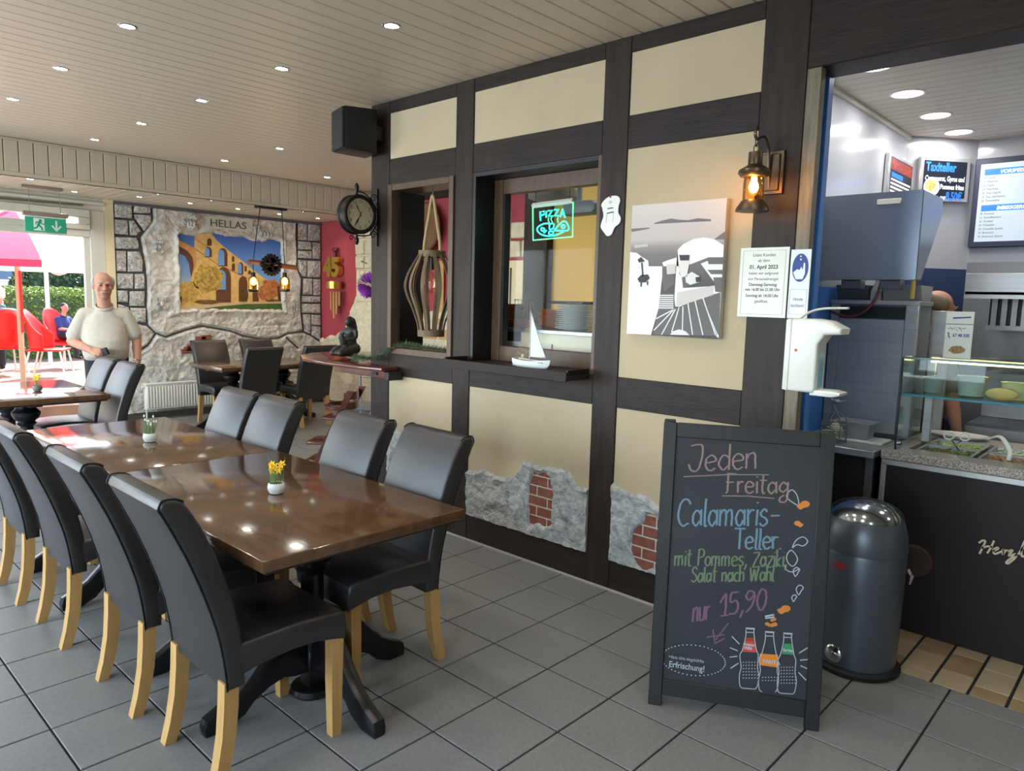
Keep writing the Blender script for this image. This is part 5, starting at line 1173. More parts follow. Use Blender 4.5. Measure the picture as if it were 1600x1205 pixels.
# radiator
rd = thing('radiator', 'white ribbed radiator under the mural behind the chairs', 'radiator', (XM+.045, 4.2, 0), PI/2)
m_rad = mat('radiator_white', (222, 218, 206), .4)
MB().box(-.82, .82, -.12, -.04, .13, .44, .006).build('panel', m_rad, rd)
b = MB()
for k in range(46): x = -.8+k*.0355; b.box(x-.011, x+.011, -.132, -.118, .15, .415, .005)
b.build('ribs', m_rad, rd)
MB().box(-.83, .83, -.13, -.03, .435, .455, .004).build('top_grille', m_rad, rd); MB().tube([(-.8, -.06, .13), (-.8, -.06, .0)], .01, 8).build('pipe', m_rad, rd); MB().tube([(-.86, -.08, .41), (-.82, -.08, .41)], .018, 10).build('valve', m_rad, rd)
# high chair
hc = thing('wooden_high_chair', 'dark red wooden step high chair beside the wall end', 'high chair', (-5.62, 3.86, 0), math.radians(128)); hc.scale = (.93, .93, .93)
for s_ in (-1, 1):
    MB().prism([(.30, 0), (.36, 0), (-.02, .80), (-.08, .80)], s_*.2-.0125, s_*.2+.0125, 'x').build('side_board', m_mahog, hc)
    MB().prism([(-.25, 0), (.36, 0), (.36, .035), (-.25, .035)], s_*.2-.0125, s_*.2+.0125, 'x').build('foot_runner', m_mahog, hc)
def step(z, d, y0): b = MB(); rprism(b, [(-.19, y0-d/2), (.19, y0-d/2), (.19, y0+d/2-.03), (.12, y0+d/2), (-.12, y0+d/2), (-.19, y0+d/2-.03)], z, z+.02, 'z', .005, 2); return b
step(.5, .3, .12).build('seat_board', m_mahog, hc); step(.25, .26, .3).build('foot_board', m_mahog, hc); step(.07, .2, .33).build('lower_step', m_mahog, hc)
for z in (.62, .72): b = MB(); b.grid(lambda u, v: (-.2+.4*u, -.03-.05*math.sin(PI*u)-.02*v*0, z+.075*v), 10, 2); 
for z in (.6, .7): b = MB(); rprism(b, [v[:2] for v in smooth_path([(-.2, .0, 0), (0, -.06, 0), (.2, .0, 0)], 5)]+[v[:2] for v in smooth_path([(.2, .018, 0), (0, -.042, 0), (-.2, .018, 0)], 5)], z, z+.075, 'z', .004, 1); b.build('back_slat', m_mahog, hc)
b = MB(); rprism(b, [v[:2] for v in smooth_path([(-.215, .0, 0), (-.2, .2, 0), (0, .26, 0), (.2, .2, 0), (.215, .0, 0)], 4)]+[v[:2] for v in smooth_path([(.195, .0, 0), (.18, .18, 0), (0, .24, 0), (-.18, .18, 0), (-.195, .0, 0)], 4)], .6, .64, 'z', .003, 1); b.build('safety_bar', m_mahog, hc)
# chrome tube stool frame behind
ts = thing('tube_frame_stool', 'grey metal tube frame chair half hidden behind the wall end', 'chair', (-6.2, 4.43, 0), math.radians(20))
for s_ in (-1, 1): MB().tube(smooth_path([(s_*.2, .2, 0), (s_*.2, .2, .4), (s_*.2, .19, .8), (s_*.15, .19, .88), (0, .19, .9)], 5), .013, 10).build('back_tube', m_chrome, ts); MB().tube([(s_*.2, -.2, 0), (s_*.19, -.18, .44)], .012, 8).build('leg', m_chrome, ts)
MB().box(-.2, .2, -.2, .2, .44, .47, .01, 2).build('seat', mat('grey_seat', (104, 104, 106), .6), ts); MB().tube([(-.19, .19, .74), (.19, .19, .74)], .011, 8).build('cross_bar', m_chrome, ts)

# ---- behind the pizza hatch
hk = thing('hatch_counter', 'cream and steel counter edge behind the pizza hatch', 'counter', (0, 0, 0))
MB().box(-3.75, -2.1, 3.58, 3.98, 1.385, 1.41, .003).build('worktop', mat('steel_top', (150, 150, 150), .3, .8), hk); MB().box(-3.75, -3.28, 3.6, 3.96, .0, 1.385).build('dark_front', m_black, hk); MB().box(-3.28, -2.1, 3.6, 3.96, .0, 1.385).build('cream_front', mat('cream_front', (214, 206, 184), .4), hk)
m_plate = mat('plate_white', (212, 212, 208), .25)
pm_ = MB().lathe([(0, 0), (.075, 0), (.08, .004), (.13, .013), (.132, .016), (.08, .008), (0, .006)], n=28).mesh('plate'); pm_.materials.append(m_plate)
for k in range(13):
    o = obj('plate', pm_, None, None, (-2.95+random.uniform(-.002, .002), 3.76, 1.411+k*.0125)); tag(o, ['lowest', 'second from below', 'third from below', 'fourth from below', 'fifth from below', 'sixth from below', 'middle', 'sixth from the top', 'fifth from the top', 'fourth from the top', 'third from the top', 'second from the top', 'topmost'][k]+' white plate in the stack behind the pizza hatch', 'plate', 'plate stack behind the hatch')
o = MB().box(-.13, .13, -.1, .1, 0, .02, .004).build('baking_tray', m_black, None, (-2.98, 3.8, 1.411+13*.0125+.006)); tag(o, 'dark tray lying on top of the plate stack', 'tray')
m_bowl1 = mat('brown_glaze', (104, 52, 28), .25, col2=(142, 82, 44), nscale=9); m_bowl2 = mat('orange_glaze', (168, 92, 42), .25, col2=(120, 60, 28), nscale=8)
bm_ = MB().lathe([(.05, 0), (.085, .004), (.112, .03), (.118, .055), (.112, .056), (.1, .03), (0, .012)], n=24)
bm1 = bm_.mesh('bowl'); bm1.materials.append(m_bowl1); bm2 = bm_.mesh('bowl'); bm2.materials.append(m_bowl2)
for k in range(4):
    o = obj('clay_bowl', bm1, None, None, (-3.60, 3.80, 1.411+k*.034)); tag(o, ('lowest', 'second', 'third', 'topmost')[k]+' dark brown clay bowl in the left stack behind the hatch', 'bowl', 'left bowl stack')
for k in range(3):
    o = obj('clay_bowl', bm2, None, None, (-3.21, 3.86, 1.411+k*.036)); tag(o, ('lowest', 'middle', 'topmost')[k]+' orange-brown clay bowl in the stack beside the plates', 'bowl', 'right bowl stack')
o = obj('clay_bowl', bm2, None, None, (-3.385, 3.70, 1.411)); tag(o, 'single orange-brown clay bowl in front of the stacks', 'bowl')
o = MB().box(-3.52, -3.0, 3.585, 3.598, 1.25, 1.32).build('red_white_strip', mat('price_strip', (206, 200, 196), .4), None); tag(o, 'red and white strip on the counter front behind the hatch', 'strip')
MB().box(-3.52, -3.4, 3.58, 3.588, 1.25, 1.32).build('red_field', mat('strip_red', (196, 44, 44), .4), o)
b = MB(); 
for k in range(7): b.tube([(-3.62+.03*k, 3.9, 1.41), (-3.62+.03*k, 3.9, 1.6)], .003, 5)
b.tube([(-3.63, 3.9, 1.6), (-3.43, 3.9, 1.6)], .004, 5); o = b.build('wire_rack', m_chrome, None); tag(o, 'thin wire rack behind the clay bowls in the hatch', 'rack')
# neon pizza sign, hung inside the pane
m_neon = mat('neon_cyan', (60, 230, 210), .4, emit=(40, 240, 215), estr=3.2); m_neong = mat('neon_green', (110, 240, 170), .4, emit=(90, 240, 150), estr=2.0)
YN = 3.46
def NP(x, y): q = ony(820+x/10, 300+y/10, YN); return (q.x, YN, q.z)
ps = thing('pizza_neon_sign', 'glowing turquoise PIZZA sign hanging inside the hatch window', 'neon sign', (0, 0, 0))
def acr(): 
    a, b_, c, d = NP(125, 240), NP(755, 160), NP(745, 700), NP(130, 755); return a, b_, c, d
A_, B_, C_, D_ = acr()
b = MB(); b.add([A_, B_, C_, D_, *[(p[0], p[1]+.006, p[2]) for p in (A_, B_, C_, D_)]], [(0, 1, 2, 3), (7, 6, 5, 4), (0, 4, 5, 1), (1, 5, 6, 2), (2, 6, 7, 3), (3, 7, 4, 0)]); b.build('acrylic_sheet', glass_mat('neon_acrylic', (228, 246, 242), .2), ps, angle=0)
b = MB(); b.tube([A_, D_, C_, B_], .004, 6); b.build('glowing_edge', m_neong, ps)
def ntube(name, strokes, m, r=.0042, sm=True):
    b = MB()
    for s_ in strokes: b.tube(smooth_path([NP(*p) for p in s_], 4) if sm and len(s_) > 2 else [NP(*p) for p in s_], r, 6)
    return b.build(name, m, ps)
ntube('pizza_letters', [[(245, 450), (240, 310), (300, 300), (310, 350), (245, 370)], [(335, 300), (335, 400)], [(365, 295), (430, 285), (370, 380), (440, 378)], [(460, 280), (525, 272), (465, 375), (530, 372)], [(555, 390), (590, 270), (628, 400)], [(565, 345), (612, 342)]], m_neon, .0048, False)
ntube('pizza_outline', [[(600, 625), (500, 670), (380, 690), (260, 665), (195, 605), (210, 545), (290, 500), (370, 490)], [(460, 600), (520, 530), (600, 460), (660, 490), (675, 600), (460, 600)]], m_neon)
ntube('toppings', [[(260, 560), (300, 570), (300, 610), (260, 600), (260, 560)], [(390, 500), (450, 500), (440, 570), (385, 580), (390, 500)], [(380, 620), (440, 620), (430, 665), (380, 660), (380, 620)], [(580, 520), (620, 520), (620, 560), (580, 560), (580, 520)], [(300, 640), (340, 600)]], m_neon)
ntube('steam', [[(375, 400), (365, 440), (385, 480), (375, 515)], [(420, 395), (410, 430), (430, 470), (415, 500)], [(520, 400), (510, 440), (525, 480)]], m_neong, .003)
a, b_ = NP(125, 215), NP(755, 135); bb = MB(); bb.tube([a, b_], .016, 4, squash=(1, 1)); bb.build('lamp_rail', m_dw, ps)
for x in (170, 700): p = NP(x, 190); MB().tube([p, (p[0], p[1], 2.34)], .003, 5).build('hanger', m_chrome, ps)
# small things seen through window 1
o = MB().lathe([(0, -.02), (.2, -.02), (.21, 0), (.2, .02), (0, .02)], n=36, axis='y').build('round_wooden_board', mat('round_wood', (104, 70, 44), .5, col2=(130, 92, 58), nscale=4), None); q = onx(675, 350, -6.9)
o.location = (-6.98, RY-.12, 2.45); o.scale = (1.45, 1, 1.45); tag(o, 'large round wooden board on the red wall seen through the small window', 'wall board')
ck2 = thing('coat_rack', 'light wooden rail with iron coat hooks seen through the small window', 'coat rack', (-6.75, RY-.02, 1.15))
MB().box(-.4, .25, -.02, 0, -.06, .06, .004).build('rail', m_oak, ck2)
MB().box(-.05, .06, -.02, 0, .06, .9, .004).build('upright', m_oak, ck2)
for x in (-.3, .0): MB().tube(smooth_path([(x, -.02, .04), (x, -.07, .0), (x, -.1, .05)], 4), .008, 6).build('hook', m_iron, ck2)
MB().tube(smooth_path([(.0, -.02, .62), (-.03, -.07, .66), (-.05, -.09, .76)], 4), .01, 6).build('hook', m_iron, ck2)

q = ony(866, 306, 4.35); o = MB().lathe([(.05, .06), (.16, .05), (.2, .02), (.2, -.02), (.15, -.04), (0, -.045)], n=28).build('ceiling_fan_unit', mat('vent_grey', (140, 140, 134), .5), None, (q.x, 4.35, q.z)); tag(o, 'flat grey ceiling unit behind the pizza sign', 'ceiling unit')
MB().tube([(0, 0, .05), (0, 0, ZC-q.z)], .03, 10).build('drop_rod', mat('vent_grey', (140, 140, 134)), o)
q = ony(905, 326, 4.3); b = MB(); rprism(b, [(-.1, -.05), (.17, -.045), (.2, -.02), (.2, .02), (.17, .045), (-.1, .05)], -.08, .08, 'y', .02, 2); o = b.build('grey_duct', mat('duct_grey', (158, 160, 164), .4), None, (q.x, 4.3, q.z)); tag(o, 'rounded grey duct end behind the right edge of the pizza sign', 'duct')
MB().tube([(0, 0, .03), (0, 0, ZC-q.z)], .02, 8).build('drop_rod', mat('duct_grey', (158, 160, 164)), o)
# ================================================================== KITCHEN
m_steel = mat('brushed_steel', (176, 177, 179), .36, .5, col2=(162, 163, 166), nscale=3, nstretch=(.4, .4, 12)); m_steeld = mat('dark_steel', (104, 106, 110), .36, .5)
m_granite = mat('granite', (112, 102, 94), .3, col2=(196, 186, 174), nscale=140, contrast=.75); m_darkfront = mat('dark_brown_front', (40, 34, 33), .4, spec=.25)
m_alu = mat('aluminium_trim', (190, 188, 184), .35, .7)
YC = 3.91
ct = thing('serving_counter', 'dark serving counter with granite top and light script lettering', 'counter', (0, 0, 0))
MB().box(-1.06, 2.4, YC, YC+.02, .0, .825).build('front_panel', m_darkfront, ct); MB().box(-1.06, -1.04, YC+.02, YC+.75, 0, .855).build('side_panel', m_darkfront, ct); MB().box(-1.04, 2.4, YC+.73, YC+.75, 0, .855).build('rear_panel', m_darkfront, ct)
MB().box(-1.07, 2.4, YC-.012, YC+.02, .825, .855, .003).build('metal_band', m_alu, ct); MB().box(-1.07, -1.045, YC-.012, YC+.02, 0, .835, .003).build('corner_trim', m_alu, ct)
MB().box(-1.075, 2.4, YC-.015, YC+.13, .855, .9, .004).build('granite_top', m_granite, ct); MB().box(-1.075, 2.4, YC+.62, YC+.78, .855, .9, .004).build('granite_top', m_granite, ct)
MB().box(-1.075, -.99, YC+.13, YC+.62, .855, .9, .004).build('granite_top', m_granite, ct)
MB().box(-.99, 2.4, YC+.13, YC+.62, .66, .68).build('well_floor', m_steel, ct)
random.seed(6); b = MB(); m_script = mat('cream_script', (206, 190, 160), .5)
def HP(x, y): q = ony(1400+x/5.02, 760+y/5.02, YC-.001); return (q.x, q.z)
for s_ in ([(650, 445), (680, 425), (700, 432), (680, 480), (655, 530)], [(770, 425), (745, 480), (715, 525)], [(670, 485), (720, 470), (760, 478)], [(760, 510), (800, 490), (795, 480), (765, 500), (775, 530), (830, 510)], [(830, 510), (845, 495), (838, 535), (860, 505), (885, 505)], [(875, 512), (915, 500), (885, 545), (940, 530), (935, 560), (880, 605), (870, 590), (950, 530)], [(960, 535), (990, 490), (1030, 440), (1040, 410), (1010, 430), (985, 500), (990, 550), (1020, 540)]):
    b.ribbon([v[:2] for v in smooth_path([(*HP(*p), 0) for p in s_], 5)], .0085, YC-.003)
b.build('script_lettering', m_script, ct, angle=0)
vd = MB().lathe([(0, -.012), (.075, -.012), (.082, -.006), (.082, 0)], n=36, axis='y'); q = ony(1428, 876, YC)
o = vd.build('round_vent', mat('vent_brown', (70, 44, 40), .6), ct, (q.x, YC, q.z)); b = MB()
for k in range(9): z = -.06+k*.015; w = math.sqrt(max(.0004, .075**2-z*z)); b.box(-w, w, -.016, -.011, z-.003, z+.003)
b.build('vent_slats', mat('vent_dark', (46, 30, 28), .6), o)
# glass case on the counter
gc = thing('glass_display_case', 'glass sneeze guard case on the serving counter', 'display case', (0, 0, 0))
GX, GY0, GY1, GT, GM = -1.03, 3.955, 4.40, 1.36, 1.175
MB().box(GX, GX+.006, GY0, GY1, .9, GT).build('side_pane', m_glass_g, gc, angle=0); MB().box(GX, 2.3, GY0, GY0+.006, GM, GT).build('front_pane', m_glass_g, gc, angle=0)
MB().box(GX, 2.3, GY0, GY1, GT, GT+.008).build('top_pane', m_glass_g, gc, angle=0); MB().box(GX, 2.3, GY0+.02, GY1, GM, GM+.008).build('shelf_pane', m_glass_g, gc, angle=0)
m_gedge = mat('glass_edge', (60, 110, 112), .2)
for q in ((GX-.001, GX+.007, GY0-.001, GY0+.007, .9, GT),): MB().box(*q).build('pane_edge', m_black, gc, angle=0)
MB().box(GX, 2.3, GY0+.016, GY0+.021, GM, GM+.01).build('pane_edge', mat('blue_edge', (40, 130, 160), .3), gc, angle=0); MB().box(GX, 2.3, GY0-.002, GY0+.008, GT, GT+.01).build('pane_edge', m_gedge, gc, angle=0)
for y in (GY1-.08,): MB().box(GX+.03, GX+.07, y, y+.04, .9, GT, .003).build('steel_post', m_steel, gc)
MB().box(2.2, 2.24, GY1-.08, GY1-.04, .9, GT, .003).build('steel_post', m_steel, gc)
MB().tube([(GX-.008, GY0+.06, .925), (GX+.014, GY0+.06, .925)], .012, 10).build('glass_clamp', m_chrome, gc)
MB().box(GX+.05, .2, GY1-.1, GY1-.06, GT-.03, GT-.005).build('light_tube', mat('case_light', (255, 240, 200), .4, emit=(255, 226, 160), estr=4.0), gc)
# food pans
FOOD = [('green olives', (126, 124, 60), (96, 104, 48)), ('sliced onions', (196, 160, 120), (150, 96, 62)), ('yellow peppers', (206, 176, 84), (160, 150, 70)), ('lettuce', (150, 176, 96), (190, 206, 140)), ('white cabbage', (214, 214, 190), (186, 196, 160)), ('tomatoes', (176, 60, 44), (200, 90, 60))]
PANL = ['steel pan of greenish food at the left front of the display well', 'steel pan of brownish shredded food in the middle of the display well', 'steel pan of yellow strips at the right front of the display well', 'steel pan at the left rear of the display well', 'steel pan with ice-like pieces at the middle rear of the well', 'steel pan at the right rear of the display well']
for k in range(6):
    i, j = k % 3, k//3; x0 = -.965+i*.27; y0 = YC+.145+j*.235
    p = thing('food_pan', PANL[k], 'food pan', (x0+.13, y0+.115, .682), 0, 'food pans in the counter')
    b = MB(); o_, i_ = (.125, .11), (.112, .098); z0, z1 = .1, .215
    vs = [(sx*o_[0], sy*o_[1], z1) for sx, sy in ((-1, -1), (1, -1), (1, 1), (-1, 1))]+[(sx*i_[0], sy*i_[1], z1) for sx, sy in ((-1, -1), (1, -1), (1, 1), (-1, 1))]+[(sx*i_[0]*.95, sy*i_[1]*.95, .0) for sx, sy in ((-1, -1), (1, -1), (1, 1), (-1, 1))]
    b.add(vs, [(0, 1, 5, 4), (1, 2, 6, 5), (2, 3, 7, 6), (3, 0, 4, 7), (4, 5, 9, 8), (5, 6, 10, 9), (6, 7, 11, 10), (7, 4, 8, 11), (8, 9, 10, 11)]); b.build('pan', m_steel, p, angle=0)
    nm, c1, c2 = FOOD[k]; f = MB(); random.seed(k)
    f.grid(lambda u, v: (-.105+.21*u, -.09+.18*v, .188+.02*noise.noise(Vector((u*9+k, v*9, k)))), 24, 20)
    for q in range(46):
        c = Vector((random.uniform(-.095, .095), random.uniform(-.08, .08), .198+random.uniform(0, .014))); d = Vector((random.gauss(0, 1), random.gauss(0, 1), random.gauss(0, .3))).normalized()*random.uniform(.008, .022); f.tube([c-d, c+d], .004, 5)
    f.build('food', mat('food_%d' % k, c1, .5, col2=c2, nscale=60, contrast=.7), p, kind='stuff')
o = MB().lathe([(0, 0), (.09, 0), (.1, .006), (.15, .018), (.153, .022), (.1, .012), (0, .008)], n=32).build('white_plate', m_plate, None); q = ony(1500, 677, 4.60); o.location = (q.x, 4.60, .9005); o.scale = (1.0, .62, 1); tag(o, 'white oval plate over the food pans', 'plate')
tg = thing('serving_tongs', 'white-handled scissor tongs in the left food pan', 'tongs', (-.80, YC+.24, .922), .4)
for s_ in (-1, 1): MB().tube([(s_*.035+.022*math.cos(a), 0, .055+.02*math.sin(a)) for a in [2*PI*i/14 for i in range(14)]], .004, 6, True).build('handle_ring', m_dw, tg); MB().tube([(s_*.025, 0, .04), (-s_*.02, .02, -.02)], .004, 6).build('arm', m_chrome, tg)
o = MB().tube(smooth_path([(-.57, YC+.2, .9), (-.57, YC+.2, .95), (-.62, YC+.25, 1.0), (-.68, YC+.32, .97)], 5), .009, 8, squash=(1, .5)).build('serving_spoon', m_dw, None); tag(o, 'white curved spoon handle standing in the middle pan', 'spoon')
# containers on the glass shelf
random.seed(12)
for k, (x, w, h, c, lab) in enumerate(((-.93, .1, .075, (150, 158, 152), 'small grey tub at the left end of the glass shelf'), (-.76, .13, .095, (176, 184, 176), 'steel bowl second from left on the glass shelf'), (-.58, .12, .08, (214, 204, 160), 'pale yellow tub in the middle of the glass shelf'), (-.40, .16, .1, (206, 212, 220), 'white tub at the right on the glass shelf'))):
    o = MB().lathe([(w*.36, 0), (w*.42, .004), (w*.5, h), (w*.53, h+.004), (w*.48, h), (w*.4, .01), (0, .008)], n=24).build('food_tub', mat('tub_%d' % k, c, .3), None, (x, 4.16, GM+.009)); tag(o, lab, 'tub', 'tubs on the glass shelf')
o = organic('bread_roll', MB().ball((0, 0, .03), (.07, .035, .03)), mat('bread', (222, 184, 120), .6), None, .006, 2, (-.62, 4.08, GM+.009)); tag(o, 'light bread piece lying on the glass shelf', 'bread')
# flyer stand on top of the glass case
fs = thing('flyer_stand', 'clear stand with take-away flyers on top of the glass case', 'flyer stand', (*(lambda q: (q.x, q.y))(ony(1494, 560, 4.05)), GT+.009), math.radians(8))
MB().box(-.058, .058, -.0, .012, 0, .23, .002).build('flyer', m_paper, fs, angle=0); MB().box(-.066, .066, -.016, -.012, 0, .11).build('clear_pocket', m_glass_ar, fs, angle=0)
MB().box(-.066, .066, -.016, .03, 0, .004).build('foot', m_glass, fs, angle=0)
MB().flat([(-.057, .168), (.057, .168), (.057, .171), (-.057, .171)], -.0012).build('fold_line', m_ink, fs, angle=0)
lettering('67 48 500', .022, m_bluink, fs, -.024, .108, -.0015, bold=.0006, xs=.78)
b = MB(); b.ribbon([(-.03, .198), (.045, .204)], .007, -.0014); b.ribbon([(-.045, .128), (-.04, .12), (-.042, .11), (-.034, .102)], .005, -.0014); b.build('blue_print', m_bluink, fs, angle=0)
MB().flat(blob((.0, .045), (.038, .02), 20), -.0014).build('food_photo', mat('food_photo', (206, 150, 72), .5, col2=(120, 74, 50), nscale=90, contrast=.7), fs, angle=0)
b = MB()
random.seed(1)
for k in range(9): x = -.045+k*.008; b.ribbon([(x, .15+random.uniform(-.008, .008)), (x+.01, .145+random.uniform(-.01, .01))], .002, -.0014)
b.build('scribble_print', m_ink, fs, angle=0)
# steel work table left of the counter
wt_ = thing('steel_work_table', 'stainless steel work table between the post and the counter', 'table', (0, 0, 0))
MB().box(-1.55, -1.105, 3.89, 4.34, .845, .882, .004).build('steel_top', m_steel, wt_); MB().box(-1.55, -1.14, 3.93, 4.32, 0, .845).build('dark_body', m_darkfront, wt_); MB().box(-1.15, -1.112, 3.92, 3.96, 0, .845, .003).build('leg_post', m_steeld, wt_)
o = thing('wooden_crate', 'small light wooden box beside the bin behind the chalkboard', 'box', (-1.22, 3.72, 0)); MB().box(-.1, .1, -.09, .09, .42, .58, .004).build('box_front', m_oak, o); MB().box(-.1, .1, -.09, .09, 0, .42, .004).build('stand', m_bframe, o)
cg = thing('bird_cage_ornament', 'small wire bird cage ornament with white blossom on the steel table', 'ornament', (-1.345, 4.0, .883)); cg.scale = (1.15, 1.15, 1.15)
b = MB()
for k in range(8):
    a = 2*PI*k/8; b.tube([(.058*math.cos(a), .058*math.sin(a), 0), (.058*math.cos(a), .058*math.sin(a), .09)]+[(.058*math.cos(t)*math.cos(a), .058*math.cos(t)*math.sin(a), .09+.05*math.sin(t)) for t in (.4, .8, 1.2, 1.5)], .0022, 5)
for z in (.003, .06, .09): b.tube([(.058*math.cos(a), .058*math.sin(a), z) for a in [2*PI*i/20 for i in range(20)]], .0022, 5, True)
for s_ in (-1, 1): b.tube([(s_*(.018+.014*math.cos(a)), 0, .158+.014*math.sin(a)) for a in [i*.4 for i in range(15)]], .002, 5)
b.build('wire_cage', mat('grey_wire', (128, 132, 134), .4, .5), cg)
ico_petals((0, 0, .05), .045, 70, None, 0, .014).build('blossom', mat('cream_blossom', (232, 228, 206), .7), cg, angle=0)
b = MB(); b.ball((.0, 0, .19), (.024, .012, .012)); b.ball((-.024, 0, .2), .009); limb(b, [(.02, 0, .192), (.045, 0, .2)], [.007, .003]); organic('bird', b, mat('grey_wire', (128, 132, 134)), cg, .003, 2)
o = MB().box(-.15, .15, -.09, .09, 0, .014, .004).build('cutting_board', m_dw, None, (-1.275, 4.17, .883)); tag(o, 'white cutting board under the steel container', 'board')
gp = thing('steel_container', 'stainless steel food container standing on the white board', 'container', (-1.285, 4.17, .898))
b = MB(); vs = []; 
for (w, d, z) in ((.074, .05, 0), (.084, .06, .085), (.105, .078, .087), (.105, .078, .09), (.082, .058, .09), (.07, .046, .006)): vs += [(-w, -d, z), (w, -d, z), (w, d, z), (-w, d, z)]
fs_ = [(3, 2, 1, 0), (20, 21, 22, 23)]
for i in range(5):
    for j in range(4): fs_.append((i*4+j, i*4+(j+1) % 4, i*4+4+(j+1) % 4, i*4+4+j))
b.add(vs, fs_); b.build('pan_body', m_steel, gp, angle=30); MB().box(-.083, .083, -.0595, .0595, .06, .064).build('rib', m_steel, gp)
# steel cabinet behind the table and trays on top
sc_ = thing('steel_cabinet', 'tall stainless steel cabinet with plain door behind the work table', 'cabinet', (0, 0, 0))
MB().box(-1.55, -1.085, 4.42, 4.66, 0, 1.64, .004).build('body', m_steeld, sc_); MB().box(-1.50, -1.15, 4.40, 4.42, .9, 1.545, .003).build('door', m_steel, sc_); MB().box(-1.15, -1.085, 4.395, 4.42, .9, 1.63, .003).build('frame_post', m_steel, sc_); MB().box(-1.55, -1.50, 4.395, 4.42, .9, 1.63, .003).build('frame_post', m_steel, sc_)
MB().box(-1.50, -1.13, 4.405, 4.424, 1.55, 1.615).build('dark_gap', m_black, sc_); MB().box(-1.55, -1.08, 4.38, 4.67, 1.625, 1.65, .003).build('top_plate', m_steel, sc_)
o = MB(); o.prism([(4.44, 1.651), (4.62, 1.651), (4.65, 1.735), (4.40, 1.735)], -1.28, -1.085, 'x'); o = o.build('steel_tray', m_steel, None); tag(o, 'long steel tray on top of the steel cabinet, right half', 'tray')
o = MB(); o.prism([(4.44, 1.651), (4.62, 1.651), (4.65, 1.735), (4.40, 1.735)], -1.53, -1.36, 'x'); o = o.build('steel_tray', m_steeld, None); tag(o, 'dark steel tray on top of the steel cabinet, left end', 'tray')
o = MB(); o.prism([(4.42, 1.651), (4.6, 1.651), (4.6, 1.7), (4.5, 1.77), (4.42, 1.7)], -1.345, -1.29, 'x'); o = o.build('metal_scoop', m_steel, None); tag(o, 'bright metal scoop between the two trays on the cabinet', 'scoop')
b = MB(); b.tube(smooth_path([(-1.27, 4.37, 1.80), (-1.30, 4.36, 1.66), (-1.36, 4.36, 1.58), (-1.45, 4.37, 1.555), (-1.54, 4.38, 1.58)], 6), .008, 8); o = b.build('red_cable', mat('red_cable', (110, 52, 54), .5), None); tag(o, 'dark red cable looping down from the steel hood', 'cable')
# grill hood
hd_ = thing('grill_hood', 'angular stainless steel hood tinted with reflected blue, mounted under the white wall', 'extractor hood', (0, 0, 0))
b = MB(); rprism(b, [(4.17, 1.757), (4.17, 2.212), (4.56, 2.212), (4.56, 2.1), (4.26, 1.757)], XK+.002, -1.055, 'x', .004, 1); b.build('hood_shell', mat('hood_steel', (140, 148, 162), .3, .85), hd_)  # bluish base colour carries the blue reflection on the steel
q0, q1 = ony(1371, 312, 4.168), ony(1408, 318, 4.168); MB().box(q0.x, q1.x, 4.163, 4.17, q1.z, q0.z, .002).build('grip_strip', m_dw, hd_)
for x in (-1.4, -1.2): MB().box(x-.05, x+.05, 4.24, 4.33, 1.71, 1.757, .003).build('burner_bracket', m_steeld, hd_)
MB().tube([(-1.1, 4.3, 1.66), (-1.1, 4.3, 1.76)], .012, 8).build('yellow_rod', mat('brass_rod', (200, 170, 90), .4), hd_)
# kitchen ceiling panels
for k, (x, y) in enumerate(((-1.274, 3.948), (-1.28, 4.55), (-1.277, 5.148), (-1.267, 5.706))):
    t = thing('round_ceiling_panel', ('first', 'second', 'third', 'fourth')[k]+' round white ceiling light of the kitchen row, counted from the opening', 'ceiling light', (x, y, ZK), 0, 'kitchen ceiling panels')
    MB().lathe([(.078, 0), (.08, -.006), (.092, -.004), (.095, .002)], n=28).build('trim_ring', m_dw, t); MB().lathe([(0, -.003), (.08, -.003), (.08, .004)], n=28).build('diffuser', mat('panel_led', (255, 255, 255), .4, emit=(255, 252, 240), estr=7.), t)
    l = bpy.data.lights.new('panel', 'AREA'); l.shape = 'DISK'; l.size = .15; l.energy = 3.6; l.color = (1, .97, .92); o = bpy.data.objects.new('panel_lamp', l); COL.objects.link(o); o.parent = t; o.location = (0, 0, -.012)
for x in (-.1, 1.1):
    for y in (4.3, 5.4):
        t = thing('round_ceiling_panel', 'round white kitchen ceiling light outside the photo', 'ceiling light', (x, y, ZK), 0, 'kitchen ceiling panels')
        MB().lathe([(0, -.003), (.08, -.003), (.092, -.004), (.095, .002)], n=28).build('diffuser', mat('panel_led', (255, 255, 255)), t)
        l = bpy.data.lights.new('panel', 'AREA'); l.shape = 'DISK'; l.size = .15; l.energy = 3.2; l.color = (1, .97, .92); o = bpy.data.objects.new('panel_lamp', l); COL.objects.link(o); o.parent = t; o.location = (0, 0, -.012)
# backlit posters and menu
m_pblack = mat('poster_black', (24, 28, 40), .3, emit=(24, 30, 46), estr=.6); m_pblue = mat('poster_blue', (40, 110, 220), .4, emit=(40, 110, 225), estr=.9); m_pwhite = mat('poster_white', (230, 234, 238), .4, emit=(230, 236, 242), estr=.9); m_pframe = mat('poster_frame', (196, 196, 198), .3, .6)
m_food = mat('poster_food', (214, 150, 60), .4, col2=(226, 206, 150), nscale=60, contrast=.6, emit=(200, 140, 60), estr=.3); m_pred = mat('poster_red', (180, 70, 44), .4, col2=(60, 30, 26), nscale=40, contrast=.6, emit=(160, 60, 40), estr=.3)
q0, q1, q2 = onx(1384, 225, XK), onx(1418, 300, XK), onx(1416, 240, XK)
p1_ = thing('small_backlit_poster', 'narrow backlit food poster on the white side wall above the hood', 'poster', (XK+.004, (q0.y+q1.y)/2, 2.42), PI/2)
hw = (q1.y-q0.y)/2; hh = .19
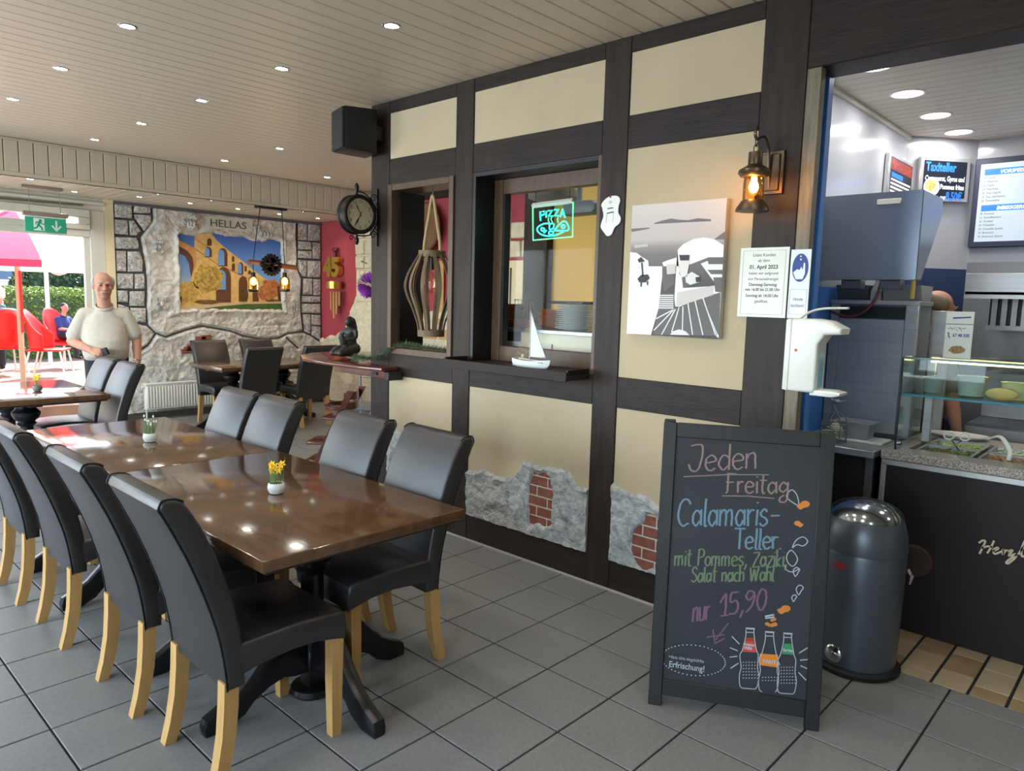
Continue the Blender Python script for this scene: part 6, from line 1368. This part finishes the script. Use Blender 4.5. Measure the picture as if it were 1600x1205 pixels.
MB().box(-hw, hw, -.03, 0, -hh, hh, .004).build('frame', m_pframe, p1_); MB().flat([(-hw+.03, -hh+.02), (hw-.03, -hh+.02), (hw-.03, hh-.02), (-hw+.03, hh-.02)], -.0305).build('print', m_pblack, p1_, angle=0)
MB().flat([(-hw+.04, hh-.1), (hw-.04, hh-.1), (hw-.04, hh-.03), (-hw+.04, hh-.03)], -.031).build('food_photo', m_pred, p1_, angle=0); MB().flat([(-hw+.04, -hh+.03), (hw-.04, -hh+.03), (hw-.04, -hh+.07), (-hw+.04, -hh+.07)], -.031).build('food_photo', m_food, p1_, angle=0)
b = MB(); b.ribbon([(-hw+.06, .06), (.02, .06)], .03, -.031); b.ribbon([(-hw+.05, -.085), (.05, -.085)], .016, -.031); b.ribbon([(.06, -.06), (hw-.06, -.06)], .03, -.031); b.build('blue_blocks', m_pblue, p1_, angle=0)
b = MB()
for k in range(4): b.ribbon([(-hw+.05, .03-.025*k), (hw-.08-.02*k, .03-.025*k)], .011, -.031)
b.build('white_lines', m_pwhite, p1_, angle=0)
# taxi plate poster on the diagonal wall
n_ = Vector((ddir.y, -ddir.x, 0)); P0 = Vector((XK, 5.63, 0))
def ond(x, y): d = ray(x, y); return _c+d*((P0-_c).dot(n_)/d.dot(n_))
a0, a1, a2 = ond(1432, 248), ond(1511, 250), ond(1507, 318)
cen = (a0+a2)/2; rz_ = math.atan2(ddir.y, ddir.x); hw = ((a1-a0).to_2d().length)/2; hh = (a1.z-a2.z)/2
p2_ = thing('backlit_poster', 'black backlit poster with a plate offer on the white corner wall', 'poster', (cen.x+n_.x*.006, cen.y+n_.y*.006, (a1.z+a2.z)/2), rz_)
MB().box(-hw, hw, -.03, 0, -hh, hh, .005).build('frame', m_pframe, p2_); MB().flat([(-hw+.03, -hh+.025), (hw-.03, -hh+.025), (hw-.03, hh-.025), (-hw+.03, hh-.025)], -.0305).build('print', m_pblack, p2_, angle=0)
kx = hw/.2
lettering('Taxiteller', .085, m_pblue, p2_, -hw+.045, hh-.095, -.0312, bold=.0025, xs=.72*kx); lettering('Currywurst, Gyros und', .048, m_pwhite, p2_, -hw+.045, hh-.16, -.0312, bold=.001, xs=.68*kx); lettering('Pommes frites', .048, m_pwhite, p2_, hw-.04, hh-.215, -.0312, 'RIGHT', bold=.001, xs=.68*kx)
lettering('nur', .045, m_pwhite, p2_, -hw*.12, hh-.285, -.0312, bold=.001, xs=.7*kx); lettering('8,50€', .075, m_pblue, p2_, hw-.05, hh-.285, -.0312, 'RIGHT', bold=.002, xs=.72*kx)
MB().flat([p for p in circle2(-hw+.1, -hh+.095, .062, 24)], -.0311).build('plate_photo', m_pwhite, p2_, angle=0); MB().flat(blob((-hw+.09, -hh+.105), (.045, .04), 18), -.0315).build('food_photo', m_food, p2_, angle=0)
# menu board
mb_ = thing('menu_board', 'large backlit menu board with blue headings', 'menu board', (-.6, 6.055, 2.355))
x0 = ony(1522, 300, 6.04).x+.6; MB().box(x0, 1.1, -.05, 0, -.305, .305, .006).build('frame', mat('menu_frame', (48, 56, 78), .4), mb_); MB().flat([(x0+.035, -.265), (1.06, -.265), (1.06, .265), (x0+.035, .265)], -.0505).build('screen', mat('menu_screen', (190, 204, 216), .5, emit=(214, 228, 240), estr=.3), mb_, angle=0)
for z, s in ((.2, 'VORSPEISEN'), (-.045, 'IMBISSGERICHTE')):
    MB().flat([(x0+.06, z-.012), (1.0, z-.012), (1.0, z+.03), (x0+.06, z+.03)], -.0508).build('heading_bar', m_pblue, mb_, angle=0); lettering(s, .034, m_pwhite, mb_, x0+.15, z-.004, -.0512, bold=.0008, shear=.2, xs=.95)
MI = ['Gyros', 'Peperoni', 'Zaziki', 'Feta Käse', 'Feta Gegrillt', 'Feta überbacken', 'Dolmadakia']; MJ = ['Pommes', 'Kartoffelecken', 'Zwiebel', 'Frikadelle', 'Frikadelle Spezial', 'Bratwurst', 'Bratwurst Spezial']
m_menu = mat('menu_ink', (34, 38, 52), .5)
for k in range(7):
    lettering('%d  %s' % (20+k, MI[k]), .019, m_menu, mb_, x0+.055, .165-k*.026, -.0511, xs=.9); lettering('%d  %s' % (30+k, MJ[k]), .019, m_menu, mb_, x0+.055, -.08-k*.026, -.0511, xs=.9)
# range hood with baffles
rh = thing('range_hood', 'wide stainless range hood with striped baffle filters at the kitchen back', 'extractor hood', (0, 0, 0))
MB().box(-1.02, 2.3, 5.1, 6.05, 1.7, 1.83, .004).build('hood_box', m_steel, rh); MB().box(-1.02, 2.3, 5.1, 5.12, 1.68, 1.72).build('lip', m_steel, rh)
for k in range(26): MB().box(-.96+k*.055, -.93+k*.055, 5.62, 5.66, 1.51, 1.70).build('baffle', m_steel, rh, angle=0)
MB().box(-.98, 2.3, 5.6, 5.63, 1.485, 1.515).build('filter_rail', m_steel, rh); MB().box(-.98, 2.3, 5.67, 5.69, 1.5, 1.71).build('filter_back', m_black, rh)
sv = thing('stove_block', 'dark stainless cooking block with knobs behind the counter glass', 'stove', (0, 0, 0))
MB().box(-.98, 2.3, 5.3, 6.0, 0, .9, .004).build('body', m_steeld, sv); MB().box(-.98, 2.3, 5.28, 5.3, .7, .88).build('control_panel', m_steel, sv)
for x in (-.72, -.45, -.18): MB().lathe([(.028, 0), (.028, -.02), (.022, -.025), (0, -.025)], (x, 5.28, .79), 16, 'y').build('knob', m_black, sv)
MB().box(-.98, 2.3, 5.72, 6.0, .9, 1.2, .003).build('back_shelf', m_steel, sv)
o = MB().box(-1.10, -1.0, 4.745, 4.765, .87, 1.57, .003).build('steel_splash_plate', m_steel, None); tag(o, 'upright steel splash plate beside the cabinet, in front of the cook', 'steel plate'); o.location = (0, 0, .03)
MB().box(-1.095, -1.005, 4.715, 4.785, 0, .9, .003).build('foot_post', m_steeld, o, (0, 0, -.03))
# ================================================================== PEOPLE
def person(root, H, P, skin, shirt, pants, hairm, bald=False, belly=0., voxel=.008, sleeves=True, short_hair=True, shoes=True, hands=True):
    """P: joint positions in metres (root space, facing -y). One continuous body; clothes and hair are children."""
    s = H/1.75; hs = 1.04
    b = MB(); sh = MB(); tr = MB()
    hip, chest, neck, head = Vector(P['hip']), Vector(P['chest']), Vector(P['neck']), Vector(P['head'])
    up = (chest-hip).normalized()
    # torso
    def torso(mb, g):
        R = [(-.16, .13, .10, 0), (-.10, .16, .115+belly*.3, .3), (0, .172, .122+belly*.8, .8), (.2, .172+belly*.25, .125+belly*1.05, 1), (.45, .17+belly*.2, .125+belly*.9, .9), (.7, .172, .122+belly*.4, .4), (.9, .168, .114, .1), (1.06, .145, .1, 0), (1.2, .1, .085, 0), (1.34, .062, .062, 0)]
        ax = chest-hip; n = 28; vs = []; fs = []
        for t, rx, ry, bf in R:
            c = hip+ax*t+Vector((0, -belly*.5*bf, 0))*s
            for i in range(n):
                a = 2*PI*i/n; ca, sa = math.cos(a), math.sin(a); vs.append(c+Vector(((rx+g)*s*abs(ca)**.85*(1 if ca > 0 else -1), (ry+g)*s*sa, 0)))
        for k in range(len(R)-1):
            for i in range(n): fs.append((k*n+i, k*n+(i+1) % n, (k+1)*n+(i+1) % n, (k+1)*n+i))
        fs += [tuple(range(n-1, -1, -1)), tuple((len(R)-1)*n+i for i in range(n))]
        mb.add(vs, fs)
        for q in ('L', 'R'): limb(mb, [chest.lerp(neck, .25), Vector(P['sh'+q])], [(.062+g)*s, (.05+g)*s], 14, 3)
    torso(b, -.006)
    limb(b, [chest+up*.05*s, neck, head-Vector((0, 0, .06*s))], [.075*s, .058*s, .055*s])
    # head with face
    hz = Vector((0, 0, 1)); f = Vector(P.get('look', (0, -1, 0))).normalized(); side = f.cross(hz).normalized(); Rm = Matrix((side, -f, hz)).transposed()
    def hp(x, y, z): return head+Rm @ Vector((x*s, y*s, z*s))*hs
    q = Rm.to_quaternion()
    b.ball(hp(0, .012, .035), (.08*s, .097*s, .09*s), 18, 12, q); b.ball(hp(0, -.015, -.03), (.07*s, .08*s, .087*s), 16, 10, q); b.ball(hp(0, -.05, -.082), (.036*s, .032*s, .03*s), 12, 8, q)
    limb(b, [hp(0, -.09, .02), hp(0, -.108, -.018)], [.010*s, .016*s], 10, 2); b.ball(hp(-.028, -.083, .032), (.026*s, .014*s, .01*s), 10, 6, q); b.ball(hp(.028, -.083, .032), (.026*s, .014*s, .01*s), 10, 6, q)
    for x in (-1, 1): b.ball(hp(x*.077, .012, .0), (.012*s, .022*s, .034*s), 10, 8, q); b.ball(hp(x*.042, -.066, -.018), (.024*s, .02*s, .024*s), 10, 6, q)
    b.ball(hp(0, -.085, -.055), (.026*s, .014*s, .012*s), 10, 6, q)
    # arms
    for q_ in ('L', 'R'):
        S, E_, Wr = Vector(P['sh'+q_]), Vector(P['el'+q_]), Vector(P['wr'+q_])
        limb(b, [S, S.lerp(E_, .5), E_], [.056*s, .05*s, .043*s]); limb(b, [E_, E_.lerp(Wr, .4), Wr], [.044*s, .042*s, .029*s])
        if sleeves: limb(sh, [S, S.lerp(E_, .55), S.lerp(E_, .78)], [.064*s, .07*s, .07*s])
        else: limb(sh, [S, E_, E_.lerp(Wr, .9)], [.07*s, .06*s, .045*s])
        if hands:
            d = Vector(P.get('hd'+q_, (Wr-E_))).normalized(); pn = Vector(P.get('pn'+q_, (0, -1, 0))); pn = (pn-d*pn.dot(d)).normalized(); sd = d.cross(pn).normalized()
            pal = Wr+d*.05*s
            for o_ in (-.026, -.009, .009, .026): limb(b, [Wr+sd*o_*.5*s, pal+sd*o_*s, Wr+d*.095*s+sd*o_*s], [.02*s, .016*s, .012*s], 10, 2)
            curl = P.get('curl'+q_, .5)
            for i, o_ in enumerate((-.028, -.0095, .0095, .028)):
                L_ = (.066, .078, .072, .056)[i]*s; k0 = Wr+d*.095*s+sd*o_*s; k1 = k0+(d*math.cos(curl)+pn*math.sin(curl)).normalized()*L_*.5; k2 = k1+(d*math.cos(curl*2.2)+pn*math.sin(curl*2.2)).normalized()*L_*.5
                limb(b, [k0, k1, k2], [.0105*s, .0095*s, .0075*s], 8, 2)
            tb = P.get('thumb'+q_, -1); k0 = Wr+d*.03*s+sd*tb*.024*s; k1 = k0+(d*.7+sd*tb*.6+pn*.35).normalized()*.04*s; k2 = k1+(d*.85+pn*.5).normalized()*.032*s; limb(b, [k0, k1, k2], [.014*s, .011*s, .009*s], 8, 2)
    # legs
    for q_ in ('L', 'R'):
        K, A = Vector(P['kn'+q_]), Vector(P['an'+q_]); h0 = Vector(P['hp'+q_])
        limb(b, [h0, h0.lerp(K, .5), K], [.085*s, .072*s, .052*s]); limb(b, [K, K.lerp(A, .35), A], [.053*s, .05*s, .034*s]); limb(b, [A+Vector((0, .03, -.03))*s, A+Vector((0, -.1, -.045))*s], [.035*s, .03*s])
        limb(tr, [h0, h0.lerp(K, .5), K, K.lerp(A, .5), A], [.1*s, .088*s, .07*s, .066*s, .062*s])
    body = organic('body', b, skin, root, voxel, 3)
    tr.ball(hip+Vector((0, -belly*.2, 0)), (.178*s, (.135+belly*.4)*s, .13*s), 18, 10); organic('trousers', tr, pants, root, voxel*1.3, 4)
    torso(sh, .014); limb(sh, [chest+up*.05*s, chest.lerp(neck, .5)], [.085*s, .066*s])
    shirt_o = organic('shirt', sh, shirt, root, voxel*1.2, 4)
    col = MB(); cr = neck-Vector((0, 0, .025*s)); ring = [cr+Vector((.072*s*math.cos(a), .07*s*math.sin(a), .034*s*math.sin(a)-.006)) for a in [2*PI*i/24 for i in range(24)]]
    col.tube(ring, .015*s, 8, True, squash=(1.5, .6)); col.build('collar', shirt, root)
    # hair
    hr = MB()
    if bald:
        for a in [PI*(.02+.96*i/12) for i in range(13)]:
            x, y = math.cos(a), math.sin(a); hr.ball(hp(.072*x, .0+.1*y, .035+.012*y), (.026*s, .03*s, .05*s), 10, 8, q)
    else:
        hr.ball(hp(0, .022, .048), (.083*s, .096*s, .088*s), 18, 12, q); hr.ball(hp(0, .06, .0), (.075*s, .05*s, .07*s), 14, 8, q)
    organic('hair', hr, hairm, root, voxel*.9, 3)
    for x in (-1, 1):
        MB().ball(hp(x*.03, -.086, .012), (.011*s, .007*s, .006*s), 10, 6).build('eye', mat('eye_dark', (40, 34, 32), .3), root)
        MB().tube([hp(x*.014, -.096, .036), hp(x*.03, -.099, .041), hp(x*.05, -.086, .036)], .0045*s, 6).build('eyebrow', hairm, root)
    MB().tube([hp(-.024, -.093, -.054), hp(0, -.101, -.052), hp(.024, -.093, -.054)], .0035*s, 6).build('mouth', mat('lip', (150, 88, 80), .5), root)
    if shoes:
        for q_ in ('L', 'R'):
            A = Vector(P['an'+q_]); k = MB(); limb(k, [A+Vector((0, .04, -.04))*s, A+Vector((0, -.06, -.05))*s, A+Vector((0, -.13, -.055))*s], [.042*s, .042*s, .036*s]); organic('shoe', k, m_black, root, voxel*1.2, 3)
    return body
m_skin = mat('skin', (196, 146, 122), .5, col2=(184, 128, 106), nscale=12); m_polo = mat('cream_polo', (196, 186, 172), .85, col2=(186, 176, 162), nscale=30, bump=.1, bscale=60, bdist=.004)
m_greyhair = mat('grey_hair', (176, 170, 162), .7, bump=.4, bscale=160); m_darktr = mat('dark_trousers', (38, 40, 46), .8)
mx, my = -7.62, 2.42
man = thing('person', 'older grey-haired man in a cream polo shirt holding a dark phone by the door', 'person', (mx, my, 0), math.radians(66))
PM = dict(hip=(0, .0, .96), chest=(0, .0, 1.30), neck=(0, -.02, 1.46), head=(.0, -.045, 1.625), look=(.25, -1, -.08), shL=(.172, 0.01, 1.355), shR=(-.172, 0.01, 1.355),
          elL=(.262, .03, 1.12), wrL=(.27, -.05, .90), elR=(-.285, -.0, 1.10), wrR=(-.10, -.24, 1.03), hdR=(.85, -.5, -.15), pnR=(.3, .6, -.6), curlR=1.0, thumbR=-1, hdL=(.0, -.2, -1), pnL=(-1, .1, 0), curlL=.45, thumbL=-1,
          hpL=(.09, 0, .93), hpR=(-.09, 0, .93), knL=(.1, -.06, .5), knR=(-.1, .0, .5), anL=(.105, -.06, .095), anR=(-.1, .08, .095))
person(man, 1.80, PM, m_skin, m_polo, m_darktr, m_greyhair, bald=True, belly=.05, voxel=.007)
MB().tube([(.30*math.cos(0)+.0, -.05, .92)]*1+[(.27, -.04, .925)], .036, 12).v and None
w = MB(); w.tube([(.27+.036*math.cos(a), -.043+.036*math.sin(a), .925) for a in [2*PI*i/18 for i in range(18)]], .006, 6, True); o = w.build('wristwatch', m_chrome, man)
# polo placket buttons
for z in (1.40, 1.36): MB().ball((0, -.135+(1.40-z)*.1, z-.03), .006, 8, 6).build('button', m_ceramic, man)
ph = MB().box(-.035, .035, -.012, .012, -.05, .05, .005).build('wallet_phone', m_black, None); R_ = Matrix.Translation((mx, my, 0)) @ Matrix.Rotation(math.radians(66), 4, 'Z'); ph.location = R_ @ Vector((.01, -.285, 1.015)); ph.rotation_euler = (.5, 1.2, math.radians(60)); tag(ph, 'dark phone case held in the older man\'s hand', 'phone')
# cook seen behind the counter
ck_ = thing('person', 'cook with thinning hair in grey clothes behind the counter', 'person', (-1.19, 5.08, 0), math.radians(133))
PC = dict(PM); PC.update(look=(0, -1, -.15), head=(0, -.05, 1.60), elL=(.26, -.03, 1.1), wrL=(.24, -.2, .95), elR=(-.26, -.02, 1.1), wrR=(-.22, -.1, .88), hdR=(0, -.3, -1), pnR=(1, 0, 0), curlR=.5)
person(ck_, 1.72, PC, m_skin, mat('grey_workwear', (104, 104, 100), .85), m_darktr, mat('brown_grey_hair', (120, 104, 88), .7), bald=True, voxel=.011)

# ================================================================== OUTSIDE
ZG = .22
gd = obj('terrace', MB().box(-40, -9.6, -16, 24, -.3, ZG).mesh('terrace', 0), mat('terrace_paving', (128, 98, 84), .9, col2=(150, 116, 98), nscale=5), kind='structure', label='brown paved terrace')
b = MB().box(-9.62, -9.5, -2.6, 3.2, -.1, .02); o = b.build('threshold', m_frame, None, kind='structure', label='door threshold')
m_leaf = mat('hedge_leaf', (84, 112, 44), .6, col2=(140, 160, 62), nscale=3, contrast=.4); m_leafd = mat('dark_leaf', (52, 76, 46), .7, col2=(80, 104, 62), nscale=3, contrast=.4)
def leaves(mb, n, fn, sz):
    for k in range(n):
        c = Vector(fn()); a = Vector((random.gauss(0, 1), random.gauss(0, 1), random.gauss(0, 1))).normalized(); b_ = a.orthogonal().normalized(); d = a.cross(b_)
        s_ = sz*random.uniform(.6, 1.3); mb.add([c-b_*s_*.5, c+d*s_, c+b_*s_*.5, c-d*s_*.6], [(0, 1, 2, 3)])
random.seed(31)
HX = -16.6
hg = thing('hedge', 'clipped green hedge across the terrace behind the red chairs', 'hedge', (HX, 4.0, ZG))
zt = onz(100, 455, 1.0); topz = onx(100, 457, HX+.4).z-ZG
b = MB(); b.box(-.35, .35, -7, 7, 0, topz-.06); b.build('core', m_leafd, hg, angle=0)
b = MB(); leaves(b, 14000, lambda: (.38+random.uniform(-.06, .08), random.uniform(-4, 6), random.uniform(0, topz)), .035); leaves(b, 9000, lambda: (random.uniform(-.4, .45), random.uniform(-4, 6), topz+random.uniform(-.08, .1)), .035); b.build('foliage', m_leaf, hg, angle=0, kind='stuff')
for k, (y, x, r, h, lab) in enumerate(((7.6, -20.5, 1.25, 2.6, 'dark green tree beyond the hedge, right of the lamp post'), (6.0, -22.5, 1.1, 2.0, 'paler round tree beyond the hedge near the lamp bowl'), (1.2, -23, 1.3, 3.0, 'green tree beyond the hedge at the left photo edge'))):
    t = thing('garden_tree', lab, 'tree', (x, y, ZG)); MB().tube([(0, 0, 0), (0, 0, h*.6)], [.12, .08], 8).build('trunk', mat('bark', (84, 70, 56), .9), t)
    b = MB()
    def inb():
        v = Vector((random.gauss(0, 1), random.gauss(0, 1), random.gauss(0, 1))).normalized()*random.uniform(.75, 1.05); return (v.x*r, v.y*r, h*.55+v.z*r*1.1)
    leaves(b, 5000, inb, .09); b.ball((0, 0, h*.55), (r*.75, r*.75, r*.82), 14, 10); b.build('crown', m_leafd, t, angle=0, kind='stuff')
bd_ = thing('house', 'white house with blue-grey windows behind the hedge', 'house', (-30, 5.0, ZG))
MB().box(-4, 0, -9, 3.2, 0, 2.9).build('wall', mat('house_white', (222, 226, 230), .8), bd_); MB().prism([(-9.3, 2.9), (3.5, 2.9), (3.5, 3.1), (-9.3, 3.1)], -4.2, .4, 'x').build('roof_edge', mat('roof_grey', (110, 116, 126), .7), bd_)
for y in (-5.5, -3.4, -1.0, 1.6):
    f = MB().box(-.02, .05, y-.55, y+.55, 1.55, 2.5, .01).build('window', m_frame, bd_); MB().box(.05, .06, y-.48, y+.48, 1.62, 2.43).build('pane', mat('house_pane', (92, 118, 142), .15), f)
# parasol with red and white panels
pb = onz(37, 603, ZG); pr_ = thing('parasol', 'large red and white parasol on the terrace', 'parasol', (pb.x, pb.y, ZG))
MB().tube([(0, 0, 0), (0, 0, 2.75)], .035, 12).build('pole', mat('wood_pole', (196, 166, 132), .6), pr_); MB().lathe([(.12, 0), (.12, .04), (.05, .05)], n=20).build('base_slab', mat('concrete', (150, 146, 140), .9), pr_)
m_cr = mat('canopy_red', (222, 70, 104), .8); m_cw = mat('canopy_white', (236, 232, 226), .8)
for mm in (m_cr, m_cw):
    mm.node_tree.nodes['Principled BSDF'].inputs['Transmission Weight'].default_value = .0
    N = mm.node_tree.nodes; L = mm.node_tree.links; bs_ = N['Principled BSDF']; out = N['Material Output']; tl = N.new('ShaderNodeBsdfTranslucent'); tl.inputs[0].default_value = bs_.inputs['Base Color'].default_value[:]; mxs = N.new('ShaderNodeMixShader'); mxs.inputs[0].default_value = .45
    L.new(bs_.outputs[0], mxs.inputs[1]); L.new(tl.outputs[0], mxs.inputs[2]); L.new(mxs.outputs[0], out.inputs[0])
ez = onx(20, 408, pb.x+.6).z-ZG; R_c = 1.62; n8 = 8; off = math.radians(-4)
for k in range(n8):
    a0, a1 = 2*PI*k/n8+off, 2*PI*(k+1)/n8+off; am = (a0+a1)/2
    def fn(u, v, a0=a0, a1=a1):
        r = .03+(R_c-.03)*v; a = a0+(a1-a0)*u; rr = r*(math.cos(PI/n8)/math.cos(a-(a0+a1)/2)); return (rr*math.cos(a), rr*math.sin(a), ez+.72*(1-v)**.9+.03*math.sin(PI*u)*v*0-.0)
    b = MB(); b.grid(fn, 6, 6); b.grid(lambda u, v: (lambda p: (p[0], p[1], ez-.0-.09*v))(fn(u, 1)), 6, 1)
    b.build('canopy_panel', m_cr if (math.sin(am) < 0) else m_cw, pr_)
    MB().tube([(0, 0, ez+.68), (R_c*math.cos(a0), R_c*math.sin(a0), ez)], .01, 5).build('rib', mat('wood_pole', (196, 166, 132)), pr_); MB().tube([(0, 0, ez+.1), (.75*math.cos(a0), .75*math.sin(a0), ez+.36)], .01, 5).build('strut', mat('wood_pole', (196, 166, 132)), pr_)
MB().box(.03, .05, -.0, .035, .75, 1.6, .005).build('red_strap', mat('strap_red', (206, 40, 40), .7), pr_)
# lamp post
lb = onz(79, 569, ZG); lp = thing('lamp_post', 'slim white lamp post with hanging bowl lamp on the terrace', 'lamp', (lb.x, lb.y, ZG))
lz = onx(90, 425, lb.x).z-ZG; MB().tube([(0, 0, 0), (0, 0, lz+.35)], .035, 10).build('post', m_ceramic, lp); MB().tube(smooth_path([(0, 0, lz+.33), (0, .1, lz+.38), (0, .2, lz+.3), (0, .2, lz+.2)], 4), .015, 8).build('arm', m_ceramic, lp)
MB().lathe([(.02, .2), (.05, .16), (.06, .08), (.17, .04), (.18, .02), (.1, -.04), (0, -.07)], (0, .2, lz), 20).build('bowl_shade', m_ceramic, lp)
# red terrace chairs
m_redp = mat('red_plastic', (214, 34, 30), .35); m_alur = mat('alu_leg', (214, 210, 204), .35, .6)
def red_chair(label, loc, rz):
    t = thing('terrace_chair', label, 'chair', loc, rz, 'red terrace chairs')
    def sh_(u, v):
        a = PI*(.02+.96*u)           # wraps from arm over back to arm
        r = .27+.03*v; top = .46+(.38*math.sin(a)**1.5+.2)*1.0
        z = .42+(top-.42)*v; return (r*math.cos(a), .27*math.sin(a)*1.0+.06*v*math.sin(a)-.02, z)
    b = MB(); b.grid(sh_, 22, 8); s_ = b.build('back_shell', m_redp, t)
    sd = s_.modifiers.new('t', 'SOLIDIFY'); sd.thickness = .012
    b = MB(); b.box(-.25, .25, -.24, .24, .41, .44, .012, 2); b.build('seat', m_redp, t)
    for sx in (-1, 1):
        MB().tube([(sx*.21, -.2, .42), (sx*.25, -.27, 0)], .014, 8).build('leg', m_alur, t); MB().tube([(sx*.21, .2, .42), (sx*.25, .3, 0)], .014, 8).build('leg', m_alur, t)
    return t
c1 = onz(76, 590, ZG); c1 = Vector((c1.x-.1, c1.y+.05, ZG)); red_chair('red plastic chair with metal legs, between the parasol pole and the standing man', c1, math.radians(150))
c2 = onz(4, 586, ZG); red_chair('red plastic chair at the left photo edge, under the seated person', (c2.x, c2.y+.02, ZG), math.radians(275))
c3 = onz(95, 578, ZG); red_chair('farther red plastic chair half hidden behind the middle one', (c3.x-.3, c3.y+.15, ZG), math.radians(120))
SEAT = dict(hip=(0, -.02, .55), chest=(0, .0, .90), neck=(0, -.02, 1.05), head=(0, -.05, 1.21), look=(0, -1, 0), shL=(.17, .0, .95), shR=(-.17, .0, .95), elL=(.2, -.1, .72), elR=(-.2, -.1, .72), wrL=(.14, -.32, .70), wrR=(-.14, -.32, .70), hpL=(.09, -.04, .56), hpR=(-.09, -.04, .56), knL=(.11, -.45, .54), knR=(-.11, -.45, .54), anL=(.11, -.45, .1), anR=(-.11, -.45, .1), curlL=.5, curlR=.5, pnL=(0, 0, -1), pnR=(0, 0, -1))
s1 = thing('person', 'white-haired person in a teal shirt seated on the red chair at the left photo edge', 'person', (c2.x, c2.y+.02, ZG+.03), math.radians(275)); person(s1, 1.75, SEAT, m_skin, mat('teal_shirt', (66, 120, 124), .8), m_darktr, mat('white_hair', (226, 214, 202), .8), voxel=.014)
s2 = thing('person', 'dark-haired person in blue seated beyond the red chairs behind the man', 'person', (c3.x-.3, c3.y+.15, ZG+.165), math.radians(120)); s2.scale = (.72, .72, .72); person(s2, 1.6, SEAT, m_skin, mat('blue_shirt', (44, 56, 110), .8), m_darktr, mat('dark_hair', (42, 34, 34), .7), voxel=.016)
